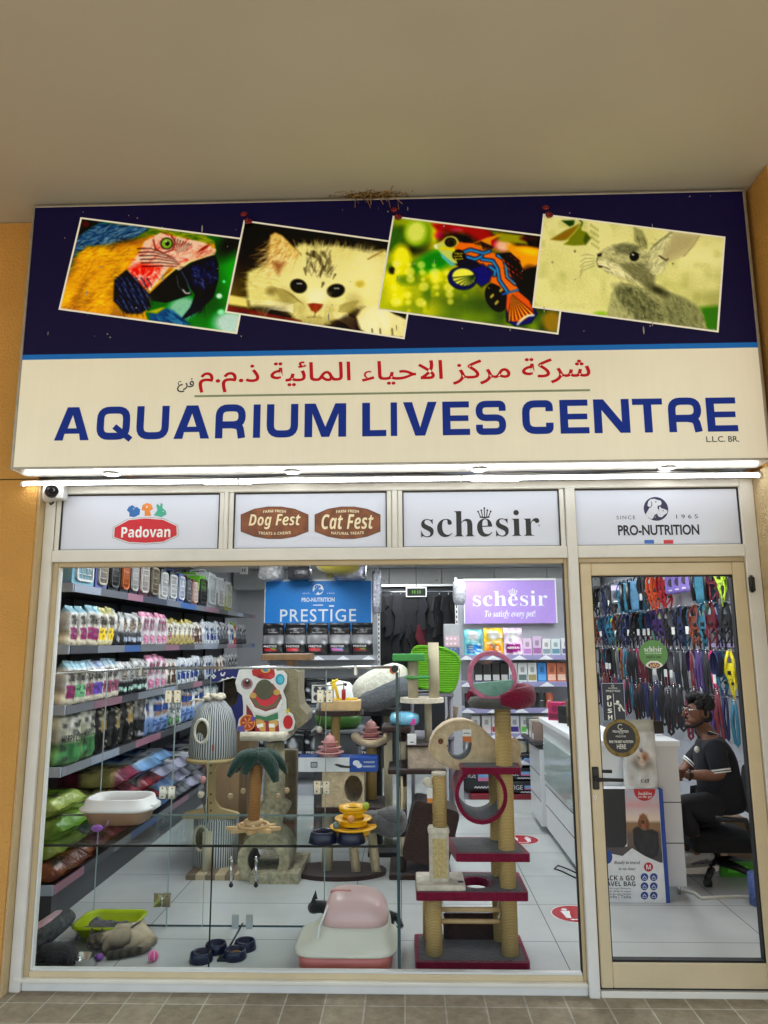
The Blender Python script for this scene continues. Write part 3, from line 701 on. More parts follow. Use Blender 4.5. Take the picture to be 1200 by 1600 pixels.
def p_macaw(c):
    c.a[:] = C255(12, 92, 30)
    c.mix(c.nz(260, 1) * 1.1 - .2, C255(28, 150, 40)); c.mix(np.clip((c.X - 1000) / 200, 0, 1) * c.nz(120, 5), C255(60, 190, 60))
    c.ell(1130, 200, 120, 60, C255(16, 34, 14), 80, -40, .9); c.ell(1120, 700, 110, 80, C255(190, 210, 205), 60); c.ell(1050, 530, 18, 16, C255(225, 245, 235), 14); c.ell(1060, 630, 20, 16, C255(170, 225, 190), 14); c.ell(1080, 440, 10, 10, C255(150, 220, 180), 10)
    c.poly([(100, 0), (330, 60), (150, 180), (60, 300)], C255(20, 6, 8), 40)
    c.ell(820, 610, 95, 75, C255(150, 190, 170), 40, -20)
    head = [(40, 620), (75, 420), (130, 280), (180, 180), (300, 95), (420, 75), (640, 95), (830, 130), (960, 150), (1020, 190), (1030, 250), (860, 300), (640, 500), (590, 640), (620, 720), (500, 720), (300, 680)]
    c.poly(head, C255(200, 160, 18), 10)
    c.mix(np.clip(c.sd(head) / 20, 0, 1) * (c.nz(60, 3, 2, 30) - .35), C255(120, 84, 6)); c.mix(np.clip(c.sd(head) / 20, 0, 1) * (c.nz(45, 8, 2, 30) - .5), C255(246, 214, 40))
    blue = [(150, 180), (300, 70), (620, 95), (640, 130), (520, 180), (390, 210), (230, 215), (150, 290), (110, 390), (90, 330)]
    c.poly(blue, C255(74, 108, 138), 24); c.fur(420, blue, 160, 70, 7, [C255(28, 44, 72), C255(120, 150, 172), C255(160, 186, 196), C255(48, 74, 108)], .7, 14)
    c.poly([(500, 180), (640, 105), (900, 135), (1015, 180), (1018, 205), (880, 190), (640, 150)], C255(110, 132, 22), 12); c.fur(160, [(620, 110), (900, 140), (1010, 185), (1000, 205), (700, 165)], 190, 60, 6, [C255(160, 170, 30), C255(60, 88, 14), C255(200, 190, 50)], .7)
    c.fur(520, [(80, 600), (130, 300), (240, 215), (560, 200), (540, 330), (400, 430), (380, 640), (200, 640)], 165, 60, 5, [C255(235, 200, 40), C255(150, 105, 8), C255(250, 220, 70), C255(190, 140, 14)], .65, 22)
    c.ell(500, 195, 140, 22, C255(132, 88, 16), 30, -8, .55)
    fc = [(480, 350), (560, 240), (580, 190), (680, 135), (790, 160), (960, 195), (1030, 240), (1010, 275), (870, 320), (800, 370), (740, 350), (620, 500), (560, 450), (490, 400)]
    c.poly(fc, C255(226, 200, 184), 8)
    c.fur(150, fc, 160, 60, 7, [C255(178, 46, 40), C255(205, 120, 110), C255(240, 225, 212)], .7, 35)
    c.poly([(482, 360), (560, 320), (690, 350), (640, 440), (600, 470), (540, 450)], C255(206, 70, 56), 30, .8); c.fur(130, [(490, 360), (680, 350), (610, 480), (540, 450)], 120, 32, 8, [C255(250, 225, 215), C255(190, 40, 34)], .8, 40)
    for k in range(6): c.line([(540 + k * 6, 235 + k * 22), (620 + k * 14, 232 + k * 22), (700 + k * 20, 262 + k * 17), (770 + k * 12, 292 + k * 12)], 7, C255(34, 20, 22), .8, 2)
    for k in range(7): c.line([(775 + k * 17, 170 + k * 6), (768 + k * 15, 215), (785 + k * 10, 262 - k * 2)], 6, C255(36, 22, 24), .75, 2)
    c.line([(640, 180), (650, 235), (700, 262), (760, 240), (775, 195), (750, 155)], 9, C255(120, 50, 46), .8)
    c.ell(722, 202, 40, 37, C255(30, 26, 20), 6); c.ell(722, 202, 33, 31, C255(150, 176, 96), 6); c.ell(726, 202, 13, 14, C255(10, 14, 10), 4); c.ell(718, 190, 6, 5, C255(240, 250, 220), 4)
    c.poly([(870, 265), (960, 205), (1030, 238), (1026, 262), (900, 290)], C255(226, 196, 172), 8); c.ell(950, 236, 45, 10, C255(140, 50, 44), 8, -35)
    c.fur(60, [(880, 260), (1010, 215), (1020, 260)], 150, 40, 5, [C255(160, 70, 60), C255(240, 220, 205)], .7)
    c.poly([(610, 520), (780, 360), (800, 380), (880, 520), (720, 572), (640, 560)], C255(24, 24, 30), 6); c.fur(120, [(640, 540), (780, 390), (850, 520)], 130, 45, 4, [C255(76, 84, 60), C255(10, 10, 14), C255(60, 70, 90)], .6)
    c.poly([(800, 370), (880, 320), (1020, 265), (1045, 330), (1045, 430), (1010, 540), (930, 620), (800, 688), (870, 600), (900, 520), (850, 460)], C255(26, 28, 56), 6)
    c.fur(240, [(860, 350), (1010, 290), (1030, 420), (960, 480), (880, 450)], 65, 30, 5, [C255(150, 160, 190), C255(70, 78, 120), C255(18, 18, 40)], .8, 35)
    c.fur(80, [(900, 560), (1010, 500), (960, 600), (850, 660)], 120, 60, 4, [C255(58, 62, 104), C255(12, 12, 30)], .7)
    c.line([(815, 375), (850, 440), (870, 500)], 8, C255(150, 160, 170), .7); c.line([(785, 400), (795, 470), (840, 515), (870, 505)], 6, C255(180, 190, 190), .7); c.line([(825, 490), (840, 512), (866, 514)], 9, C255(230, 235, 230), .8)
    c.line([(600, 500), (700, 420), (790, 350), (870, 312), (1020, 268)], 9, C255(232, 224, 170), .8)
    ft = [(395, 430), (470, 365), (560, 460), (612, 520), (620, 600), (560, 640), (470, 640), (390, 560)]
    c.poly(ft, C255(28, 34, 60), 14)
    for k in range(34):
        x, y = 400 + (k * 53) % 200, 410 + (k * 37) % 220; c.line([(x, y), (x + 22, y + 26), (x + 34, y + 58)], 13, C255(150, 160, 185), .55, 3); c.line([(x + 8, y), (x + 30, y + 28), (x + 40, y + 60)], 6, C255(16, 20, 44), .8, 2)
    c.poly([(610, 640), (700, 600), (760, 620), (880, 715), (700, 700), (620, 690)], C255(56, 104, 140), 14); c.fur(90, [(640, 650), (740, 615), (860, 715), (660, 700)], 40, 60, 6, [C255(30, 60, 90), C255(120, 165, 190)], .7); c.poly([(590, 630), (690, 600), (720, 600), (660, 640)], C255(170, 170, 30), 12)
    c.ell(215, 80, 28, 24, C255(90, 6, 14), 16)
def p_kitten(c):
    c.a[:] = C255(22, 16, 10); c.mix(np.clip((c.Y - 250) / 260, 0, 1) * np.clip((330 - c.X) / 260, 0, 1), C255(120, 108, 40)); c.mix(np.clip((600 - c.X) / 700, 0, 1) * .3, C255(70, 55, 30))
    body = [(180, 480), (190, 380), (300, 330), (420, 290), (520, 200), (620, 225), (740, 215), (850, 235), (950, 260), (1040, 240), (1070, 260), (1010, 600), (870, 600), (760, 680), (640, 715), (500, 690), (420, 600), (200, 590)]
    c.poly(body, C255(216, 210, 146), 26)
    c.fur(600, body, lambda x, y: math.degrees(math.atan2(y - 450, x - 620)), 60, 6, [C255(240, 238, 190), C255(180, 172, 104), C255(226, 220, 160), C255(250, 248, 214)], .6, 20)
    c.fur(110, [(480, 230), (620, 215), (850, 235), (960, 265), (700, 260)], -80, 50, 6, [C255(235, 230, 175), C255(205, 198, 130)], .6)
    ear = [(318, 260), (328, 150), (360, 132), (400, 150), (460, 210), (520, 270), (440, 330), (380, 390), (330, 360)]
    c.poly(ear, C255(214, 190, 120), 10); c.fur(170, ear, 140, 110, 6, [C255(246, 240, 200), C255(170, 128, 66), C255(226, 205, 150)], .75, 25); c.poly([(345, 320), (420, 320), (380, 400)], C255(120, 60, 34), 34, .75)
    c.poly([(900, 320), (960, 270), (1045, 240), (1030, 275), (950, 310)], C255(196, 178, 104), 12); c.fur(60, [(900, 310), (1040, 245), (1000, 400)], 200, 70, 5, [C255(244, 240, 200), C255(214, 205, 150)], .7)
    c.ell(620, 470, 230, 190, C255(232, 228, 176), 130, 0, .8); c.ell(930, 430, 110, 170, C255(236, 232, 180), 120, 0, .8)
    for P, w in (([(600, 262), (640, 300), (655, 350), (640, 405)], 34), ([(660, 262), (690, 300), (672, 350)], 26), ([(560, 265), (610, 290)], 18), ([(580, 320), (605, 375)], 14), ([(545, 360), (552, 400)], 20), ([(715, 350), (690, 385)], 14), ([(735, 395), (720, 425)], 14), ([(660, 450), (650, 480)], 20)):
        c.line(P, w, C255(60, 50, 28), .65, w * .3)
    c.fur(160, [(560, 265), (700, 260), (720, 420), (640, 420), (540, 400)], -80, 50, 4, [C255(240, 236, 190), C255(60, 50, 30), C255(40, 32, 20)], .7, 12)
    for k in range(9): c.line([(350 + k * 9, 480 + k * 13), (410 + k * 12, 490 + k * 9), (470 + k * 9, 520 + k * 8)], 8, C255(110, 98, 48), .55, 3); c.line([(880 - k * 6, 560 + k * 9), (820 - k * 8, 570 + k * 7), (760, 590 + k * 5)], 7, C255(120, 108, 56), .5, 3)
    c.ell(335, 500, 30, 26, C255(120, 106, 60), 30, 0, .7); c.ell(890, 455, 28, 22, C255(190, 172, 70), 24, 0, .8)
    for (x, y, rx, ry, r) in ((506, 468, 54, 44, 20), (738, 497, 58, 42, -14)):
        c.ell(x, y, rx, ry, C255(44, 36, 18), 8, r); c.ell(x, y, rx * .86, ry * .86, C255(10, 9, 8), 6, r); c.ell(x - rx * .25, y + ry * .25, rx * .4, ry * .3, C255(74, 66, 50), 20, r, .7)
        for dx in (2, 14, 26): c.ell(x + dx - 8, y - ry * .35, 5, 5, C255(240, 240, 230), 4)
    c.ell(625, 545, 70, 60, C255(246, 242, 205), 60, 0, .8)
    c.poly([(562, 580), (600, 574), (660, 582), (650, 605), (612, 640), (585, 620)], C255(132, 56, 30), 8); c.ell(612, 596, 30, 10, C255(176, 96, 62), 12, 0, .6); c.line([(606, 640), (606, 662), (560, 665)], 6, C255(90, 60, 30), .8); c.line([(606, 660), (650, 668)], 5, C255(90, 60, 30), .7)
    c.fur(160, [(450, 600), (760, 600), (700, 700), (540, 700)], 90, 40, 4, [C255(240, 236, 190), C255(190, 180, 116)], .6)
    c.poly([(30, 585), (180, 610), (520, 680), (540, 720), (30, 640)], C255(108, 46, 26), 8); c.fur(120, [(40, 600), (500, 680), (40, 640)], 8, 40, 4, [C255(170, 90, 60), C255(60, 22, 12)], .6); c.poly([(60, 520), (180, 545), (190, 600), (60, 580)], C255(224, 214, 140), 14)
    c.poly([(700, 690), (850, 650), (900, 740), (780, 745)], C255(40, 24, 16), 20)
    paw = [(865, 660), (900, 610), (990, 570), (1100, 640), (1190, 680), (1180, 790), (960, 770), (900, 740)]
    c.poly(paw, C255(226, 220, 168), 14); c.ell(985, 690, 105, 85, C255(238, 234, 196), 30); c.fur(140, paw, 100, 40, 5, [C255(250, 248, 220), C255(206, 198, 140)], .6)
    for x in (965, 1015, 1090): c.line([(x, 735), (x + 3, 772)], 9, C255(70, 58, 30), .8)
    c.ell(600, 690, 120, 30, C255(150, 138, 84), 40, 0, .45); c.ell(520, 610, 40, 60, C255(176, 166, 104), 50, 20, .5); c.ell(700, 620, 40, 60, C255(180, 170, 108), 50, -20, .45); c.line([(322, 270), (330, 155), (360, 134), (405, 152), (470, 215), (520, 268)], 7, C255(150, 124, 70), .7); c.line([(940, 300), (1040, 244)], 9, C255(120, 104, 56), .7); c.ell(420, 560, 60, 70, C255(140, 126, 70), 60, 0, .4); c.ell(850, 590, 50, 70, C255(150, 136, 80), 60, 0, .4)
    for k in range(14):
        y = 520 + k * 9; c.line([(470, 580 + k * 4), (330, 560 + k * 4), (190 + k * 7, 555 + k * 9)], 2.5, C255(248, 246, 220), .8, 1.5)
    for k in range(6): c.line([(720, 630 + k * 6), (800, 650 + k * 10), (860, 680 + k * 14)], 2.5, C255(240, 238, 210), .7)
def p_fish(c):
    c.a[:] = C255(150, 160, 14); c.mix(c.nz(120, 2) * 1.3 - .3, C255(226, 220, 30)); c.mix(c.nz(80, 12) * 1.6 - .9, C255(60, 100, 12)); c.mix(c.nz(50, 7) * 2 - 1.45, C255(248, 244, 150))
    c.mix(np.clip((c.X - 620) / 300, 0, 1), C255(34, 26, 12)); c.mix(np.clip((c.Y - 470) / 100, 0, 1) * np.clip((c.X - 300) / 200, 0, 1) * .7, C255(60, 84, 10)); c.mix(np.clip((c.Y - 560) / 120, 0, 1) * np.clip((c.X - 350) / 100, 0, 1) * c.nz(70, 4), C255(130, 150, 16))
    c.ell(230, 190, 130, 75, C255(34, 30, 12), 60, 10); c.ell(130, 170, 90, 80, C255(80, 110, 20), 60)
    c.ell(290, 135, 90, 95, C255(120, 150, 40), 40, 20); c.ell(280, 130, 62, 72, C255(206, 214, 130), 40, 20)
    c.ell(400, 310, 120, 60, C255(40, 130, 24), 50, -20); c.ell(190, 280, 55, 70, C255(226, 222, 90), 40); c.ell(130, 370, 20, 24, C255(60, 56, 20), 14)
    c.poly([(380, 80), (560, 70), (720, 110), (790, 190), (840, 250), (700, 210), (560, 120), (420, 130)], C255(150, 20, 50), 30); c.ell(530, 125, 40, 18, C255(215, 120, 140), 26); c.ell(430, 150, 34, 26, C255(206, 90, 120), 24); c.ell(560, 200, 120, 60, C255(30, 8, 14), 50, 20)
    c.ell(830, 215, 60, 40, C255(226, 190, 170), 34); c.poly([(760, 130), (960, 150), (980, 210), (820, 190)], C255(150, 150, 34), 20); c.poly([(850, 210), (1060, 230), (1060, 330), (960, 380), (870, 280)], C255(214, 160, 20), 26); c.ell(990, 250, 70, 24, C255(240, 190, 60), 24, 12)
    c.ell(1000, 170, 60, 18, C255(70, 14, 30), 16); c.ell(1130, 690, 60, 70, C255(150, 130, 60), 40); c.ell(990, 440, 60, 90, C255(16, 12, 8), 40)
    for k in range(26): c.ell(80 + (k * 83) % 420, 330 + (k * 47) % 280, 14 + k % 4 * 6, 14 + k % 4 * 5, C255(250, 246, 190), 14, 0, .55)
    # fins
    c.ell(780, 540, 62, 92, C255(14, 14, 28), 6, -24)
    for k in range(22): c.ell(735 + (k * 29) % 90, 480 + (k * 41) % 120, 5, 9, C255(190, 180, 110), 4, -20, .8)
    tail = [(846, 520), (920, 495), (1000, 560), (1040, 640), (1000, 700), (900, 720), (845, 690), (840, 590)]
    c.poly(tail, C255(30, 40, 110), 6); c.poly([(848, 525), (920, 500), (990, 560), (1020, 635), (940, 690), (870, 690), (842, 600)], C255(196, 112, 30), 8)
    for k in range(15): t = k / 14; c.line([(880, 520), (850 + 165 * t, 690 - 55 * t * t - 10 * math.sin(t * 3))], 4, C255(240, 200, 110) if k % 2 else C255(60, 24, 14), .9, 7)
    body = [(392, 210), (430, 190), (470, 165), (520, 165), (560, 195), (640, 200), (700, 240), (790, 270), (840, 330), (880, 420), (925, 495), (860, 530), (800, 470), (740, 440), (690, 470), (650, 430), (640, 380), (560, 360), (520, 330), (460, 290), (430, 250)]
    c.poly(body, C255(206, 128, 34), 7)
    c.poly([(640, 340), (700, 330), (760, 380), (740, 440), (690, 475), (650, 440), (600, 370)], C255(22, 40, 120), 20); c.poly([(520, 330), (560, 260), (640, 300), (690, 340), (600, 372)], C255(16, 26, 64), 20)
    for off, col, w in ((0, C255(20, 26, 60), 26), (0, C255(70, 130, 176), 17), (5, C255(120, 180, 200), 5)):
        for P in ([(560, 262), (620, 240), (700, 262), (740, 250)], [(690, 300), (760, 310), (790, 360), (800, 430), (850, 500)], [(740, 345), (775, 370), (770, 400)], [(840, 340), (850, 410), (900, 455)], [(600, 285), (650, 300), (690, 280)], [(790, 275), (830, 300), (846, 350)]): c.line([(a, b + off) for a, b in P], w, col, .95)
    c.line([(820, 520), (920, 490)], 14, C255(60, 120, 180), .9)
    head = [(392, 214), (440, 188), (520, 240), (540, 330), (500, 320), (450, 280), (425, 250)]
    c.poly(head, C255(190, 200, 130), 8); c.poly([(425, 250), (470, 290), (530, 335), (500, 345), (440, 290)], C255(120, 180, 180), 8); c.poly([(430, 222), (520, 230), (540, 250), (440, 240)], C255(206, 196, 60), 8)
    c.poly([(392, 210), (412, 204), (412, 240), (396, 232)], C255(225, 230, 210), 5)
    c.ell(495, 193, 50, 38, C255(190, 190, 120), 6, -10); c.ell(496, 194, 36, 30, C255(30, 28, 26), 5); c.ell(500, 196, 26, 22, C255(100, 94, 50), 5); c.ell(500, 197, 16, 15, C255(8, 8, 8), 4)
    c.ell(545, 275, 38, 36, C255(18, 16, 14), 6)
    for k in range(16): c.ell(518 + (k * 23) % 56, 250 + (k * 17) % 52, 5, 5, C255(220, 210, 90), 3)
    c.ell(570, 420, 92, 72, C255(22, 34, 96), 6, 8); c.ell(578, 412, 72, 54, C255(226, 224, 120), 8, 8)
    for k in range(10): a = RD(30 + k * 17); c.line([(640, 400), (578 - 78 * math.cos(a), 412 + 60 * math.sin(a * 1.3 - .6))], 5, C255(40, 60, 50), .8, 9)
    c.poly([(640, 200), (720, 165), (820, 142), (750, 185), (755, 240), (700, 238)], C255(200, 150, 30), 6)
    for k in range(6): c.line([(650 + k * 18, 205 + k * 5), (690 + k * 14, 190 + k * 6), (700 + k * 10, 235)], 7, C255(30, 22, 14), .9)
    df = [(800, 265), (870, 258), (930, 310), (950, 390), (930, 460), (880, 400), (840, 330)]
    c.poly(df, C255(24, 18, 16), 8)
    for k in range(34): x, y = 820 + (k * 31) % 120, 275 + (k * 53) % 180; c.line([(x, y), (x + 12, y + 10)], 7, C255(206, 110, 40), .75 if k % 3 else .3)
    for k in range(18): t = k / 17; c.ell(1015 - 100 * t, 650 + 60 * t - 20 * math.sin(t * 3), 9, 7, C255(230, 230, 210), 5, 0, .7)
def p_rabbit(c):
    c.a[:] = C255(206, 204, 146); c.mix(c.nz(130, 3) - .2, C255(222, 220, 168)); c.mix(c.nz(60, 9) * 1.3 - .75, C255(176, 178, 110)); c.mix(np.clip((c.X - 800) / 400, 0, 1) * np.clip((c.Y - 330) / 150, 0, 1) * (c.nz(70, 6) + .1), C255(150, 150, 92)); c.mix(np.clip((c.X - 800) / 300, 0, 1) * np.clip((230 - c.Y) / 100, 0, 1) * .5, C255(180, 176, 120))
    c.poly([(990, 600), (1110, 590), (1100, 745), (1000, 730)], C255(70, 120, 30), 30); c.ell(410, 640, 40, 14, C255(140, 180, 50), 16)
    lf = [(115, 203), (200, 150), (290, 110), (295, 150), (325, 160), (350, 195), (315, 235), (250, 240), (190, 233), (225, 205), (170, 210)]
    c.poly(lf, C255(120, 128, 34), 6); c.poly([(115, 203), (200, 155), (280, 115), (230, 190), (180, 208)], C255(150, 104, 46), 20, .7); c.line([(190, 225), (250, 165), (292, 112)], 5, C255(196, 200, 120), .9); c.poly([(320, 165), (350, 195), (318, 238), (305, 205)], C255(70, 84, 30), 10, .8)
    c.poly([(176, 92), (255, 90), (250, 118), (225, 128)], C255(44, 74, 34), 6); c.line([(285, 90), (300, 105), (292, 125)], 8, C255(50, 70, 30), .9)
    for k in range(16): c.ell(350 + (k * 13) % 50, 120 + k * 9, 5, 9, C255(140, 142, 80), 6, 0, .6)
    ear2 = [(805, 150), (835, 160), (985, 178), (950, 240), (900, 300), (790, 345), (750, 300), (780, 240)]
    c.poly(ear2, C255(190, 184, 142), 10); c.poly([(840, 170), (980, 182), (930, 250), (800, 320), (770, 300)], C255(166, 158, 120), 40, .7); c.line([(985, 180), (950, 240), (895, 300)], 5, C255(120, 114, 84), .6)
    c.poly([(600, 128), (650, 150), (680, 210), (676, 255), (640, 245), (605, 215)], C255(150, 150, 108), 8); c.fur(70, [(605, 135), (670, 200), (670, 250), (610, 215)], 70, 30, 4, [C255(90, 92, 66), C255(190, 188, 140)], .7)
    body = [(440, 660), (470, 520), (520, 450), (620, 480), (720, 480), (760, 490), (860, 530), (960, 580), (1010, 650), (1030, 735), (440, 680)]
    c.poly(body, C255(172, 172, 128), 16); c.poly([(780, 510), (900, 545), (990, 610), (1020, 735), (820, 715), (760, 600)], C255(136, 138, 102), 24)
    head = [(378, 330), (390, 285), (430, 255), (480, 232), (560, 225), (640, 245), (700, 300), (720, 380), (725, 470), (690, 485), (600, 460), (520, 430), (430, 390), (395, 365)]
    c.poly(head, C255(188, 186, 142), 8)
    c.poly([(480, 240), (560, 226), (640, 246), (620, 275), (560, 290), (500, 280)], C255(96, 98, 76), 24, .8); c.poly([(510, 345), (640, 340), (720, 390), (722, 460), (680, 480), (600, 430)], C255(112, 112, 84), 24, .85); c.poly([(385, 330), (440, 330), (520, 360), (560, 430), (480, 410), (400, 365)], C255(226, 222, 180), 16)
    c.fur(420, head, lambda x, y: 15 + (y - 300) * .22, 30, 3.5, [C255(90, 92, 70), C255(222, 218, 176), C255(140, 140, 104), C255(60, 62, 48)], .55, 18)
    c.fur(520, body, lambda x, y: 60 + (x - 600) * .02, 34, 4, [C255(84, 86, 64), C255(210, 208, 160), C255(140, 140, 100), C255(54, 58, 42)], .6, 30)
    c.poly([(480, 470), (640, 490), (740, 560), (780, 660), (740, 690), (620, 660), (540, 600)], C255(76, 80, 60), 50, .5); c.fur(260, [(480, 480), (640, 490), (740, 560), (780, 670), (600, 670)], 60, 40, 4, [C255(40, 46, 34), C255(190, 188, 140), C255(100, 104, 76)], .7, 30)
    c.ell(742, 500, 60, 22, C255(40, 42, 30), 30, 25, .8)
    ear = [(690, 260), (740, 215), (830, 158), (800, 220), (760, 300), (800, 320), (785, 370), (730, 415), (700, 400), (690, 330)]
    c.poly(ear, C255(206, 204, 160), 8); c.fur(170, ear, 130, 40, 4, [C255(226, 224, 184), C255(110, 112, 84), C255(160, 160, 120)], .7, 25); c.line([(700, 260), (760, 205), (825, 160)], 7, C255(80, 82, 60), .7); c.line([(752, 300), (770, 312), (790, 325), (800, 318)], 10, C255(60, 50, 36), .8)
    c.ell(604, 302, 34, 29, C255(196, 194, 150), 8); c.ell(604, 303, 28, 27, C255(12, 12, 12), 5, -15); c.ell(596, 292, 7, 6, C255(225, 228, 220), 5); c.line([(570, 290), (600, 272), (636, 292)], 5, C255(50, 50, 36), .8)
    c.poly([(385, 290), (415, 280), (412, 300), (392, 306)], C255(44, 40, 34), 6); c.line([(388, 308), (384, 335), (392, 356)], 4, C255(60, 56, 44), .8); c.line([(395, 358), (430, 366), (460, 378)], 5, C255(70, 60, 48), .8); c.ell(405, 362, 12, 6, C255(40, 30, 26), 6)
    for k in range(5): c.line([(372, 300 + k * 14), (320 - k * 5, 290 + k * 24), (292 - k * 2, 300 + k * 32)], 2.2, C255(70, 70, 50), .7)
    c.line([(520, 380), (590, 430), (650, 485)], 4, C255(226, 224, 184), .8); c.ell(256, 272, 4, 7, C255(50, 44, 30), 4); c.ell(830, 345, 4, 4, C255(30, 26, 20), 3); c.ell(124, 336, 4, 4, C255(60, 54, 36), 3)
photo('', (80, 330), 4, (183, 37), (45, 615), (1162, 768), .0004, 'tilted photo of a blue and yellow macaw', p_macaw, tone=(1.5, 1.25, .40))
photo('p', (340, 330), 4, (163, 55), (45, 633), (1168, 800), .0016, 'tilted photo of a cream tabby kitten', p_kitten)
photo('p', (580, 330), 4, (135, 28), (35, 617), (1170, 771), .0028, 'tilted photo of a blue and orange reef fish', p_fish, tone=(1.45, 1.25, .42))
photo('p', (830, 320), 3.75, (70, 52), (5, 602), (1098, 748), .0040, 'tilted photo of a grey rabbit sniffing a leaf', p_rabbit, tone=(1.35, 1.1, .48))

# extended bold capitals built from strokes
def wide(f, ch, x0, x1, z0, z1, Y, t):
    w, h = x1 - x0, z1 - z0; F0 = frame((x0, Y, z0)); a = t * 1.06; b = t * .86; r = t * 1.25
    P = lambda pts: f._sheet(pts, F0)
    rib = lambda pts, wd=t, rr=None, cl=False: f.rib(rpath(pts, r if rr is None else rr, 5, cl), wd, F0, cl)
    if ch == 'I': P([(0, 0), (w, 0), (w, h), (0, h)])
    elif ch == 'L': P([(0, 0), (w, 0), (w, b), (a, b), (a, h), (0, h)])
    elif ch == 'E': P([(0, 0), (w, 0), (w, b), (a, b), (a, h * .5 - b * .46), (w * .95, h * .5 - b * .46), (w * .95, h * .5 + b * .46), (a, h * .5 + b * .46), (a, h - b), (w * .98, h - b), (w * .98, h), (0, h)])
    elif ch == 'T': P([(w / 2 - a / 2, 0), (w / 2 + a / 2, 0), (w / 2 + a / 2, h - b), (w, h - b), (w, h), (0, h), (0, h - b), (w / 2 - a / 2, h - b)])
    elif ch == 'V': P([(w / 2 - a * .62, 0), (w / 2 + a * .62, 0), (w, h), (w - a * 1.15, h), (w / 2, h * .24), (a * 1.15, h), (0, h)])
    elif ch == 'A':
        P([[(0, 0), (a * 1.15, 0), (w * .29, h * .2), (w * .71, h * .2), (w - a * 1.15, 0), (w, 0), (w / 2 + a * .75, h), (w / 2 - a * .75, h)], [(w * .37, h * .36), (w * .5, h * .76), (w * .63, h * .36)]])
    elif ch == 'N': P([(0, 0), (a, 0), (a, h * .68), (w - a * 1.25, 0), (w, 0), (w, h), (w - a, h), (w - a, h * .32), (a * 1.25, h), (0, h)])
    elif ch == 'M': P([(0, 0), (a, 0), (a, h * .7), (w / 2 - a * .5, 0), (w / 2 + a * .5, 0), (w - a, h * .7), (w - a, 0), (w, 0), (w, h), (w - a * 1.4, h), (w / 2, h * .3), (a * 1.4, h), (0, h)])
    elif ch == 'U': rib([(t / 2, h), (t / 2, t / 2), (w - t / 2, t / 2), (w - t / 2, h)])
    elif ch == 'C': rib([(w - t / 2, h * .67), (w - t / 2, h - t / 2), (t / 2, h - t / 2), (t / 2, t / 2), (w - t / 2, t / 2), (w - t / 2, h * .33)])
    elif ch == 'S': rib([(w - t / 2, h * .7), (w - t / 2, h - b / 2), (t / 2, h - b / 2), (t / 2, h / 2), (w - t / 2, h / 2), (w - t / 2, b / 2), (t / 2, b / 2), (t / 2, h * .3)], t * .92, t * 1.1)
    elif ch == 'Q':
        rib([(t / 2, t / 2), (w * .94 - t / 2, t / 2), (w * .94 - t / 2, h - t / 2), (t / 2, h - t / 2)], t, r, True); f.rib([(w * .5, h * .4), (w * .98, h * .0)], t * .8, frame((x0, Y - .0003, z0)))
    elif ch == 'R':
        rib([(t / 2, 0), (t / 2, h - b / 2), (w - t / 2, h - b / 2), (w - t / 2, h * .4), (t * 1.001, h * .4)], t, t * 1.2); f.rib(rpath([(w * .55, h * .4), (w * .93 - t / 2, h * .36), (w - t / 2, 0)], t), t, frame((x0, Y - .0003, z0)))
f = MB().use(sgm('blue vinyl letter', S(14, 44, 136)))
LET = [('A', 87, 141), ('Q', 152, 207), ('U', 214, 264.5), ('A', 272.5, 328), ('R', 337, 384), ('I', 396, 407), ('U', 417, 466), ('M', 476, 541), ('L', 566, 603.5), ('I', 610.5, 620.5), ('V', 630, 682.7), ('E', 691.5, 734), ('S', 743, 791), ('C', 816, 864.5), ('E', 875, 920), ('N', 928, 984), ('T', 989, 1036), ('R', 1044.5, 1096.5), ('E', 1104.5, 1152)]
zb = (W(600, 680.5, SY).z); zt = W(600, 631, SY).z
for ch, a, b in LET: wide(f, ch, W(a, 657, SY).x, W(b, 657, SY).x, zb - .004, zt + .006, SY - .0032, .0385)
part(f, 'english_lettering', sg, 'wide blue capital letters', sub=face)
SGI = flat((34, 34, 60), .4)
f = MB().use(SGI); p = sv(1129, 686); f.text('L.L.C. BR.', frame((p.x, SY - .002, p.z)), w=.165, bold=.012); part(f, 'small_lettering', sg, sub=face)
shp = lambda ws: ' '.join(x[::-1] for x in ws[::-1])
f = MB().use(sgm('red vinyl letter', S(186, 12, 26)))
a, b = W(311, 590, SY), W(922, 578, SY); top, bot = W(600, 566, SY).z, W(600, 606.5, SY).z
f.text(shp(['\ufeb7\ufeae\ufedb\ufe94', '\ufee3\ufeae\ufedb\ufeb0', '\ufe8d\ufefb\ufea3\ufef4\ufe8e\ufe80', '\ufe8d\ufedf\ufee4\ufe8e\ufe8b\ufef4\ufe94', '\ufeab.\ufee1.\ufee1']), frame(((a.x + b.x) / 2, SY - .0025, (top + bot) / 2)), w=b.x - a.x, h=top - bot + .022, bold=.011)
part(f, 'arabic_lettering', sg, 'red arabic lettering', sub=face)
f = MB().use(SGI); p = sv(290, 602); f.text(shp(['\ufed3\ufeae\ufec9']), frame((p.x, SY - .002, p.z)), w=.09, bold=.012); part(f, 'small_arabic_lettering', sg, sub=face)
f = MB().use(flat((150, 162, 130), .4)); a, b = sv(304, 619), sv(922, 610); f.box(a.x, b.x, SY - .0025, SY, a.z - .006, a.z + .005); part(f, 'green_rule', sg, sub=face)
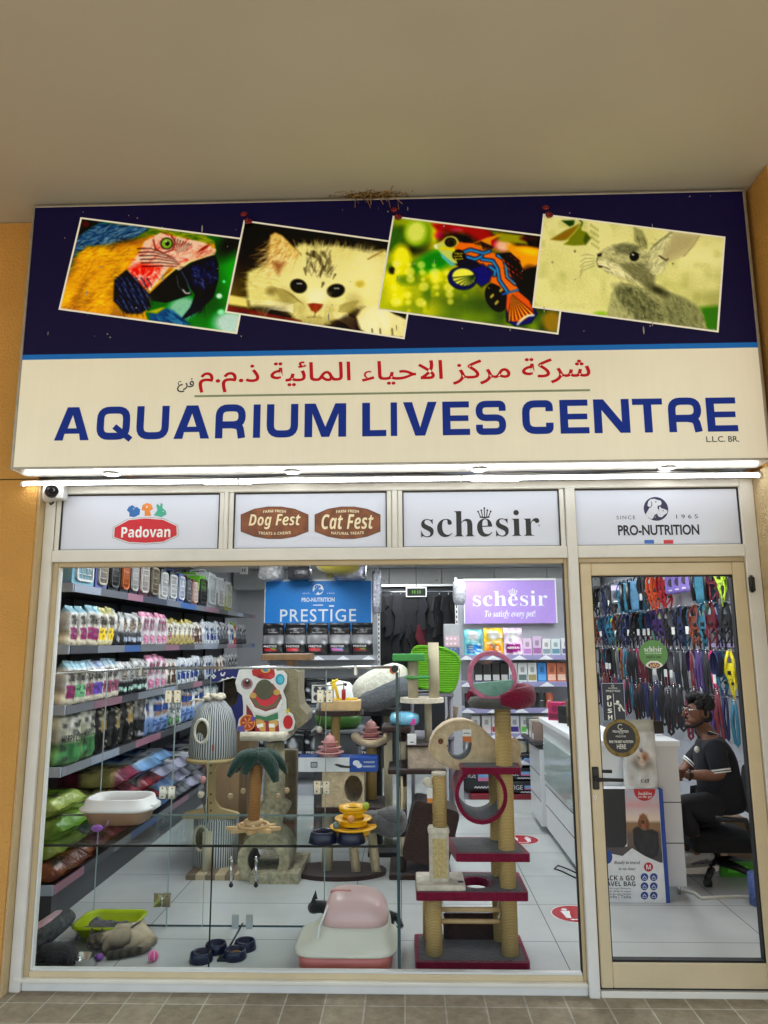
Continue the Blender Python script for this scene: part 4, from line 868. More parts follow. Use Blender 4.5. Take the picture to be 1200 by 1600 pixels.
# glossy soffit under the sign
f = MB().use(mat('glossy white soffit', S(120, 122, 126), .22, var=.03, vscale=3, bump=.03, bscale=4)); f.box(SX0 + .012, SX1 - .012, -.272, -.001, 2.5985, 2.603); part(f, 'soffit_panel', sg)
f = MB().use(mat('silver cable duct', S(170, 172, 174), .3, .9, bump=.3, bscale=30))
f.tube([(-2.02 + i * .19, -.085 + .012 * math.sin(i * 1.3), 2.583 + .006 * math.sin(i * 1.9)) for i in range(21)], .009, 8); tag(f.build('cable'), 'wavy silver cable run under the shop sign', 'cable')
LAMP = mat('lit downlight lens', (1, .97, .92), .5, emis=9)
for i, (x, y) in enumerate([(175, 740), (457, 737), (748, 733), (1042, 731)]):
    p = WZ(x, y, 2.597)
    t = thing('downlight', ['round recessed downlight above the dog treat badge' if i == 1 else 'round recessed downlight above the red badge panel', 'round recessed downlight above the dog treat badge', 'round recessed downlight above the black serif lettering', 'round recessed downlight nearest the door hinges'][i] + ' under the sign', 'downlight', (p.x, p.y, 2.5985), 'downlights under the shop sign')
    f = MB().use(CHROME); f.lathe([(.036, 0), (.052, -.002), (.05, -.008), (.038, -.009), (.036, -.004)], 24, M=TR(p.x, p.y, 2.5983), cap=False); part(f, 'ring', t)
    f = MB().use(LAMP); f.lathe([(.0, -.004), (.036, -.004)], 24, M=TR(p.x, p.y, 2.5983) , cap=False); f.F = [tuple(reversed(q)) for q in f.F]; part(f, 'lens', t)
lt = thing('led_tube', 'long bright white tube lamp along the top of the shopfront', 'lamp', (-.1, -.125, 2.553))
f = MB().use(mat('lit led tube', (.92, .96, 1.0), .5, emis=10))
f.cyl((-2.075, -.125, 2.553), (1.862, -.125, 2.553), .0072, n=12); part(f, 'tube', lt)
f = MB().use(WHITEP); f.box(-2.08, 1.866, -.119, -.113, 2.548, 2.572); [f.box(x - .006, x + .006, -.138, -.108, 2.541, 2.566, .002) for x in (-2.08, -.9, .3, 1.864)]; part(f, 'tube_holder', lt)
# security camera on its white box
p = W(88, 772, -.05)
t = thing('security_camera', 'small white security camera with black front on a white box', 'camera', tuple(p))
f = MB().use(WHITEP); f.box(p.x - .055, p.x + .06, -.10, -.035, p.z - .035, p.z + .05, .005); part(f, 'junction_box', t)
M = TR(p.x + .01, -.135, p.z - .012) @ RZ(38) @ RX(-16)
f = MB().use(WHITEP); f.lathe([(.0, .075), (.02, .074), (.03, .06), (.033, .0), (.033, -.01)], 18, M=M @ RX(-90)); part(f, 'camera_body', t)
f = MB().use(BLACKP); f.lathe([(.0335, -.01), (.034, -.035), (.029, -.04), (.028, -.036), (.0, -.036)], 18, M=M @ RX(-90)); f.use(mat('lens glass', (.01, .01, .015), .05)); f.lathe([(.0, .0), (.012, .002), (.013, .0)], 12, M=M @ TR(0, -.037, 0) @ RX(90)); part(f, 'black_front', t)
f = MB().use(WHITEP); f.cyl((p.x + .005, -.10, p.z + .01), (p.x + .01, -.13, p.z - .005), .012); part(f, 'bracket', t)
f = MB().use(BLACKP); f.tube([(p.x - .02, -.075, p.z - .03), (p.x - .02, -.08, p.z - .05), (p.x - .01, -.085, p.z - .065), (p.x + .005, -.08, p.z - .05)], .006, 6); part(f, 'cable_knot', t)
# straw nest caught on the top edge of the sign
rn = random.Random(5); f = MB(); q = W(582, 305, -.29)
for cc in ((150, 116, 66), (112, 86, 50), (176, 144, 90)):
    f.use(flat(cc, .9))
    for k in range(70):
        x = q.x + rn.gauss(0, .075); z = q.z + .0 + abs(rn.gauss(0, .03)); y = -.27 - abs(rn.gauss(0, .025)); a = rn.uniform(0, 6.28); L = rn.uniform(.05, .13)
        dz = math.sin(a) * L * .45 - (.05 if rn.random() < .12 else 0)
        f.tube([(x, y, z), (x + math.cos(a) * L * .5, y - rn.uniform(0, .02), z + dz * .5 + rn.uniform(-.012, .012)), (x + math.cos(a) * L, y + rn.uniform(-.02, .01), min(z + dz, 4.118))], .0021, 4)
tag(f.build('straw_nest'), 'dry straw birds nest on the top edge of the shop sign', 'nest')
f = MB().use(flat((176, 172, 160), .9)); rn = random.Random(9)
for k in range(70): x, z, r = rn.uniform(SX0 + .1, SX1 - .1), rn.uniform(3.3, 4.08), rn.choice((.002, .003, .004)); f._sheet(circ(x, z, r, r * rn.choice((1, 1, 1.6, 6)), n=7), frame((0, SY - .008 - k * .00001, 0)))
part(f, 'dust_specks', sg)['kind'] = 'stuff'
# ------------------------------------------------------------ shop lighting (lit ceiling panels)
PANEL = mat('lit ceiling panel', (.93, .97, 1.0), .5, emis=14)
for i, (x, y, lx, ly) in enumerate([(-1.2, 1.2, .3, 1.2), (.6, 1.2, .3, 1.2), (-1.2, 3.4, .3, 1.2), (.6, 3.4, .3, 1.2), (-.3, 5.8, 1.2, .3), (2.0, 2.6, .3, 1.2), (2.1, 5.4, .3, 1.2)]):
    t = thing('ceiling_light', 'white lit panel on the shop ceiling ' + ['over the glass pen', 'over the burgundy cat tree', 'over the bag shelves aisle', 'over the purple banner aisle', 'near the dark clothes rack', 'over the man at the counter', 'over the far harnesses'][i], 'light', (x, y, 2.775), 'lit panels on the shop ceiling')
    f = MB().use(WHITEP); f.box(x - lx / 2 - .02, x + lx / 2 + .02, y - ly / 2 - .02, y + ly / 2 + .02, 2.755, 2.779); part(f, 'frame', t)
    f = MB().use(PANEL); f.box(x - lx / 2, x + lx / 2, y - ly / 2, y + ly / 2, 2.75, 2.7545); part(f, 'diffuser', t)

# ------------------------------------------------------------ bags
def bag(w, h, d, paint, text=(), seed=1, top=.13, M=None, mb=None, nx=14, ny=24, lean=0):
    """a standing pouch: width along x, printed front towards -y, pinched top"""
    f = mb or MB(); f.M = M; r = random.Random(seed)
    cv = Cv(nx, ny); paint(cv); col = cv.lin(); so_ = seed * 3.1
    def dep(t): 
        if t < .08: return d / 2 * (.80 + .2 * t / .08)
        if t > .94: return d / 2 * .08
        if t > .94 - top: k = (.94 - t) / top; return d / 2 * (.08 + .92 * k ** .75)
        return d / 2
    def P(u, t, s):
        x = (u - .5) * w * (1 - .02 * math.sin(math.pi * t) + .04 * max(0, t - .85)); q = dep(t)
        b = 1 - abs(2 * u - 1) ** 5 * .3
        nzv = noise.noise(Vector((u * 4, t * 6, so_ + s))) * .012 * min(1, w / .15)
        y = s * (q * b) + (nzv if t > .04 else 0) + lean * t * t
        return (x + noise.noise(Vector((t * 5, so_, 1))) * .004, y, t * h)
    V = []; C = []; Fs = []
    for i in range(ny):
        t = 1 - i / (ny - 1)
        for j in range(nx): V.append(P(j / (nx - 1), t, -1)); C.append(col[i, j])
    n0 = len(V); base = col[ny // 2, 0]
    for i in range(ny):
        t = 1 - i / (ny - 1)
        for j in range(nx): V.append(P(1 - j / (nx - 1), t, 1)); C.append(col[i, -1 if j < nx / 2 else 0])
    for i in range(ny - 1):
        for j in range(nx - 1):
            a = i * nx + j; Fs.append((a, a + nx, a + nx + 1, a + 1)); b = n0 + a; Fs.append((b, b + nx, b + nx + 1, b + 1))
        a, b = i * nx + nx - 1, n0 + i * nx; Fs.append((a, a + nx, b + nx, b)); a, b = n0 + i * nx + nx - 1, i * nx; Fs.append((a, a + nx, b + nx, b))
    Fs.append(tuple((ny - 1) * nx + j for j in range(nx))[::-1] + tuple(n0 + (ny - 1) * nx + j for j in range(nx))[::-1])
    f.use(BAGM); f.add(V, Fs, True, C)
    for tx, u, t, tw, th, c, st in text:
        p = P(u, t, -1); f.use(flat(c, .35)); f.text(tx, frame((p[0], p[1] - .012 * min(1, w / .2) - .003, p[2])), w=tw * w, h=th * h if th else None, st=st, bold=.01)
    f.M = None
    return f
c_ = lambda *a: C255(*a)
def dsg(base, topc=None, labc=None, lab=(.12, .88, .1, .38), pic=None, botc=None, stripe=None, seed=0, picy=.6, marks=(60, 60, 60)):
    def p(cv):
        cv.a[:] = c_(*base)
        if topc: cv.mix(np.clip((cv.Y - .8) * 14, 0, 1), c_(*topc))
        if pic:
            cv.ell(.5, picy, .30, .17, c_(*pic), .12); cv.ell(.36, picy + .1, .1, .07, c_(*pic), .05); cv.ell(.62, picy + .1, .1, .07, c_(*pic), .05); cv.ell(.5, picy - .02, .12, .07, c_(*[min(255, v + 60) for v in pic]), .08)
        if stripe: cv.mix(((cv.Y > .72) & (cv.Y < .78)).astype(float), c_(*stripe))
        if botc: cv.mix(np.clip((.42 - cv.Y) * 16, 0, 1), c_(*botc))
        if labc: cv.mix(((cv.X > lab[0]) & (cv.X < lab[1]) & (cv.Y > lab[2]) & (cv.Y < lab[3])).astype(float), c_(*labc))
        r = np.random.RandomState(seed)
        for k in range(17): x, y = r.rand() * .7 + .08, r.rand() * .8 + .06; cv.mix(((cv.X > x) & (cv.X < x + .08 + r.rand() * .22) & (abs(cv.Y - y) < .014 + .02 * r.rand())).astype(float) * .75, c_(*marks))
        cv.a *= (1 + (cv.nz(.18, seed) - .6)[..., None] * .5)
    return p
HC = lambda c: (('HAPPY CAT', .5, .62, .8, .09, (20, 20, 22), 'bold'),)
D = {   # name: (label words, size, paint, lettering)
 'magenta': ('white cat food bag with magenta label', (.148, .27, .09), dsg((222, 220, 214), (150, 196, 214), (132, 34, 92), (.12, .86, .16, .46), (150, 142, 128), (214, 205, 180)), HC(0)),
 'yellow': ('white cat food bag with yellow label', (.148, .268, .09), dsg((224, 221, 208), (196, 190, 120), (222, 190, 40), (.12, .86, .16, .46), (120, 106, 84), (216, 206, 160)), HC(0)),
 'blackfoot': ('white pouch with black foot and pale blue tag', (.15, .262, .085), dsg((206, 208, 208), None, (198, 208, 230), (.15, .85, .1, .24), (150, 128, 106), (26, 26, 28), seed=3), ()),
 'greenfoot': ('white pouch with black foot and mint tag', (.15, .262, .085), dsg((206, 208, 208), None, (170, 206, 194), (.15, .85, .1, .24), (140, 130, 120), (24, 26, 28), seed=4), ()),
 'pink': ('white pouch with pink top and pink paw marks', (.155, .285, .08), dsg((226, 220, 224), (226, 150, 182), (214, 140, 176), (.3, .7, .06, .3), (110, 90, 92), seed=5, marks=(190, 90, 130)), ()),
 'olive': ('white pouch with olive top and pink oval', (.145, .25, .08), dsg((222, 220, 208), (170, 156, 84), (204, 120, 164), (.3, .72, .22, .44), (170, 160, 140), (186, 172, 104), seed=6), ()),
 'blue': ('white and blue pouch with dark marks', (.14, .255, .08), dsg((214, 220, 226), None, (44, 70, 150), (.2, .8, .2, .42), (130, 140, 156), seed=7, marks=(40, 50, 90)), ()),
 'silver': ('silver grey foil pouch', (.14, .25, .08), dsg((178, 180, 184), None, (120, 124, 130), (.2, .8, .25, .5), (90, 92, 98), (60, 62, 68), seed=8), ()),
 'brown': ('white pouch with dark brown picture', (.145, .24, .08), dsg((214, 208, 200), None, (84, 52, 40), (.1, .9, .1, .42), (96, 70, 56), seed=9), ()),
 'limegreen': ('pouch with lime green and orange bands', (.14, .26, .08), dsg((226, 120, 60), (130, 200, 50), (230, 225, 200), (.2, .8, .3, .6), None, (214, 80, 40), seed=10), ()),
 'teal': ('white cat food bag with green label', (.15, .285, .09), dsg((220, 219, 212), (150, 196, 214), (104, 170, 120), (.12, .86, .14, .44), (140, 134, 122), (214, 206, 186)), HC(0)),
 'maroon': ('white cat food bag with maroon label', (.15, .285, .09), dsg((220, 218, 212), (158, 188, 206), (136, 74, 98), (.12, .86, .14, .44), (140, 134, 122), (214, 206, 186)), HC(0)),
 'purple': ('white cat food bag with violet label', (.15, .285, .09), dsg((222, 220, 216), (160, 180, 216), (92, 64, 168), (.12, .86, .14, .44), (140, 134, 122), (214, 206, 186)), HC(0)),
 'biggreen': ('large green and cream cat food bag', (.27, .385, .13), dsg((206, 206, 184), (170, 178, 160), (66, 128, 76), (.08, .92, .06, .36), (150, 148, 140), (96, 146, 84), seed=11, picy=.72), (('HAPPY CAT', .5, .45, .84, .13, (16, 16, 18), 'bold'),)),
 'blackgold': ('large black bag with gold picture', (.24, .36, .12), dsg((34, 34, 36), (44, 46, 48), (176, 146, 84), (.25, .8, .42, .6), (92, 84, 66), (18, 18, 20), seed=12, marks=(170, 160, 130)), ()),
 'greyblack': ('tall pale grey bag with black foot', (.22, .40, .12), dsg((176, 176, 174), (196, 196, 194), (200, 204, 214), (.1, .9, .06, .17), (96, 90, 84), (28, 28, 30), seed=13), ()),
 'bluelid': ('tall white bag with navy blue lettering', (.2, .34, .1), dsg((218, 222, 228), (170, 190, 214), (40, 70, 140), (.1, .9, .55, .72), (150, 110, 80), (120, 150, 200), seed=14, marks=(30, 60, 130)), ()),
 'greentag': ('white bag with small green square', (.19, .34, .1), dsg((208, 212, 212), (150, 170, 190), (90, 150, 90), (.15, .6, .08, .24), (150, 150, 150), None, seed=15), ()),
}
bagmesh = {}
def place_bag(key, x, y, z, label, group, ang=90):
    if key not in bagmesh:
        lb, (w, h, d), pt, tx = D[key]; o = bag(w, h, d, pt, tx, seed=len(bagmesh) + 2).build('food_bag'); bagmesh[key] = o
    else: o = bagmesh[key].copy(); COL.objects.link(o)
    o.location = (x, y, z + .004); r = random.Random(int(y * 1000) + int(z * 100)); o.rotation_euler = (RD(r.uniform(-3, 3)), RD(r.uniform(-2, 5)), RD(ang + r.uniform(-16, 12))); s = r.uniform(.93, 1.06); o.scale = (r.uniform(.95, 1.04), 1, s)
    return tag(o, label, 'bag', group)

# ------------------------------------------------------------ left wall shelving
SHX = -2.16; SHZ = (2.06, 1.662, 1.284, .91)
t = thing('shelving_unit', 'long dark grey wall shelving filled with bags on the left wall', 'shelving', (-2.4, 3.6, .03))
f = MB().use(DARKG); f.box(-2.65, -2.62, .76, 6.6, .03, 2.6); f.box(-2.62, -2.18, .78, 6.55, .03, .2); part(f, 'back_panel', t)
for k in range(7):
    f = MB().use(DARKG); y = .78 + k * .96; f.box(-2.6195, -2.595, y - .015, y + .015, .21, 2.55); part(f, 'upright', t)
STR = [(150, 160, 176), (96, 98, 104), (166, 116, 134), (70, 72, 78), (120, 124, 132), (62, 98, 156), (110, 112, 118), (140, 104, 118), (76, 78, 84), (130, 134, 142)]
for k, z in enumerate(SHZ + (.225,)):
    f = MB().use(DARKG); f.box(-2.6195, SHX - .012, .765, 6.55, z - .012, z + .018)
    f.use(flat((170, 186, 206), .4)); f.box(-2.58, SHX - .004, .752, .7645, z - .03, z + .03, .003)
    sh = part(f, 'shelf', t); y = .765
    f = MB(); i = k * 3
    while y < 6.5:
        L = [.42, .5, .33, .6][(i + k) % 4]; f.use(flat(STR[i % 10], .35)); f.box(SHX - .0118, SHX, y, min(y + L, 6.55), z - .028, z + .024); y += L + .004; i += 1
    part(f, 'price_strip', t, sub=sh)
seqs = [('upper bag shelf', 1.662 + .018, ['magenta'] * 3 + ['yellow'] * 2 + ['blackfoot'] * 4 + ['pink'] * 4 + ['olive'] * 6 + ['brown'] * 2 + ['blue'] * 5 + ['silver'] * 3 + ['blue'] * 2 + ['limegreen'] + ['silver'] * 4, .005),
        ('middle bag shelf', 1.284 + .018, ['magenta', 'teal', 'maroon', 'purple', 'maroon', 'maroon'] + ['greenfoot'] * 4 + ['pink'] * 3 + ['brown'] * 2 + ['blue'] * 5 + ['silver'] * 2 + ['blue'] * 3 + ['brown'] * 3 + ['silver'] * 5, .006),
        ('lower bag shelf', .91 + .018, ['biggreen'] * 2 + ['blackgold'] * 3 + ['greyblack'] + ['bluelid'] * 3 + ['greentag'] * 2 + ['bluelid'] * 4 + ['greentag'] * 3, .008)]
for rown, z, seq, gap in seqs:
    y = .79
    for i, k in enumerate(seq):
        w = D[k][1][0]
        place_bag(k, SHX - .075 if w < .2 else SHX - .09, y + w / 2, z, '%s, %s from window, %s' % (D[k][0], ORD[i], rown), 'bags standing on the left wall shelves')
        y += w * .99 + gap
        if y > 6.4: break
# a second rank of pouches behind the front row would not be seen

# pet carriers on the top shelf
def carrier(shell, top, door, w, h, dp):
    root = thing('pet_carrier', 'x', 'pet carrier', (0, 0, 0), 'pet carriers on the top shelf', local=True)
    f = MB().use(flat(shell, .35))
    f.prism(rrect(-w / 2, w / 2, 0, h * .52, .03, 3), dp - .03, frame((0, -dp / 2 + .03, 0)) @ SCL(1, 1, -1) if 0 else frame((0, dp / 2, 0)), smooth=False); part(f, 'lower_shell', root)
    f = MB().use(flat(top, .35)); f.prism([(-w / 2, h * .53), (w / 2, h * .53), (w / 2 - .01, h * .8), (w / 2 - .05, h), (-w / 2 + .05, h), (-w / 2 + .01, h * .8)], dp - .03, frame((0, dp / 2, 0))); f.box(-w / 2 - .008, w / 2 + .008, -dp / 2 + .03, dp / 2, h * .5, h * .55); part(f, 'upper_shell', root)
    f = MB().use(flat(door, .35)); y0 = -dp / 2 + .012
    f.prism([rrect(-w * .38, w * .38, h * .12, h * .9, .04, 3), rrect(-w * .33, w * .33, h * .17, h * .85, .03, 3)], .016, frame((0, y0 + .016, 0)))
    for i in range(5): x = -w * .26 + i * w * .13; f.cyl((x, y0 + .008, h * .16), (x, y0 + .008, h * .86), .004, n=6)
    for i in range(4): z = h * (.28 + i * .15); f.cyl((-w * .33, y0 + .008, z), (w * .33, y0 + .008, z), .004, n=6)
    part(f, 'grille_door', root)
    f = MB().use(flat(top, .35)); f.tube([(0, -dp * .22, h), (0, -dp * .2, h + .035), (0, dp * .2, h + .035), (0, dp * .22, h)], .012, 8); part(f, 'handle', root)
    return root
cars = [((126, 178, 198), (126, 178, 198), (210, 214, 214), .34, .30, 'sky blue'), ((96, 104, 164), (60, 62, 90), (190, 182, 160), .2, .3, 'violet blue'), ((30, 30, 32), (36, 36, 38), (80, 80, 80), .19, .28, 'black'), ((34, 32, 34), (28, 28, 30), (204, 110, 60), .17, .29, 'black and orange'), ((28, 28, 30), (32, 32, 34), (200, 200, 200), .17, .3, 'black and silver'), ((96, 34, 46), (80, 30, 40), (220, 216, 210), .22, .31, 'maroon'), ((58, 40, 36), (52, 38, 36), (150, 140, 120), .22, .3, 'dark brown'), ((196, 198, 196), (40, 40, 42), (226, 228, 228), .22, .28, 'white rimmed'), ((150, 156, 166), (34, 36, 40), (226, 228, 228), .24, .28, 'grey and black'), ((90, 112, 170), (78, 96, 150), (214, 220, 230), .22, .29, 'mid blue'), ((40, 40, 44), (44, 44, 48), (120, 120, 124), .2, .27, 'charcoal'), ((150, 96, 80), (120, 70, 60), (220, 200, 190), .2, .27, 'terracotta'), ((34, 36, 34), (112, 190, 50), (60, 60, 60), .34, .33, 'bright green and black'), ((150, 156, 160), (214, 218, 218), (190, 194, 196), .36, .40, 'pale grey hooded'), ((120, 116, 110), (220, 222, 222), (200, 200, 200), .36, .38, 'white hooded'), ((160, 160, 60), (214, 216, 214), (190, 194, 180), .34, .36, 'white and olive')]
y = .80; cz = 2.06 + .018
for i, (a, b, c, w, h, nm) in enumerate(cars):
    o = carrier(a, b, c, w, h, .40); o.location = (SHX - .21, y + w / 2, cz); o.rotation_euler.z = RD(90)
    o['label'] = nm + ' pet carrier, ' + ORD[i] + ' from window on the top shelf'; y += w + .03
# sacks lying in stacks on the bottom deck
def sack(base, band, lab, seed, w=.42, h=.56, d=.13, text=()):
    M = RZ(-90) @ TR(0, -h / 2, d / 2) @ RX(-90)
    return bag(w, h, d, dsg(base, band, lab, (.15, .85, .3, .6), None, band, seed=seed), text, seed=seed, top=.1, M=M)
sk = [('lime green', (120, 168, 50), (170, 190, 96), (206, 214, 150)), ('pale green', (150, 176, 84), (104, 146, 50), (60, 80, 40)), ('rust brown', (146, 84, 52), (110, 60, 40), (190, 176, 150)), ('maroon and straw', (190, 176, 110), (132, 52, 74), (206, 196, 140)), ('straw coloured', (186, 172, 120), (150, 70, 80), (90, 86, 70)), ('pale blue', (206, 214, 222), (120, 160, 206), (66, 116, 190)), ('white and red', (196, 198, 200), (128, 34, 44), (170, 40, 50)), ('silver', (196, 198, 202), (150, 150, 170), (90, 84, 130)), ('pale grey', (150, 154, 160), (120, 124, 130), (160, 164, 170))]
sm = [sack(a, b, c, 20 + i).build('litter_sack') for i, (n, a, b, c) in enumerate(sk)]
used = set()
cols = [(.98, [2, 0, 1, 0], 0), (1.45, [2, 8, 1], 0), (1.92, [4, 3, 4, 3], 0), (2.40, [8, 6, 6, 5], 0), (2.88, [5, 5, 7, 5], 0), (3.36, [8, 7, 7], 0), (3.84, [7, 8, 7], 0), (4.4, [8, 6, 7], 0), (4.95, [8, 7, 8], 0)]
for ci, (y, st, dx) in enumerate(cols):
    z = .246
    for k, i in enumerate(st):
        o = sm[i] if i not in used else sm[i].copy()
        if i in used: COL.objects.link(o)
        used.add(i); r = random.Random(ci * 7 + k)
        o.location = (SHX - .27 + r.uniform(-.02, .05), y + r.uniform(-.02, .02), z); o.rotation_euler.z = RD(r.uniform(-5, 5))
        tag(o, '%s sack lying %s in the %s stack from the window' % (sk[i][0], ['lowest', 'second up', 'third up', 'topmost'][k], ORD[ci]), 'sack', 'sacks stacked on the bottom deck'); z += .125
# boxes and price board at the near end of the deck
def carton(x0, x1, y0, y1, z0, z1, col, name, label, cat='box', rz=0, extra=None):
    t = thing(name, label, cat, ((x0 + x1) / 2, (y0 + y1) / 2, z0))
    f = MB().use(BOXM); r = .004
    f.box(x0, x1, y0, y1, z0, z1, r); f.C = [S(*col)] * len(f.V); f.hascol = True; part(f, 'carton_body', t)
    f = MB().use(flat(tuple(int(v * .7) for v in col), .5)); f.box(x0 + .01, x1 - .01, (y0 + y1) / 2 - .001, (y0 + y1) / 2 + .001, z1 - .001, z1 + .0006)
    f.use(flat(tuple(min(255, int(v * 1.25 + 20)) for v in col), .5)); f.box(x0 + (x1 - x0) * .2, x0 + (x1 - x0) * .8, y0 - .0007, y0 + .001, z0 + (z1 - z0) * .3, z0 + (z1 - z0) * .75)
    part(f, 'printing', t); t.rotation_euler.z = RD(rz)
    return t
# ------------------------------------------------------------ banner gondola at the back (blue)
def gondola(name, label, xa, xb, Y, dep, shelves, top, labelstrip):
    x0, x1 = W(xa, 1003, Y).x, W(xb, 1003, Y).x
    t = thing(name, label, 'shelving', ((x0 + x1) / 2, Y + dep / 2, .03))
    f = MB().use(mat('grey gondola steel', S(168, 170, 178), .45, var=.05)); f.box(x0 + .03, x1 - .03, Y + dep - .03, Y + dep, .03, top); f.box(x0 + .031, x1 - .031, Y + .02, Y + dep - .031, .03, .14); part(f, 'back_panel', t)
    for xx in (x0, x1 - .03):
        f = MB().use(WHITEP); f.box(xx, xx + .03, Y + dep - .045, Y + dep + .005, .03, top + .02); f.use(BLACKP)
        for k in range(36): z = .3 + k * .055; f.box(xx + .009, xx + .021, Y + dep - .0462, Y + dep - .044, z, z + .028)
        part(f, 'perforated_upright', t)
    for z in shelves:
        f = MB().use(WHITEP); f.box(x0 + .0305, x1 - .0305, Y + .012, Y + dep - .0455, z - .025, z); sh = part(f, 'shelf', t)
        f = MB().use(flat(labelstrip, .4)); f.box(x0 + .02, x1 - .02, Y, Y + .0118, z - .045, z + .006)
        f.use(flat((228, 230, 236), .4)); n = 5
        for k in range(n): xx = x0 + .08 + (x1 - x0 - .2) * k / (n - 1); f._sheet([(xx - .08, z - .043), (xx + .08, z - .043), (xx, z + .002)], frame((0, Y - .0006, 0)))
        part(f, 'price_strip', t, sub=sh)
    return t, x0, x1
YB = 4.55
zB = [W(500, y, YB).z for y in (1025, 1107, 1190)]
gB, bx0, bx1 = gondola('gondola', 'grey shelving of black food bags under a bright blue banner', 408, 592, YB, .42, zB, W(500, 903, YB).z, (150, 152, 160))
def banner(xa, ya, xb, yb, Y, col, name, label):
    x0, x1, z0, z1 = rect(xa, ya, xb, yb, Y)
    t = thing(name, label, 'banner', ((x0 + x1) / 2, Y, z0))
    f = MB().use(flat(col, .5)); f.box(x0, x1, Y, Y + .008, z0, z1); part(f, 'printed_board', t)
    f = MB().use(WHITEP); f.box(x0 - .01, x1 + .01, Y - .006, Y + .012, z1 + .0005, z1 + .02); f.box(x0 - .012, x0 - .0005, Y - .006, Y + .012, z0, z1); f.box(x1 + .0005, x1 + .012, Y - .006, Y + .012, z0, z1); part(f, 'edge_trim', t)
    return t, x0, x1, z0, z1
YS_ = YB + .36
b, x0, x1, z0, z1 = banner(414.5, 908, 580, 985, YS_, (14, 132, 222), 'banner', 'bright blue shelf banner reading PRESTIGE above black bags')
f = MB(); BW = flat((232, 244, 252), .5); q = lambda x, y: W(x, y, YS_ - .002)
p = q(497, 921); roundel(f, p.x, p.z, .066, YS_ - .002, BW, flat((14, 132, 222), .5))
f.use(BW); p = q(497, 937); f.text('PRO-NUTRITION', frame(p), w=.40, h=.052, bold=.03); p = q(478, 927); f.text('SINCE', frame(p), w=.085, h=.014); p = q(517, 927); f.text('1965', frame(p), w=.085, h=.015)
p = q(497, 945.5); f.box(p.x - .06, p.x + .06, YS_ - .003, YS_ - .001, p.z - .006, p.z + .006); p = q(518, 947); f.box(p.x - .03, p.x + .03, YS_ - .003, YS_ - .001, p.z - .008, p.z + .010)
p = q(497, 961.5); f.text('PRESTIGE', frame(p), w=.915, h=.15, bold=.006, gap=1.12)
part(f, 'lettering', b)
def pbag(accent, acc2, seed, w=.245, h=.375):
    def p(cv):
        cv.a[:] = c_(26, 27, 30); cv.mix(((cv.Y > .36) & (cv.Y < .62)).astype(float) * (.45 + .5 * cv.nz(.22, seed)), c_(196, 196, 200)); cv.mix(((cv.Y < .31) & (cv.Y > .12) & (cv.X > .08) & (cv.X < .7)).astype(float), c_(40, 40, 44))
        cv.mix(((cv.Y < .22) & (cv.Y > .14) & (cv.X > .08) & (cv.X < .68)).astype(float), c_(*accent)); cv.mix(((cv.Y < .26) & (cv.Y > .20) & (cv.X > .4) & (cv.X < .68)).astype(float), c_(*acc2)); cv.ell(.84, .4, .08, .055, c_(215, 215, 220), .05)
        cv.ell(.5, .78, .09, .05, c_(190, 190, 196), .05, 0, .6)
    return bag(w, h, .12, p, (('PRESTIGE', .40, .29, .62, .06, (226, 226, 230), None), ('PRO-NUTRITION', .5, .71, .45, .03, (190, 190, 190), None)), seed=seed, top=.1)
PB = [pbag((196, 40, 48), (120, 160, 60), 41).build('food_bag'), pbag((206, 60, 66), (206, 60, 66), 42).build('food_bag'), pbag((204, 60, 66), (170, 50, 50), 43).build('food_bag'), pbag((200, 110, 180), (70, 150, 190), 44).build('food_bag'), pbag((140, 36, 40), (110, 140, 50), 45).build('food_bag')]
BW_ = ['red and green stripe', 'plain red stripe', 'dark red stripe', 'pink and blue stripe', 'maroon and olive stripe']
for i, x in enumerate((427.5, 462, 496.5, 531, 566)):
    o = PB[i]; p = W(x, 1000, YB + .13); o.location = (p.x, YB + .14, zB[0] + .001); tag(o, 'black food bag with %s under the blue banner' % BW_[i], 'bag', 'black bags on the blue banner shelving')
def pbag2(seed, acc):
    def p(cv):
        cv.a[:] = c_(30, 31, 34); cv.ell(.5, .5, .2, .16, c_(170, 172, 176), .1); cv.ell(.5, .66, .09, .08, c_(190, 190, 194), .08); cv.mix(((cv.Y < .3) & (cv.Y > .22)).astype(float) * .8, c_(70, 72, 78)); cv.mix(((cv.Y < .12) & (cv.Y > .04)).astype(float), c_(*acc)); cv.ell(.12, .6, .1, .06, c_(200, 202, 206), .05)
    return bag(.26, .33, .12, p, (('PRESTIGE', .5, .26, .8, .07, (214, 214, 218), None),), seed=seed, top=.1)
P2 = [pbag2(51, (90, 92, 98)).build('food_bag'), pbag2(52, (110, 170, 40)).build('food_bag'), pbag2(53, (60, 100, 170)).build('food_bag')]
k0 = 0
for row, z in ((1, zB[1]), (2, zB[2])):
    for i, x in enumerate((425, 460, 495, 530, 565)):
        j = (i + row) % 3; o = P2[j] if k0 < 3 and P2[j].location.length == 0 else P2[j].copy()
        if o is not P2[j]: COL.objects.link(o)
        k0 += 1; p = W(x, 1050, YB + .13); o.location = (p.x, YB + .15, z + .001)
        tag(o, 'black bag with white figure and %s foot, %s along the %s shelf below the banner' % (['grey', 'lime', 'blue'][j], ORD[i], ['', 'second', 'third'][row]), 'bag', 'black bags on the lower blue banner shelves')
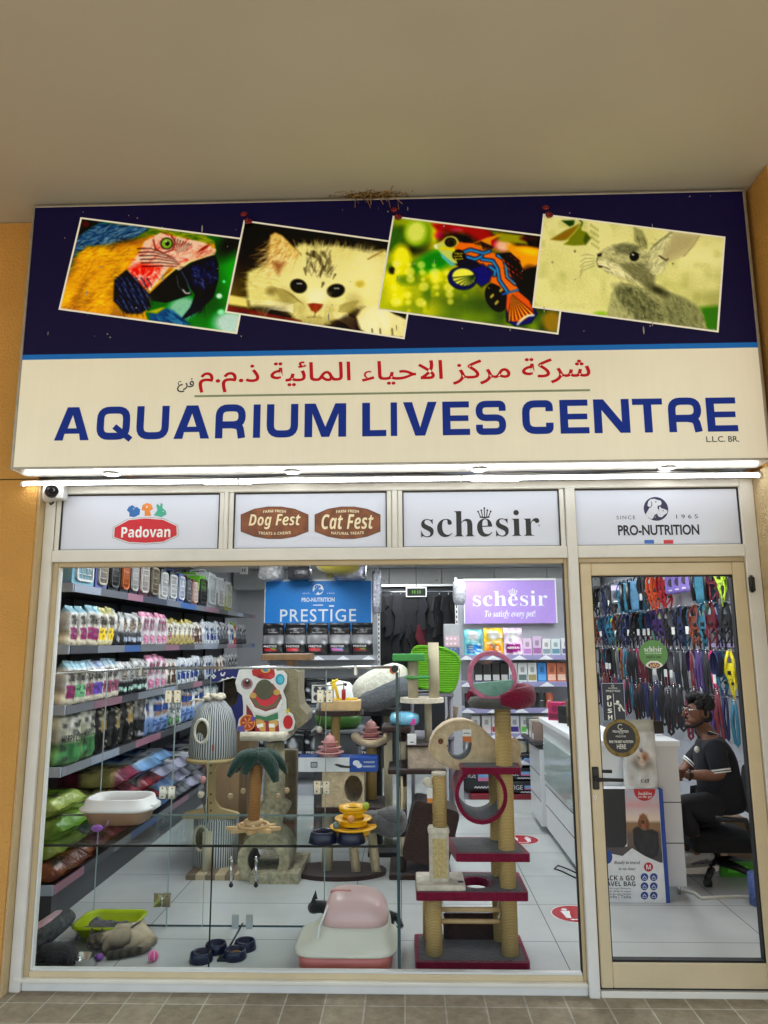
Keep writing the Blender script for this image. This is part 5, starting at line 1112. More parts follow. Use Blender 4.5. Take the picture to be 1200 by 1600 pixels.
# foil pouches and plush on top of that shelving
for i, (xa, ya, xb, yb, Y, c, lb) in enumerate([(405, 882, 440, 907, YB + .2, (186, 186, 188), 'clear wrapped white bundle on the blue banner shelving'), (452, 885, 486, 907, YB + .2, (70, 70, 74), 'black and white wrapped bundle on the blue banner shelving'), (520, 880, 572, 907, YB + .22, (160, 162, 176), 'crinkled silver foil bundle beside the yellow plush bed')]):
    x0, x1, z0, z1 = rect(xa, ya, xb, yb, Y); f = MB().use(mat('foil wrap %d' % i, S(*c), .22, .55 if i == 2 else .1, bump=.9, bscale=30, var=.35, vscale=25)); f.blob(((x0 + x1) / 2, Y, (z0 + z1) / 2), (x1 - x0) / 2, .14, (z1 - z0) / 2, 18, .2, 5, seed=i, k=6); solo(f, 'wrapped_bundle', lb, 'bundle', ((x0 + x1) / 2, Y, z0))
x0, x1, z0, z1 = rect(494, 868, 563, 897, YB - .15)
f = MB().use(mat('olive yellow plush', S(150, 136, 24), .9, bump=.6, bscale=90, sheen=.4, var=.1)); f.blob(((x0 + x1) / 2, YB - .15, (z0 + z1) / 2 + .02), (x1 - x0) / 2, .2, (z1 - z0) / 2 + .03, 20, .06, 3, k=2.6); f.use(mat('olive dark plush', S(112, 100, 34), .9)); f.cyl((x0 + .16, YB - .15, z0 - .04), (x0 + .16, YB - .15, z0 + .06), .035)
f.use(BLACKP); f.cyl(((x0 + x1) / 2, YB - .15, z1), ((x0 + x1) / 2, YB - .15, 2.775), .004, n=6); solo(f, 'plush_bed', 'olive yellow plush bed hanging above the blue banner', 'pet bed', ((x0 + x1) / 2, YB - .15, z0))
x0, x1, z0, z1 = rect(581, 890, 596, 958, YB + .1)
f = MB().use(mat('silver foil roll', S(176, 178, 190), .25, .6, bump=.9, bscale=45, var=.4, vscale=40)); f.blob(((x0 + x1) / 2, YB + .12, (z0 + z1) / 2), (x1 - x0) / 2, .1, (z1 - z0) / 2, 16, .2, 7, k=4); solo(f, 'foil_roll', 'tall crinkled silver foil roll hanging beside the blue banner', 'foil roll', ((x0 + x1) / 2, YB + .12, z0))

# ------------------------------------------------------------ purple gondola
YP = 3.75
zP = [W(800, y, YP).z for y in (1024, 1066, 1107, 1147, 1188)]
gP, qx0, qx1 = gondola('gondola', 'white shelving of small packets under a lilac banner', 716, 912, YP, .42, zP, W(800, 900, YP).z, (150, 146, 188))
x0_, x1_ = qx0, qx1
f = MB().use(WHITEP); f.box(qx0 + .035, qx1 - .035, YP + .005, YP + .0195, .031, .15); part(f, 'plinth', gP)
YQ = YP + .30
b, x0, x1, z0, z1 = banner(726, 907, 868, 974, YQ, (172, 142, 218), 'banner', 'lilac shelf banner with white serif lettering')
f = MB().use(flat((236, 240, 250), .5)); q = lambda x, y: W(x, y, YQ - .002)
p = q(797, 935); schesir(f, frame(p), .80, .165); p = q(797, 960); f.text('To satisfy every pet!', frame(p), w=.54, h=.088, st='ital'); part(f, 'lettering', b)
def pouch(base, band, name, seed, w, h, text=()):
    return bag(w, h, .07, dsg(base, None, band, (.08, .92, .08, .42), (236, 236, 236) , None, seed=seed, picy=.72, marks=(240, 240, 240)), text, seed=seed, top=.12).build(name)
def rowitems(specs, z, Y, rowlab, group):
    for (xa, xb, ya, yb, o, lb, cat) in specs:
        x0, x1 = W(xa, 1003, Y).x, W(xb, 1003, Y).x; o.location = ((x0 + x1) / 2, Y, z + .001); tag(o, lb + ' ' + rowlab, cat, group)
YR = YP + .1; sc_ = (YR + CD) / CF
def pw(x0, x1, y0, y1): return (x1 - x0) * sc_ * .97, (y1 - y0) * sc_
G = 'packets on the lilac banner shelving'
r1 = []
for xa, xb, ya, c, bnd, lb, tx in [(725, 754, 983, (110, 200, 210), (24, 120, 196), 'turquoise and blue food pouch', ''), (756, 786, 981, (238, 190, 40), (214, 120, 20), 'yellow and orange food pouch', ''), (786, 816, 981, (222, 196, 226), (150, 24, 120), 'pale pink and magenta food pouch', 'KITTEN')]:
    w, h = pw(xa, xb, ya, 1022); o = pouch(c, bnd, 'food_pouch', len(r1) + 61, w, h, (((tx, .5, .27, .6, .07, (240, 240, 244), 'bold'),) if tx else ()) + (('schesir', .5, .85, .5, .07, (250, 250, 250), 'serif'),)); r1.append((xa, xb, ya, 1022, o, lb, 'pouch'))
def smallbox(c, bnd, w, h, name='small_box', d=.07, lid=None):
    f = MB().use(BOXM); f.box(-w / 2, w / 2, -d / 2, d / 2, 0, h, .003); f.C = [S(*c)] * len(f.V); f.hascol = True
    f.use(flat(bnd, .5)); f.box(-w * .42, w * .42, -d / 2 - .0008, -d / 2 + .001, h * .08, h * .38); f.use(flat(tuple(int(v * .75) for v in c), .5)); f.box(-w * .2, w * .2, -d / 2 - .0008, -d / 2 + .001, h * .5, h * .78); f._sheet(circ(0, h * .64, w * .24, n=10), frame((0, -d / 2 - .001, 0)))
    return f.build(name)
for xa, xb, ya, c, bnd, lb in [(816, 830, 997, (214, 190, 214), (170, 120, 180), 'pale pink snack box'), (831, 845, 994, (200, 178, 206), (150, 96, 150), 'mauve snack box'), (846, 859, 998, (214, 214, 214), (120, 140, 150), 'white snack box'), (860, 874, 998, (200, 214, 216), (90, 130, 150), 'pale blue snack box'), (876, 890, 997, (206, 206, 210), (90, 90, 130), 'grey snack box')]:
    w, h = pw(xa, xb, ya, 1022); r1.append((xa, xb, ya, 1022, smallbox(c, bnd, w, h), lb, 'box'))
rowitems(r1, zP[0], YR, 'on the shelf under the lilac banner', G)
r2 = []
for k, (xa, xb, c, bnd, lb) in enumerate([(740, 752, (26, 26, 28), (190, 190, 190), 'black box with pale print, nearest the perforated post,'), (753, 766, (28, 28, 30), (190, 190, 190), 'black box with pale print, inside the pink ring,'), (767, 779, (24, 24, 26), (180, 180, 180), 'black box with pale print, third of four,'), (780, 792, (24, 24, 26), (170, 170, 170), 'black box with pale print, beside the white boxes,'), (793, 806, (204, 206, 208), (110, 130, 150), 'white box with slate label'), (807, 821, (206, 210, 210), (90, 110, 110), 'white box with dark green label'), (822, 836, (208, 210, 208), (150, 140, 90), 'white box with olive label'), (837, 851, (50, 130, 200), (90, 160, 220), 'bright blue box'), (852, 866, (196, 110, 80), (226, 180, 160), 'terracotta box'), (867, 881, (176, 104, 76), (220, 190, 170), 'brown box'), (882, 896, (214, 196, 180), (160, 100, 70), 'cream box')]):
    w, h = pw(xa, xb, 1035, 1063); r2.append((xa, xb, 1035, 1063, smallbox(c, bnd, w, h), lb, 'box'))
rowitems(r2, zP[1], YR, 'on the second lilac banner shelf', G)
def can(c, r, h):
    f = MB().use(flat(c, .4)); f.lathe([(r * .96, 0), (r, .004), (r, h - .004)], 18, cap=False); f.use(CHROME); f.lathe([(r, h - .004), (r * .97, h), (r * .9, h - .002), (0, h - .003)], 18, cap=False); return f.build('food_can')
cn = [((40, 42, 46), 'charcoal'), ((60, 64, 66), 'slate'), ((196, 110, 84), 'orange'), ((36, 38, 42), 'black'), ((90, 60, 60), 'brown')]
for lvl in range(2):
    for i, x in enumerate((832, 845.5, 858, 732, 744)):
        o = can(cn[i][0], .042, .075); p = W(x, 1090, YR); o.location = (p.x, YR, zP[2] + .001 + lvl * .0765); tag(o, '%s food can, %s of its stack on the third lilac banner shelf' % (cn[i][1], ['bottom', 'top'][lvl]), 'can', 'food cans on the lilac banner shelving')
r4 = []
for xa, xb, c, bnd, lb in [(733, 746, (206, 206, 204), (190, 190, 60), 'white packet with yellow foot'), (749, 763, (200, 196, 192), (206, 190, 190), 'pale packet with pink foot'), (764, 776, (206, 200, 200), (160, 30, 50), 'white packet with red foot'), (792, 806, (210, 210, 214), (60, 40, 120), 'white packet with violet foot'), (808, 823, (212, 214, 210), (90, 180, 70), 'white packet with green foot'), (825, 841, (212, 208, 204), (196, 80, 30), 'white packet with orange foot'), (842, 856, (210, 212, 216), (30, 130, 210), 'white packet with blue foot'), (858, 872, (206, 206, 208), (120, 120, 130), 'white packet with grey foot')]:
    w, h = pw(xa, xb, 1118, 1143); r4.append((xa, xb, 1118, 1143, smallbox(c, bnd, w, h, 'snack_packet'), lb, 'packet'))
rowitems(r4, zP[3], YR, 'on the fourth lilac banner shelf', G)
for i, (x, c, lb) in enumerate([(816, (180, 178, 160), 'clear jar of pale treats'), (832, (150, 140, 110), 'clear jar of tan treats'), (848, (196, 160, 40), 'jar with yellow label'), (862, (120, 110, 90), 'clear jar of brown treats'), (735, (214, 216, 218), 'white tub'), (752, (200, 200, 204), 'pale grey tub')]):
    f = MB().use(flat(c, .3)); f.lathe([(.045, 0), (.05, .01), (.05, .13), (.04, .15)], 16); f.use(WHITEP); f.lathe([(.044, .15), (.044, .175), (0, .178)], 16); o = f.build('treat_jar'); p = W(x, 1170, YR); o.location = (p.x, YR, zP[4] + .001); tag(o, lb + ' on the lowest lilac banner shelf', 'jar')
# black sacks lying at its foot, on a red and white low box
def fsack(mb, w, h, d, text1, seed):
    mb.use(mat('black foil sack', S(30, 30, 33), .3, bump=.4, bscale=18, var=.2)); mb.blob((0, 0, h / 2), w / 2, d / 2, h / 2, 22, .05, 3, seed=seed, k=5)
    mb.use(flat((120, 170, 220), .4)); mb.box(-.02, .14, -d / 2 - .006, -d / 2 + .01, h * .35, h * .62); mb.use(flat((206, 120, 160), .4)); mb.box(-.02, .10, -d / 2 - .007, -d / 2 + .01, h * .35, h * .45)
    mb.use(flat((222, 222, 226), .4)); mb.text('PRESTIGE', frame((-.16, -d / 2 - .008, h * .5)), w=.24); mb.rib([(-.06 + k * .015, h * (.15 + .05 * (k % 2))) for k in range(13)], .008, frame((0, -d / 2 - .008, 0))); mb._sheet([(.19, h * .3), (.25, h * .3), (.24, h * .65), (.22, h * .7), (.21, h * .6), (.17, h * .4)], frame((0, -d / 2 - .008, 0)))
    return mb
pX_, pZ_ = W(824, 1240, YP + .05), None
f = MB().use(flat((130, 30, 44), .5)); f.box(W(735, 1250, YP).x, W(850, 1250, YP).x, YP - .0, YP + .36, .152, .20, .004); f.use(WHITEP); f.box(W(735, 1250, YP).x, W(850, 1250, YP).x, YP + .001, YP + .36, .1505, .1518)
solo(f, 'display_board', 'low dark red display board under black sacks', 'board', (1, YP, .15))
for i in range(3):
    o = fsack(MB(), .62, .135, .32, '', i + 3).build('food_sack'); o.location = (W(818, 1240, YP + .16).x + (.01, -.02, .015)[i], YP + .17, .2 + i * .132); tag(o, 'black food sack lying %s under the lilac banner shelving' % ['lowest', 'in the middle of a stack', 'topmost'][i], 'sack', 'black sacks stacked under the lilac banner shelving')
o = fsack(MB(), .42, .34, .12, '', 9).build('food_sack'); o.location = (W(750, 1235, YP + .1).x, YP + .12, .2); tag(o, 'upright black sack seen through the burgundy tunnel', 'sack')
# narrow leaflet stand and wire rack beside it
x0, x1, z0, z1 = rect(694, 975, 720, 1075, YP - .1); f = MB().use(flat((168, 170, 176), .4)); f.box(x0, x1, YP - .1, YP - .06, .03, z1, .004); t = thing('leaflet_stand', 'narrow grey leaflet stand beside the lilac banner', 'stand', ((x0 + x1) / 2, YP - .08, .03)); part(f, 'board', t)
for i, (c, a, b) in enumerate([((206, 180, 190), .80, .97), ((84, 104, 150), .64, .78), ((120, 124, 150), .50, .62)]):
    f = MB().use(flat(c, .45)); za, zb2 = z0 + (z1 - z0) * a - .1, z0 + (z1 - z0) * b - .1; f.box(x0 + .012, x1 - .012, YP - .115, YP - .1005, za, zb2); f.use(flat(tuple(min(255, v + 40) for v in c), .45)); [f.box(x0 + .02 + k * .04, x0 + .045 + k * .04, YP - .1165, YP - .115, za + .02 + j * .05, za + .04 + j * .05) for k in range(3) for j in range(2)]
    part(f, 'leaflet', t)
f = MB().use(mat('clear bubble wrap', S(190, 192, 200), .2, .2, bump=.9, bscale=60, var=.3, vscale=40)); x0, x1, z0, z1 = rect(708, 906, 728, 945, YP - .05); f.blob(((x0 + x1) / 2, YP - .03, (z0 + z1) / 2), (x1 - x0) / 2, .09, (z1 - z0) / 2, 16, .15, 6, k=4); solo(f, 'wrapped_pack', 'clear wrapped pack hanging beside the lilac banner', 'pack', ((x0 + x1) / 2, YP - .03, z0))

# ------------------------------------------------------------ dark clothes rack and white wall boards between the two
YK = 6.2
t = thing('clothes_rack', 'dark wall rack of pet coats between the two banners', 'rack', (W(655, 1000, YK).x, YK + .1, .03))
x0, x1, z0, z1 = rect(588, 917, 726, 1110, YK + .2); f = MB().use(mat('dark slat board', S(40, 42, 46), .6, var=.1)); f.box(x0, x1, YK + .15, YK + .2, .03, z1); part(f, 'slat_board', t)
f = MB().use(WHITEP); f.box(x0, x1, YK + .1, YK + .2, z1 + .001, z1 + .03); part(f, 'white_header', t)
f = MB().use(CHROME); [f.cyl((x0 + .03, YK - .05 + dy, z), (x1 - .03, YK - .05 + dy, z), .012, n=8) for z, dy in ((W(655, 925, YK).z, 0), (W(655, 968, YK).z, .02))]; [f.cyl((xx, YK + .15, z), (xx, YK - .05, z), .01, n=8) for xx in (x0 + .1, x1 - .1) for z in (W(655, 925, YK).z, W(655, 968, YK).z)]; part(f, 'hanging_rail', t)
def coat(c, seed, L):
    f = MB().use(mat('pet coat %d' % seed, S(*c), .85, bump=.4, bscale=60, var=.25)); r = random.Random(seed)
    f.prism([(-.10, 0), (-.13, -L * .35), (-.08, -L * .5), (-.10, -L), (-.03, -L * .96), (0, -L * .86), (.04, -L), (.09, -L * .95), (.07, -L * .5), (.12, -L * .3), (.08, 0), (.03, .02), (-.03, .02)], .07, frame((0, .035, -.04)))
    f.use(CHROME); f.tube([(0, 0, -.03), (0, 0, .01), (.015, 0, .025), (.0, 0, .04), (-.012, 0, .03)], .003, 5); return f.build('pet_coat')
for i in range(18):
    c = [(18, 18, 20), (24, 22, 26), (30, 30, 34), (96, 24, 40), (20, 22, 28)][3 if i in (9,) else (i * 3) % 5 if (i * 3) % 5 != 3 else 0]
    o = coat(c, i, .42 + (i * 37 % 5) * .03); row = i % 2; p = W(596 + (i // 2) * 15 + row * 6, 925 if not row else 968, YK - .05)
    o.location = (p.x, YK - .05 + (.02 if row else 0), p.z - .03); o.rotation_euler.z = RD((i * 29) % 70 - 35)
    tag(o, '%s pet coat, %s along the %s rail of the dark rack' % ('wine red' if c[0] == 96 else 'black', ORD[i // 2], ['upper', 'lower'][row]), 'pet coat', 'pet coats on the dark rack')
x0, x1, z0, z1 = rect(636, 919, 665, 931, YK - .1); f = MB().use(WHITEP); f.box(x0 - .015, x1 + .015, YK - .1, YK - .06, z0 - .015, z1 + .015, .004); f.use(flat((12, 14, 12), .3)); f.box(x0, x1, YK - .102, YK - .1, z0, z1); f.use(mat('green clock digits', S(70, 120, 40), .4)); [f.box((x0 + x1) / 2 + dx_ - .008, (x0 + x1) / 2 + dx_ + .008, YK - .1035, YK - .1025, z0 + .03, z1 - .03) for dx_ in (-.05, -.02, .02, .05)]
f.use(BLACKP); f.cyl(((x0 + x1) / 2, YK - .07, z1 + .015), ((x0 + x1) / 2, YK - .07, 2.775), .004, n=6); solo(f, 'digital_display', 'small black digital display hanging before the clothes rack', 'display', ((x0 + x1) / 2, YK - .1, z0))
t = thing('wall_cupboard', 'pale cupboard doors along the top of the back wall', 'cupboard', (0, 7.0, 2.3)); z0 = W(650, 917, 6.9).z
for k in range(7):
    f = MB().use(mat('pale cupboard laminate', S(196, 198, 194), .5, var=.04)); xx = -2.6 + k * .78; f.box(xx, xx + .772, 7.0, 7.4, z0, 2.775, .004); f.use(BLACKP); f.cyl((xx + .7, 6.995, z0 + .1), (xx + .7, 7.0, z0 + .1), .01, n=8); part(f, 'door_panel', t)
# white wall with a socket above the left shelves' far end
f = MB().use(WHITEP); p = W(381, 891, 5.2); f.box(p.x - .05, p.x + .05, 5.19, 5.22, p.z - .05, p.z + .05, .004); f.use(flat((30, 30, 34), .4)); f.box(p.x - .02, p.x - .008, 5.188, 5.19, p.z - .02, p.z + .02); f.box(p.x + .008, p.x + .02, 5.188, 5.19, p.z - .02, p.z + .02)
f.use(WHITEP); f.box(p.x - 1.0, p.x + .02, 5.2205, 5.26, p.z - .02, p.z + .3); solo(f, 'wall_board', 'white board with black socket above the far carriers', 'board', (p.x, 5.2, p.z))
# ------------------------------------------------------------ soft materials
SISAL = mat('golden sisal rope', S(232, 198, 130), .85, bump=.6, bscale=42, kind='sisal')
SISALW = mat('pale sisal rope', S(222, 211, 184), .85, bump=.5, bscale=46, kind='sisal')
def plush(name, c, b=.7, sc_=70, v=.16): return mat(name, S(*c), .95, bump=b, bscale=sc_, var=v, vscale=26, sheen=.25, spec=.2)
BURG = plush('burgundy plush', (122, 20, 52)); GRYP = plush('dark grey plush', (84, 82, 80)); BEIG = plush('beige plush', (206, 184, 150)); CRMP = plush('cream plush', (216, 206, 186))
BRNP = plush('dark brown plush', (58, 42, 38)); WHTP = plush('white long plush', (226, 222, 208), 1.0, 45); STEEL = plush('steel grey long plush', (112, 116, 122), 1.0, 45); BERB = plush('beige berber carpet', (176, 168, 140), 1.0, 120, .4)
WOOD = mat('pale birch wood', S(206, 172, 122), .5, var=.14, vscale=14); WOODD = mat('brown stained wood', S(122, 92, 62), .55, var=.25, vscale=12)
NAVYP = mat('navy blue plastic', S(17, 25, 54), .3, var=.06); YELP = mat('yellow plastic', S(238, 180, 20), .3, var=.04); PNKP = mat('dusty pink plastic', S(206, 148, 146), .35, var=.04)
FZ = .03
def bx(f, m, xa, ya, xb, yb, Y, dep, r=.008):
    x0, x1, z0, z1 = rect(xa, ya, xb, yb, Y); f.use(m); f.box(x0, x1, Y, Y + dep, z0, z1, r); return x0, x1, z0, z1
def post(f, m, x, y0, y1, Y, rpx, z0=None, z1=None, n=20):
    a = W(x, y0, Y); b = W(x, y1, Y); r = rpx * (Y + CD) / CF; f.use(m); f.cyl((a.x, Y, b.z if z0 is None else z0), (a.x, Y, a.z if z1 is None else z1), r, n=n); return a.x
def slab(f, xa, xb, Y0, Y1, z0, z1, edge, top, hole=None, rr=.04, skew=0):
    def P(k): return [(p[0] + skew * (p[1] - Y0), p[1]) for p in rrect(xa + k, xb - k, Y0 + k, Y1 - k, rr, 3)]
    L = [P(0)] + ([circ(*hole, n=20)] if hole else []); f.use(edge).prism(L, z1 - z0, TR(0, 0, z0))
    if top: L = [P(.022)] + ([circ(hole[0], hole[1], hole[2] + .02, hole[3] + .02, n=20)] if hole else []); f.use(top)._sheet(L, TR(0, 0, z1 + .002))
def ringx(f, m_out, m_in, c, R_, r, Y0, Y1, sx=1):
    """hollow tunnel along y"""
    f.use(m_out); L = [circ(c[0], c[1], R_ * sx, R_, n=32), circ(c[0], c[1], (R_ - r) * sx, R_ - r, n=32)]
    f.prism(L, Y1 - Y0, frame((0, Y1, 0)), smooth=False)
    f.use(m_in); ci = circ(c[0], c[1], (R_ - r) * sx - .002, R_ - r - .002, n=32); f.add([(x, Y0 + .03, z) for x, z in ci] + [(x, Y1, z) for x, z in ci], [(i, i + 32, (i + 1) % 32 + 32, (i + 1) % 32) for i in range(32)], True)

# ------------------------------------------------------------ burgundy cat tree by the window
t = thing('cat_tree', 'tall burgundy and grey cat tree with golden sisal posts by the window', 'cat tree', (.32, .40, FZ))
f = MB(); slab(f, .022, .618, .205, .585, FZ, FZ + .03, BURG, GRYP, rr=.02); part(f, 'base', t)
lp = W(678.5, 1500, .31); rp = W(797.5, 1500, .31); zA = W(740, 1394.5, .215).z; zAb = W(740, 1408, .215).z; zB_ = W(770, 1334, .22).z; zBb = W(770, 1347, .22).z; zC = W(770, 1199, .25).z; zD = W(780, 1106, .28).z
for (x, y, z0, z1) in ((lp.x, .31, .06, zAb), (rp.x, .31, .06, zD), (rp.x - .022, .51, .06, zC - .03), (lp.x - .01, .51, .06, zAb)):
    f = MB().use(SISAL); f.cyl((x, y, z0), (x, y, z1), .0455, n=24); part(f, 'sisal_post', t)
f = MB(); a, b = W(650, 1400, .215).x, W(826, 1400, .215).x; slab(f, a, b, .215, .57, zAb, zA, BURG, GRYP, (W(744, 1380, .37).x, .38, .078, .095), rr=.015); part(f, 'platform', t)
f = MB(); a, b = W(713, 1340, .22).x, W(829, 1340, .22).x; slab(f, a, b, .22, .56, zBb, zB_, BURG, GRYP, rr=.015, skew=-.12); part(f, 'platform', t)
f = MB(); a, b = W(721, 1207, .24).x, W(815, 1207, .24).x; slab(f, a, b, .24, .62, zC - .035, zC, BURG, GRYP, rr=.02); part(f, 'platform', t)
f = MB(); c = W(752, 1243, .26); ringx(f, BURG, GRYP, (c.x, c.z), .150, .022, .26, .58, .95); part(f, 'tunnel', t, 'burgundy tunnel lined in grey under the middle platform')
dx = W(782, 1098, .28).x
f = MB().use(GRYP); f.lathe([(.0, -.035), (.16, -.03), (.178, 0), (.16, .026), (.0, .02)], 28, M=TR(dx, .32, zD + .03) @ SCL(1.02, .95, 1)); part(f, 'bed_pad', t)
f = MB().use(BURG); A = [dx, .32]; f.tube([(dx + .172 * math.cos(RD(a)), .32 + .165 * math.sin(RD(a)), zD + .058 + .012 * math.sin(RD(a + 60))) for a in range(-95, 171, 9)], [.028 + .03 * min(1, i / 3, (29 - i) / 9 + .3) for i in range(30)], 12, sx=.55, sy=1.0); part(f, 'bolster', t)
f = MB().use(WOOD); [f.cyl((lp.x + .03, .33, W(740, y, .33).z), (rp.x - .03, .33, W(740, y, .33).z), .0125, n=12) for y in (1421, 1439.5)]
f.use(flat((220, 214, 196), .8)); [f.tube([(x, .33, W(740, 1421, .33).z), (x + s * .02, .33, zAb)], .003, 5) for x, s in ((lp.x + .06, -1), (rp.x - .06, 1))]; [f.tube([(x, .33, W(740, 1439, .33).z), (x + s * .02, .33, W(740, 1421, .33).z)], .003, 5) for x, s in ((lp.x + .06, -1), (rp.x - .06, 1))]; part(f, 'ladder', t)
f = MB(); bx(f, BRNP, 693, 1428, 780, 1478, .5, .03, .012); part(f, 'hanging_panel', t)
# pale scratching post standing on its platform
t = thing('scratching_post', 'cream scratching post with woven block standing on the burgundy platform', 'scratching post', (W(690, 1390, .22).x, .32, zA + .002))
z0 = zA + .003; a, b = W(650.5, 1385, .222).x, W(728, 1385, .222).x
f = MB().use(CRMP); f.box(a, b, .222, .46, z0, z0 + .028, .008); part(f, 'base', t)
f = MB(); f.use(flat((84, 84, 86), .7)); x = W(719, 1372, .3).x; f.box(x - .014, x + .014, .27, .295, z0 + .0282, z0 + .031); part(f, 'sewn_label', t)
f = MB().use(CRMP); x0, x1 = W(671, 1340, .27).x, W(702, 1340, .27).x; zt = W(686, 1296, .28).z; f.box(x0, x1, .275, .36, z0 + .029, zt, .012); f.box(x0 - .006, x1 + .004, .268, .365, zt - .03, zt + .008, .014); part(f, 'plush_block', t)
f = MB().use(mat('woven sisal panel', S(214, 190, 134), .9, bump=.9, bscale=150, var=.2, vscale=90)); f.box(x0 + .018, x1 - .014, .2705, .2745, z0 + .05, zt - .045, .002); part(f, 'woven_panel', t)
f = MB(); xm = post(f, SISAL, 686, 1211, 1300, .315, 10.5, z0=zt + .009); f.use(CRMP); f.cyl((xm, .315, W(686, 1211, .315).z), (xm, .315, W(686, 1206, .315).z), .041); part(f, 'sisal_post', t)
f = MB().use(CRMP); p = W(668, 1222, .29); f.blob(p, .027, .027, .027, 14); f.use(flat((220, 214, 196), .8)); f.tube([p, (p.x + .03, .30, p.z + .03)], .003, 5); ball = part(f, 'dangling_ball', t)
f = MB().use(flat((236, 234, 228), .5)); f.box(p.x - .004, p.x + .026, .275, .277, p.z - .105, p.z - .03); f.use(flat((224, 130, 40), .5)); f.box(p.x - .004, p.x + .026, .2745, .2749, p.z - .105, p.z - .082); part(f, 'paper_tag', t, sub=ball)
# fish scratcher
fo = [(155, 850), (165, 800), (205, 725), (270, 668), (350, 636), (430, 632), (500, 652), (560, 692), (610, 745), (660, 792), (720, 822), (765, 818), (800, 776), (832, 776), (862, 818), (866, 860), (848, 915), (868, 985), (858, 1000), (828, 978), (790, 945), (745, 965), (690, 995), (600, 1005), (500, 1004), (400, 1006), (320, 996), (250, 958), (190, 912)]
YF = .40; fw = lambda P: [(W(640 + x / 5, 1000 + y / 5, YF).x, W(640 + x / 5, 1000 + y / 5, YF).z) for x, y in P]
t = thing('fish_scratcher', 'beige fish shaped cat hideout with a round hole on the burgundy tree', 'cat hideout', (W(742, 1200, YF).x, YF, W(742, 1200, YF).z))
fo2 = fw(rpath(fo, 14, 2, True)); ho = fw(circ(388, 822, 98, 116, 28))
f = MB().use(BEIG); f.prism([fo2, ho], .2, frame((0, YF + .2, 0)))
k = lambda P, s_: [(sum(p[0] for p in P) / len(P) + (x - sum(p[0] for p in P) / len(P)) * s_, sum(p[1] for p in P) / len(P) + (z - sum(p[1] for p in P) / len(P)) * s_) for x, z in P]
f.tube([(x, YF + .004, z) for x, z in fo2], .010, 6, True); part(f, 'body', t)
f = MB().use(GRYP); hi = k(ho, .985); n = len(hi); f.add([(x, YF + .02, z) for x, z in hi] + [(x, YF + .2, z) for x, z in hi], [(i, i + n, (i + 1) % n + n, (i + 1) % n) for i in range(n)], True); part(f, 'grey_lining', t)
f = MB().use(flat((120, 72, 46), .9)); f.prism(fw(circ(243, 791, 22, 22, 12)), .004, frame((0, YF, 0))); part(f, 'eye', t)
f = MB().use(flat((236, 236, 232), .5)); P = fw([(412, 698), (482, 698), (480, 800), (414, 792)]); f.prism(P, .002, frame((0, YF - .002, 0))); f.use(flat((206, 110, 40), .5)); f._sheet(fw([(413, 752), (481, 752), (480, 800), (414, 792)]), frame((0, YF - .0045, 0))); f.use(flat((30, 30, 30), .5)); x, z = fw([(446, 730)])[0]; f.rib([(x - .018, z), (x - .006, z + .003), (x + .018, z)], .004, frame((0, YF - .0048, 0))); part(f, 'paper_tag', t)
# pink hoop toy on the top bed
t = thing('hoop_toy', 'pink hoop cat toy with a mint plush seat on the top bed', 'cat toy', (dx - .03, .25, zD + .06))
c = W(769, 1056, .26); Rr = 34 * (.26 + CD) / CF
f = MB().use(plush('pink plush', (214, 128, 160), .5, 120)); f.tube([(c.x + Rr * math.cos(RD(a)), .26 + .03 * math.sin(RD(a)), c.z + Rr * math.sin(RD(a))) for a in range(0, 360, 10)], .0095, 10, True, sx=1.5); part(f, 'hoop', t)
f = MB().use(plush('mint plush', (134, 180, 166), .5, 120)); f.prism([(c.x + (Rr - .006) * math.cos(RD(a)), c.z + (Rr - .006) * math.sin(RD(a))) for a in range(200, 351, 10)], .05, frame((0, .285, 0))); part(f, 'mint_seat', t)
f = MB().use(BLACKP); p = W(771, 1069, .25); f.tube([p, (p.x - .012, .26, p.z + .06), (p.x - .02, .28, p.z + .11)], .002, 5); f.blob(p, .007, .007, .006, 8); f.use(flat((120, 96, 90), .9)); f.blob((p.x - .03, .28, p.z + .118), .035, .012, .013, 10, .3); part(f, 'feather_wand', t)

# ------------------------------------------------------------ glass pen with shelf
PX0, PX1, PY0, PY1, PZT = -2.13, -.062, .06, .745, 1.535
t = thing('glass_pen', 'frameless glass pen with one glass shelf and a chrome rail behind the window', 'glass pen', (-.97, .4, FZ))
f = MB().use(GLASS); f.box(PX0, PX1 - .01, PY1, PY1 + .008, FZ, PZT); part(f, 'back_glass', t)
f = MB().use(GLASS); f.box(PX1, PX1 + .008, PY0, PY1, FZ, PZT); part(f, 'side_glass', t)
f = MB().use(PENG); f.box(PX0, PX1 - .002, PY0, PY1 - .002, .658, .668); part(f, 'glass_shelf', t)
f = MB().use(flat((24, 30, 30), .2)); f.box(PX0, PX1 - .002, PY0 - .004, PY0 - .0005, .657, .669); xd = W(329, 1420, .06).x; f.box(xd - .003, xd + .003, .056, .066, FZ, .656)
f.use(EDGE); f.box(PX1 - .004, PX1 + .012, PY0 - .008, PY0 - .0005, FZ, 1.54); f.box(PX1 + .0085, PX1 + .012, PY1 - .002, PY1 + .008, FZ, PZT); f.box(PX0, PX1, PY1 + .0082, PY1 + .0115, FZ, FZ + .010)
f.use(mat('pale glass edge', S(150, 168, 168), .2)); f.box(PX0, PX1 - .002, PY1 - .0018, PY1 - .0002, .657, .669)
for x in (268, 508): X = W(x, 1250, PY1).x; f.box(X - .0025, X + .0025, PY1 - .002, PY1 + .010, FZ, PZT)
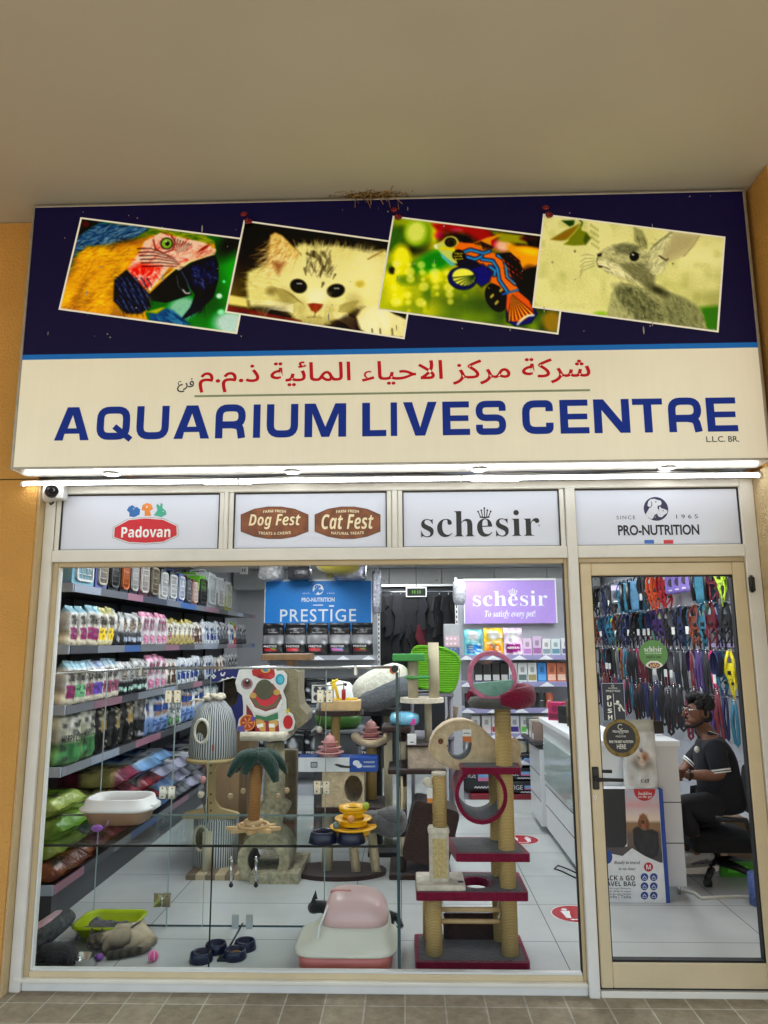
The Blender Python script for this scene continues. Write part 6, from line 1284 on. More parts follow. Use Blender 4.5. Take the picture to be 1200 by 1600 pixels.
X = W(325, 1180, PY1).x; f.box(X - .0015, X + .0015, PY1 - .002, PY1 + .010, FZ, PZT); X = W(160, 1180, PY1).x; f.box(X - .0015, X + .0015, PY1 - .002, PY1 + .010, FZ, PZT); part(f, 'glass_edge', t)
f = MB().use(CHROME); zr = W(420, 1043, PY1).z; xl = W(222, 1043, PY1).x; f.tube([(xl, PY1 - .02, zr), (PX1 + .004, PY1 - .02, zr)], .0095, 10); f.tube([(xl, PY1 - .02, zr - .002), (W(86, 1052, .14).x, .14, W(86, 1052, .14).z)], .0095, 10)
f.box(xl - .012, xl + .012, PY1 - .035, PY1 - .005, zr - .05, zr + .012, .003); X = W(556, 1043, PY1).x; f.box(X - .010, X + .010, PY1 - .035, PY1 + .002, zr - .05, zr + .012, .003); part(f, 'chrome_rail', t)
f = MB().use(BLACKP); p = W(617, 1045, PY1 - .04); f.cyl((p.x, PY1 - .05, p.z), (p.x, PY1 - .005, p.z), .022); f.use(flat((224, 120, 60), .4)); f.cyl((p.x - .012, PY1 - .038, p.z - .01), (p.x - .012, PY1 - .02, p.z - .01), .022); part(f, 'rail_end_stop', t)
def hinge(px, py, s=1):
    f = MB().use(mat('polished steel hinge', S(214, 212, 200), .18, 1.0, var=.1, vscale=40)); p = W(px, py, PY1)
    for sx in (-1, 1):
        f.box(p.x + sx * .028 - .024, p.x + sx * .028 + .024, PY1 - .011, PY1 - .0025, p.z - .04 * s, p.z + .04 * s, .004)
    f.cyl((p.x, PY1 - .008, p.z - .034 * s), (p.x, PY1 - .008, p.z + .034 * s), .006, n=8); f.use(flat((120, 120, 112), .4)); [f.cyl((p.x + sx * .03, PY1 - .012, p.z + sz * .024 * s), (p.x + sx * .03, PY1 - .0111, p.z + sz * .024 * s), .005, n=8) for sx in (-1, 1) for sz in (-1, 1)]
    part(f, 'hinge', t)
for a in ((271, 1088), (262, 1238), (254, 1406), (508, 1088), (503, 1230)): hinge(*a)
for x in (361, 400): f = MB().use(CHROME); p = W(x, 1341, PY1 - .01); q = W(x, 1383, PY1 - .01); f.cyl(p, q, .008, n=10); f.blob(p, .011, .011, .011, 10); f.use(BLACKP); f.blob(q, .014, .014, .014, 10); part(f, 'bolt', t)
for x in (367, 389): f = MB().use(mat('steel patch', S(190, 194, 190), .3, .9)); p = W(x, 1443, PY1 - .02); f.box(p.x - .02, p.x + .02, PY1 - .016, PY1 - .004, p.z - .045, p.z + .045, .003); part(f, 'patch_fitting', t)

def loft(f, rings, seg=5, cap0=True, cap1=True, smooth=True):
    """rings: (z, x0, x1, y0, y1, r)"""
    V = []; n = None
    for z, x0, x1, y0, y1, r in rings: L = rrect(x0, x1, y0, y1, r, seg); n = len(L); V += [(a, b, z) for a, b in L]
    k = len(rings); Fs = [(a * n + i, a * n + (i + 1) % n, a * n + n + (i + 1) % n, a * n + n + i) for a in range(k - 1) for i in range(n)]
    f.add(V, Fs, smooth); b = len(f.V) - len(V)
    if cap0: f.F.append(tuple(b + i for i in range(n - 1, -1, -1))); f.mi.append(f.cur); f.sm.append(False)
    if cap1: f.F.append(tuple(b + (k - 1) * n + i for i in range(n))); f.mi.append(f.cur); f.sm.append(False)
# lime litter tray with grit
a, b = W(112, 1462, .5).x, W(217, 1462, .56).x
t = thing('litter_tray', 'lime green litter tray with grey grit on the pen floor', 'litter tray', ((a + b) / 2, .6, FZ))
y0, y1, zt = .44, .74, FZ + .10; R8 = .07
f = MB().use(mat('lime plastic', S(176, 196, 24), .3, var=.04)); loft(f, [(FZ, a + .05, b - .05, y0 + .05, y1 - .04, R8), (zt - .012, a + .008, b - .008, y0 + .008, y1 - .008, R8), (zt - .012, a, b, y0, y1, R8), (zt, a, b, y0, y1, R8), (zt, a + .014, b - .014, y0 + .014, y1 - .014, R8), (zt - .02, a + .018, b - .018, y0 + .018, y1 - .018, R8), (FZ + .012, a + .055, b - .055, y0 + .055, y1 - .045, R8)]); part(f, 'tray', t)
f = MB().use(mat('grey cat litter', S(112, 112, 116), .95, bump=1, bscale=140, var=.6, vscale=130)); n_ = 22
V = [(a + .03 + (b - a - .06) * i / n_, y0 + .03 + (y1 - y0 - .06) * j / n_, FZ + .06 + .035 * noise.noise((i * .2, j * .2, 4)) - .028 * (max(0, abs(i / n_ - .5) - .36) * 5 + max(0, abs(j / n_ - .5) - .36) * 5)) for i in range(n_ + 1) for j in range(n_ + 1)]
f.add(V, [(i * (n_ + 1) + j, (i + 1) * (n_ + 1) + j, (i + 1) * (n_ + 1) + j + 1, i * (n_ + 1) + j + 1) for i in range(n_) for j in range(n_)], True); part(f, 'litter', t)
# salmon hooded litter box
t = thing('hooded_litter_box', 'white hooded litter box with salmon base and frosted pink lid', 'litter box', (-.33, .33, FZ))
a, b = W(463, 1508, .13).x, W(612, 1508, .13).x; y0, y1 = .13, .56
zf = W(540, 1497, .12).z; zb1 = W(540, 1453, .16).z; ztop = W(540, 1391, .33).z
f = MB().use(mat('salmon plastic', S(214, 122, 110), .35, var=.04)); loft(f, [(FZ, a + .02, b - .02, y0 + .02, y1 - .02, .08), (FZ + .01, a + .005, b - .005, y0 + .005, y1 - .005, .09), (zf, a - .005, b + .005, y0 - .005, y1 + .005, .10)]); part(f, 'base_tray', t)
f = MB().use(mat('warm white plastic', S(222, 220, 204), .38, var=.03)); aa, bb = W(457, 1490, .12).x, W(619, 1490, .12).x
loft(f, [(zf + .0005, aa, bb, y0 - .02, y1 + .02, .12), (zf + .012, aa - .004, bb + .004, y0 - .024, y1 + .024, .13), (zf + .02, aa + .008, bb - .006, y0 - .012, y1 + .01, .12), (zf + .03, a + .035, b - .005, y0 + .005, y1 - .0, .11), (zb1 - .02, a + .10, b - .012, y0 + .045, y1 - .03, .11), (zb1, a + .115, b - .016, y0 + .052, y1 - .035, .11)]); part(f, 'body', t)
f = MB().use(mat('frosted pink lid', S(226, 190, 186), .3, var=.06, vscale=5)); h = ztop - zb1
L = [(zb1 + .0005, a + .112, b - .02, y0 + .05, y1 - .035, .11)]
for k_ in range(1, 9): u = k_ / 8; L.append((zb1 + h * (1 - (1 - u) ** 2.2), a + .112 + .07 * u, b - .02 - .20 * u ** 2.2 - .03 * u, y0 + .05 + .13 * u ** 1.8, y1 - .035 - .13 * u ** 1.8, .11 - .03 * u))
loft(f, L, 6); part(f, 'lid', t)
f = MB().use(mat('pink lid slot', S(206, 138, 132), .4)); p = W(532, 1394, .30); f.box(p.x - .055, p.x + .055, y0 + .185, y0 + .205, ztop - .012, ztop + .004, .003); part(f, 'handle_slot', t)
f = MB().use(WHITEP); f.tube([(a + .105, y0 + .05, zf + .03), (a + .108, y0 + .06, zb1), (a + .15, y0 + .12, ztop - .05)], .006, 6); part(f, 'rim', t)
# beige litter tray on the glass shelf
SZ = .669; p = WZ(178, 1288, SZ); a, b = p.x - .20, p.x + .20; y0, y1 = p.y - .06, p.y + .24
t = thing('litter_tray', 'tan litter tray with high white rim on the glass shelf', 'litter tray', (p.x, p.y + .1, SZ))
f = MB().use(mat('tan plastic', S(172, 134, 108), .35, var=.05)); loft(f, [(SZ, a + .04, b - .04, y0 + .03, y1 - .03, .09), (SZ + .075, a + .008, b - .008, y0 + .008, y1 - .008, .10)], cap1=False); part(f, 'tray', t)
f = MB().use(WHITEP); loft(f, [(SZ + .07, a + .004, b - .004, y0 + .004, y1 - .004, .10), (SZ + .078, a - .014, b + .014, y0 - .014, y1 + .014, .11), (SZ + .09, a - .012, b + .012, y0 - .012, y1 + .012, .11), (SZ + .10, a + .006, b - .006, y0 + .006, y1 - .006, .10), (SZ + .135, a + .016, b - .016, y0 + .014, y1 - .014, .10), (SZ + .142, a + .022, b - .022, y0 + .02, y1 - .02, .10), (SZ + .138, a + .034, b - .034, y0 + .032, y1 - .032, .09), (SZ + .07, a + .04, b - .04, y0 + .04, y1 - .04, .09)], cap0=False, cap1=False); part(f, 'rim', t)
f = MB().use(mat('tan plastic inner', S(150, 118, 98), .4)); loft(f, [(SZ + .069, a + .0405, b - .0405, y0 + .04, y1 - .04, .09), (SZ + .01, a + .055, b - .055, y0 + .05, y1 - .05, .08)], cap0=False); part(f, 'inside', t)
f = MB().use(WHITEP); f.box(b - .01, b + .022, (y0 + y1) / 2 - .06, (y0 + y1) / 2 + .06, SZ + .072, SZ + .1, .006); part(f, 'clip', t)
# palm tree toy
p = WZ(396, 1297, SZ); t = thing('palm_scratcher', 'palm tree scratcher with dark green plush fronds and dangling balls', 'cat toy', (p.x, p.y, SZ))
f = MB().use(WOOD)
fl_ = [(p.x + (.105 + .03 * math.cos(8 * RD(a))) * math.cos(RD(a)) * 1.15, p.y + (.085 + .025 * math.cos(8 * RD(a))) * math.sin(RD(a))) for a in range(0, 360, 5)]
f.prism(fl_, .018, TR(0, 0, SZ)); f.lathe([(.082, .018), (.088, .02), (.088, .034), (.075, .034), (.075, .022)], 28, M=TR(p.x, p.y, SZ), cap=False); f.lathe([(.05, .018), (.055, .05), (.05, .056), (.0, .056)], 24, M=TR(p.x, p.y, SZ)); part(f, 'ball_track_base', t)
f = MB().use(flat((226, 214, 190), .5)); [f.blob((p.x + .066 * math.cos(a), p.y + .066 * math.sin(a), SZ + .03), .011, .011, .011, 10) for a in (-.6, -1.4)]; part(f, 'track_ball', t)
zt = W(403, 1193, p.y).z
f = MB().use(mat('tan sisal', S(190, 140, 84), .85, bump=.5, bscale=40, kind='sisal')); f.cyl((p.x, p.y, SZ + .056), (p.x + .012, p.y, zt), .0325, .034, 24); part(f, 'trunk', t)
GRNP = plush('dark green plush', (38, 66, 58), .9, 100, .25); tp = Vector((p.x + .012, p.y, zt - .005))
for k_, (a, L, dr_) in enumerate([(200, .16, .115), (235, .10, .10), (165, .13, .10), (-35, .15, .14), (20, .17, .11), (70, .12, .08)]):
    f = MB().use(GRNP); ca, sa = math.cos(RD(a)), math.sin(RD(a)) * .8; P = []; rr = []
    for i in range(9): u = i / 8; P.append(tp + Vector((ca * L * u, sa * L * u, .055 * math.sin(u * 2.4) + .02 - dr_ * u * u))); rr.append(.02 + .042 * math.sin(math.pi * min(1, .25 + u * .72)) * (1 if i < 8 else .25))
    f.tube(P, rr, 10, sx=1.1, sy=.62); part(f, 'frond', t)
for x, y, L in ((360, 1244, 38), (380, 1236, 34), (434, 1244, 40), (448, 1235, 40)):
    f = MB().use(flat((206, 186, 150), .9)); q = W(x, y, p.y - .03 + .05 * (x in (380, 448))); f.blob(q, .0165, .0165, .0165, 14); f.use(flat((150, 124, 84), .9)); f.tube([(q.x, q.y, q.z + .016), (q.x, q.y, q.z + L * .0038)], .0012, 4); [f.lathe([(math.cos(RD(v)) * .0168, math.sin(RD(v)) * .0168 - .001), (math.cos(RD(v + 9)) * .0168, math.sin(RD(v + 9)) * .0168 + .001)], 14, M=TR(*q), cap=False) for v in (-40, -10, 20)]; part(f, 'dangling_ball', t)
# tower toys
def tower(f, m, c, s, n, dome=True):
    z = c[2]
    for i in range(n):
        r = s * (1 - .2 * i); f.use(m).lathe([(r * .74, 0), (r * .76, s * .2), (r * 1.0, s * .23), (r * 1.03, s * .27), (r * 1.0, s * .29), (r * .6, s * .27)], 28, M=TR(c[0], c[1], z), cap=False); z += s * .34
    if dome: f.use(m).lathe([(s * .40, -.09 * s), (s * .40, s * .08), (s * .34, s * .24), (s * .2, s * .36), (s * .07, s * .40), (s * .06, s * .5), (0, s * .53)], 20, M=TR(c[0], c[1], z), cap=False)
    return z
p = WZ(552, 1312, SZ); t = thing('tower_toy', 'yellow tiered ball tower on the glass shelf', 'cat toy', (p.x, p.y, SZ)); f = MB(); f.use(YELP); f.lathe([(.075, 0), (.07, .01), (.062, .04)], 24, M=TR(p.x, p.y, SZ)); z = tower(f, YELP, (p.x, p.y, SZ + .035), .122, 3, False); f.use(YELP); f.lathe([(.06, -.01), (.078, .0), (.078, .01), (.05, .008), (.04, -.005)], 24, M=TR(p.x, p.y, z), cap=False); part(f, 'tiers', t)
for q, c in (((p.x - .085, p.y - .06, SZ + .085), (110, 126, 120)), ((p.x - .005, p.y - .1, SZ + .125), (222, 150, 90)), ((p.x + .07, p.y - .05, SZ + .18), (170, 186, 60))): f = MB().use(flat(c, .35)); f.blob(q, .019, .019, .019, 14); part(f, 'ball', t)
def dbowl(name, label, cx, cy, z, along, s=1.0, food=False, c=NAVYP, ox_=.012):
    t = thing(name, label, 'pet bowl', (cx, cy, z)); f = MB().use(c)
    for k_ in (-1, 1):
        ox, oy = (k_ * .086 * s, 0) if along == 'x' else (k_ * ox_, k_ * .06)
        f.lathe([(.088 * s, 0), (.092 * s, .006), (.08 * s, .06 * s), (.076 * s, .066 * s), (.07 * s, .066 * s), (.064 * s, .056 * s), (.05 * s, .02 * s), (0, .016 * s)], 8 if along == 'x' else 28, M=TR(cx + ox, cy + oy, z) @ RZ(22.5))
    part(f, 'bowl_body', t)
    if food: f = MB().use(mat('dry kibble', S(120, 84, 50), .9, bump=1, bscale=120, var=.5, vscale=110)); f.lathe([(.056 * s, .036 * s), (.03 * s, .044 * s), (0, .046 * s)], 20, M=TR(cx - .012, cy - .06, z)); part(f, 'kibble', t)
    return t
p = WZ(527, 1316, SZ); dbowl('double_bowl', 'navy double pet bowl on the glass shelf before the yellow tower', p.x, p.y, SZ, 'x', .86)
p = WZ(322, 1500, FZ); dbowl('double_bowl', 'navy double bowl on the pen floor, left of the seam', p.x, p.y + .05, FZ, 'y', .70, ox_=.024)
p = WZ(368, 1497, FZ); dbowl('double_bowl', 'navy double bowl with kibble on the pen floor, right of the seam', p.x + .01, p.y + .06, FZ, 'y', .70, True, ox_=.014)
p = WZ(598, 1304, SZ); f = MB().use(plush('mid grey plush', (96, 96, 98), .9, 60)); f.tube([(p.x + .085 * math.cos(a), p.y + .05 + .075 * math.sin(a), SZ + .055 + .02 * math.sin(a * 2)) for a in [i * .35 for i in range(18)]], .052, 12, True); f.blob((p.x + .03, p.y, SZ + .09), .09, .06, .05, 14, .2); solo(f, 'plush_donut', 'curled mid grey plush cushion at the end of the glass shelf', 'cushion', (p.x, p.y, SZ))
p = WZ(239, 1502, FZ); f = MB().use(flat((226, 96, 150), .5)); f.blob((p.x, p.y, FZ + .027), .026, .026, .026, 16)
f.use(flat((245, 170, 200), .5)); [f.tube([(p.x + .027 * math.cos(a) * math.cos(b_), p.y + .027 * math.sin(a) * math.cos(b_), FZ + .027 + .027 * math.sin(b_)) for b_ in [i * .3 - 1.5 for i in range(11)]], .003, 5) for a in (0, 1.05, 2.1, 3.15, 4.2, 5.25)]; solo(f, 'toy_ball', 'small pink ribbed ball on the pen floor', 'ball', (p.x, p.y, FZ))
p = WZ(128, 1508, FZ); f = MB().use(CHROME); f.lathe([(.075, 0), (.078, .004), (.062, .04), (.066, .044), (.06, .042), (.048, .012), (0, .01)], 28, M=TR(p.x, p.y - .0, FZ)); solo(f, 'steel_bowl', 'shiny steel bowl by the sleeping cat', 'pet bowl', (p.x, p.y, FZ))
p = W(152, 1294, .3); f = MB().use(plush('violet felt', (150, 96, 176), .5)); f.blob((p.x, .30, SZ + .022), .034, .018, .020, 12, .1); f.tube([(p.x + .03, .3, SZ + .022), (p.x + .05, .31, SZ + .035), (p.x + .055, .31, SZ + .06)], .003, 5); solo(f, 'toy_mouse', 'little violet felt mouse on the glass shelf', 'cat toy', (p.x, .3, SZ))
# grey and pink bed leaning in the corner
t = thing('pet_bed', 'mottled grey bed with pink lining tipped against the window corner', 'pet bed', (-1.8, .45, FZ))
f = MB().use(mat('mottled grey plush', S(84, 86, 88), .95, bump=.8, bscale=70, var=.5, vscale=40)); M = TR(W(70, 1470, .36).x, .36, FZ + .10) @ RY(-34) @ RZ(12)
f.blob((0, 0, 0), .16, .17, .055, 22, .08, 3, M=M, k=2.6); part(f, 'outer_cushion', t)
f = MB().use(plush('pale pink fleece', (212, 176, 190), .5)); f.blob((0, 0, 0), .125, .135, .05, 20, .1, 3, M=M @ TR(0, 0, .022), k=2.6); part(f, 'pink_lining', t)

# ------------------------------------------------------------ cats
def skin(P, E, sub=2):
    """one continuous limbed surface: P = [(x, y, z, r) or (x, y, z, rx, ry)], E = edges; -> verts, faces"""
    me = bpy.data.meshes.new('s'); me.from_pydata([p[:3] for p in P], E, []); o = bpy.data.objects.new('s', me); COL.objects.link(o)
    o.modifiers.new('a', 'SKIN').use_smooth_shade = True; s2 = o.modifiers.new('b', 'SUBSURF'); s2.levels = sub
    for i, p in enumerate(P): d = me.skin_vertices[0].data[i]; d.radius = (p[3], p[4] if len(p) > 4 else p[3]); d.use_root = (i == 0)
    dg = bpy.context.evaluated_depsgraph_get(); ev = o.evaluated_get(dg); m2 = ev.to_mesh()
    V = [tuple(v.co) for v in m2.vertices]; Fs = [tuple(q.vertices) for q in m2.polygons]; N = [tuple(v.normal) for v in m2.vertices]
    ev.to_mesh_clear(); bpy.data.objects.remove(o); bpy.data.meshes.remove(me); return V, Fs, N
FUR = mat('animal fur', (1, 1, 1), .85, kind='vcol', bump=.4, bscale=160, sheen=.3, spec=.15)
def furry(f, V, Fs, N, colf, n, L, drift, seed=1):
    f.use(FUR); f.add(V, Fs, True, [colf(Vector(v)) for v in V]); r = random.Random(seed); VV = []; FF = []; CC = []
    for k_ in range(n):
        q = Fs[r.randrange(len(Fs))]; w = [r.random() + .01 for _ in q]; s_ = sum(w); p = sum((Vector(V[i]) * (a / s_) for i, a in zip(q, w)), Vector()); nn = sum((Vector(N[i]) for i in q), Vector()).normalized()
        d = (nn * .55 + Vector(drift) + Vector((r.gauss(0, .3), r.gauss(0, .3), r.gauss(0, .3)))).normalized() * L * r.uniform(.6, 1.3); sd_ = d.cross(nn).normalized() * L * .05 if d.cross(nn).length > 1e-6 else Vector((L * .05, 0, 0))
        b_ = len(VV); VV += [p - sd_ - nn * .002, p + sd_ - nn * .002, p + d]; FF.append((b_, b_ + 1, b_ + 2)); c = colf(p); g_ = r.uniform(.75, 1.3); CC += [tuple(x * g_ for x in c)] * 3
    f.add(VV, FF, False, CC)
p = WZ(178, 1492, FZ); cx, cy = p.x, p.y + .03
P = [(cx + .03, cy + .08, FZ + .065, .062, .06), (cx + .11, cy + .06, FZ + .07, .072, .068), (cx + .17, cy + .03, FZ + .055, .05, .05), (cx - .05, cy + .08, FZ + .06, .05, .052), (cx - .10, cy + .04, FZ + .055, .036, .036), (cx - .132, cy + .005, FZ + .056, .052, .048), (cx - .137, cy - .034, FZ + .044, .027, .023),
     (cx + .13, cy - .03, FZ + .022, .022), (cx + .05, cy - .07, FZ + .022, .024), (cx - .02, cy - .095, FZ + .02, .02), (cx - .06, cy + .0, FZ + .03, .022), (cx - .045, cy - .05, FZ + .016, .015), (cx + .10, cy - .01, FZ + .03, .03), (cx + .04, cy - .02, FZ + .018, .018)]
E_ = [(0, 1), (1, 2), (0, 3), (3, 4), (4, 5), (5, 6), (2, 7), (7, 8), (8, 9), (3, 10), (10, 11), (1, 12), (12, 13)]
V, Fs, N = skin(P, E_)
def tabby(v):
    q = noise.noise(v * 28) * .5 + .5; tail = v.y < cy - .035 and v.x > cx - .04; head = v.x < cx - .085
    if tail: b_ = Vector(S(84, 76, 62)) * (.5 + .6 * (math.sin(v.x * 150) > 0))
    elif head: b_ = Vector(S(110, 98, 80)).lerp(Vector(S(44, 40, 36)), .75 * (math.sin(v.x * 170 + v.z * 120) > .25))
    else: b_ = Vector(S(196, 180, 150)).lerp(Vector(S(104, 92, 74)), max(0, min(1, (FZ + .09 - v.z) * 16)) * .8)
    return tuple(b_ * (.75 + .5 * q))
t = thing('cat', 'sleeping cream and tabby cat curled before the lime tray', 'cat', (cx, cy, FZ))
f = MB(); furry(f, V, Fs, N, tabby, 7500, .015, (.6, -.2, -.2), 3)
hx, hy, hz = cx - .128, cy + .005, FZ + .052
for (ox, oy) in ((-.022, .022), (.026, .018)):  # ears
    f.use(FUR); e0 = Vector((hx + ox, hy + oy, hz + .03)); f.add([e0 + Vector((-.016, 0, 0)), e0 + Vector((.016, .004, 0)), e0 + Vector((0, .012, -.002)), e0 + Vector((ox * .3, .008, .036))], [(0, 1, 3), (1, 2, 3), (2, 0, 3)], False, [S(90, 80, 66)] * 4)
f.use(flat((30, 28, 24), .4)); f.tube([(hx - .022, hy - .036, hz + .006), (hx - .014, hy - .042, hz + .002), (hx - .006, hy - .042, hz + .005)], .0022, 5); f.tube([(hx + .008, hy - .042, hz + .005), (hx + .016, hy - .04, hz + .002), (hx + .024, hy - .034, hz + .006)], .0022, 5); f.use(flat((170, 110, 104), .5)); f.blob((hx - .004, hy - .052, hz - .008), .006, .004, .004, 8); part(f, 'body', t)
f = MB().use(plush('violet felt', (150, 96, 176), .5)); p2 = WZ(158, 1497, FZ); f.blob((p2.x, p2.y - .03, FZ + .018), .026, .018, .017, 12, .15); solo(f, 'toy_fish', 'small violet felt toy under the sleeping cat nose', 'cat toy', (p2.x, p2.y, FZ))
# dark cat lying against the window corner
cx2, cy2 = W(84, 1500, .2).x, .2
P = [(cx2, cy2, FZ + .06, .06, .055), (cx2 + .07, cy2 + .01, FZ + .055, .05, .05), (cx2 - .06, cy2 + .02, FZ + .055, .05, .05), (cx2 + .12, cy2 - .02, FZ + .04, .03, .03), (cx2 + .10, cy2 - .06, FZ + .02, .02), (cx2 - .08, cy2 - .05, FZ + .02, .022), (cx2 - .0, cy2 - .08, FZ + .018, .018)]
V, Fs, N = skin(P, [(0, 1), (0, 2), (1, 3), (3, 4), (2, 5), (5, 6)])
t = thing('cat', 'dark long haired cat lying in the corner by the steel bowl', 'cat', (cx2, cy2, FZ)); f = MB(); furry(f, V, Fs, N, lambda v: tuple(Vector(S(52, 50, 50)) * (.45 + 1.0 * (noise.noise(v * 30) * .5 + .5))), 7500, .017, (.5, -.3, -.2), 4); part(f, 'body', t)
# charcoal cat behind the hooded litter box
cx3, cy3 = W(549, 1450, .66).x, .66
P = [(cx3, cy3, FZ + .12, .07, .07), (cx3 + .16, cy3, FZ + .12, .075, .07), (cx3 + .29, cy3, FZ + .13, .06, .065), (cx3 - .14, cy3, FZ + .13, .06, .06), (cx3 - .23, cy3 - .01, FZ + .17, .04, .04), (cx3 - .30, cy3 - .01, FZ + .165, .058, .055), (cx3 - .345, cy3 - .02, FZ + .15, .028, .026),
     (cx3 - .14, cy3 - .03, FZ + .06, .025), (cx3 - .15, cy3 - .03, FZ + .016, .02), (cx3 + .3, cy3 - .03, FZ + .06, .03), (cx3 + .29, cy3 - .03, FZ + .016, .02), (cx3 + .35, cy3, FZ + .11, .024), (cx3 + .40, cy3 - .05, FZ + .06, .02), (cx3 - .14, cy3 + .04, FZ + .06, .025), (cx3 - .15, cy3 + .04, FZ + .016, .02), (cx3 + .3, cy3 + .04, FZ + .06, .03), (cx3 + .29, cy3 + .04, FZ + .016, .02)]
P = [(cx3 + (q_[0] - cx3) * .74, q_[1], FZ + (q_[2] - FZ) * .9, *[r_ * .8 for r_ in q_[3:]]) for q_ in P]
V, Fs, N = skin(P, [(0, 1), (1, 2), (0, 3), (3, 4), (4, 5), (5, 6), (3, 7), (7, 8), (2, 9), (9, 10), (2, 11), (11, 12), (3, 13), (13, 14), (2, 15), (15, 16)])
t = thing('cat', 'charcoal cat hidden behind the hooded litter box', 'cat', (cx3, cy3, FZ)); f = MB(); furry(f, V, Fs, N, lambda v: tuple(Vector(S(46, 46, 48)) * (.6 + .7 * (noise.noise(v * 20) * .5 + .5))), 3000, .010, (.5, 0, -.2), 5)
for oy in (-.03, .03): f.use(FUR); e0 = Vector((cx3 - .218, cy3 - .01 + oy, FZ + .182)); f.add([e0 + Vector((-.016, -.01, 0)), e0 + Vector((.018, -.006, 0)), e0 + Vector((0, .016, 0)), e0 + Vector((.004, oy * .4, .045))], [(0, 1, 3), (1, 2, 3), (2, 0, 3)], False, [S(44, 44, 46)] * 4)
part(f, 'body', t)
f = MB().use(BLACKP); A, B = WZ(350, 1495, FZ + .01), W(379, 1443, .66); f.tube([A, B], .006, 6); f.box(A.x - .03, A.x + .02, A.y - .04, A.y + .02, FZ + .0005, FZ + .012, .004); solo(f, 'litter_scoop', 'thin black litter scoop leaning between the two navy bowls', 'scoop', (A.x, A.y, FZ))
# ------------------------------------------------------------ cat furniture in the middle of the shop
def base_z(Y): return FZ
YC = 1.80
t = thing('cat_tree', 'brown and beige cat tree with a box house, slanted legs and an oval base', 'cat tree', (W(530, 1360, YC).x, YC, FZ))
cx = W(530, 1360, YC).x
f = MB().use(BRNP); f.prism(circ(cx, YC, .345, .20, 32), .03, TR(0, 0, FZ)); part(f, 'base', t)
zf = W(530, 1268, YC).z
f = MB(); post(f, SISALW, 512, 1270, 1365, YC - .02, 8.2, z0=.06, z1=zf); part(f, 'sisal_post', t)
for xa, xb in ((546, 557), (578, 588)):
    f = MB().use(BEIG); a, b = W(xa - 2, 1300, YC - .02), W(xb, 1366, YC - .06); f.tube([(a.x, YC + .06, zf), (b.x, YC - .08, FZ + .03)], .034, 4); part(f, 'slanted_leg', t)
f = MB(); bx(f, BRNP, 492, 1262, 600, 1270, YC - .2, .42, .01); part(f, 'floor_plate', t)
x0, x1, z0, z1 = rect(503, 1206, 569, 1261, YC - .18); hc = W(552, 1233, YC - .18)
f = MB().use(BEIG); f.prism([[(x0, z0), (x1, z0), (x1, z1), (x0, z1)], circ(hc.x, hc.z, .068, .095, 24)], .36, frame((0, YC + .18, 0))); f.box(x0 + .01, x1 - .01, YC + .17, YC + .181, z0 + .01, z1 - .01); f.box(x0 + .01, x1 - .01, YC - .17, YC + .17, z1 - .012, z1 - .001); part(f, 'box_house', t)
f = MB(); xp = post(f, SISAL, 524.5, 1114, 1206, YC + .02, 6.8, z0=z1 + .0005); part(f, 'sisal_post', t); zr = W(530, 1117, YC).z; zr2 = W(530, 1109, YC).z
f = MB().use(BRNP); f.prism(circ(W(530, 1110, YC).x, YC + .02, .185, .16, 28), zr2 - zr, TR(0, 0, zr)); part(f, 'round_platform', t)
f = MB().use(BRNP); c = W(578, 1258, YC + .1); f.lathe([(.08, -.055), (.105, -.04), (.105, .03), (.08, .045), (0, .045)], 24, M=TR(c.x, YC + .1, c.z)); part(f, 'round_cushion', t)
f = MB(); xq = post(f, SISAL, 580.5, 1160, 1250, YC + .1, 7.6, z0=c.z + .046); part(f, 'sisal_post', t)
q = W(580, 1157, YC + .1); f = MB().use(BRNP); f.prism(circ(q.x, YC + .1, .12, .12, 24), .03, TR(0, 0, q.z - .03)); f.use(BEIG); f.tube([(q.x + .13 * math.cos(RD(a)), YC + .1 + .12 * math.sin(RD(a)), q.z + .01 + .02 * math.cos(RD(2 * a))) for a in range(150, 391, 15)], .028, 8); part(f, 'perch', t)
f = MB().use(CRMP); p = W(499, 1140, YC - .05); f.blob(p, .025, .025, .025, 12); f.use(flat((200, 190, 170), .9)); f.tube([(p.x, p.y, p.z + .02), (p.x + .01, p.y, zr)], .002, 4); part(f, 'pompom', t)
# things standing on it
b0, b1, bz0, bz1 = rect(466, 1191, 590, 1213, YC - .19); bz0 = z1 + .001
t = thing('toy_carton', 'long white and blue toy carton lying on the box house', 'carton', ((b0 + b1) / 2, YC - .1, bz0))
f = MB().use(flat((222, 224, 226), .4)); xm = W(546, 1200, YC - .19).x; f.box(b0, xm, YC - .19, YC - .04, bz0, bz0 + .1, .003); part(f, 'white_end', t)
f = MB().use(flat((30, 74, 160), .4)); f.box(xm + .0005, b1, YC - .19, YC - .04, bz0, bz0 + .1, .003); f.box(b0 - .002, xm, YC - .189, YC - .041, bz0 + .1005, bz0 + .103); part(f, 'blue_end', t)
f = MB().use(flat((226, 232, 240), .4)); F0 = lambda x, z: frame((x, YC - .1908, z)); zc = bz0 + .05
f.text('WINDOW', F0(b1 - .062, zc + .018), w=.08, st='bold'); f.text('HAMMOCK', F0(b1 - .062, zc - .012), w=.09, st='bold'); f._sheet(circ(xm + .05, zc + .012, .026, .02, 14), frame((0, YC - .1908, 0))); f._sheet(circ(xm + .07, zc - .006, .022, .017, 14), frame((0, YC - .1912, 0)))
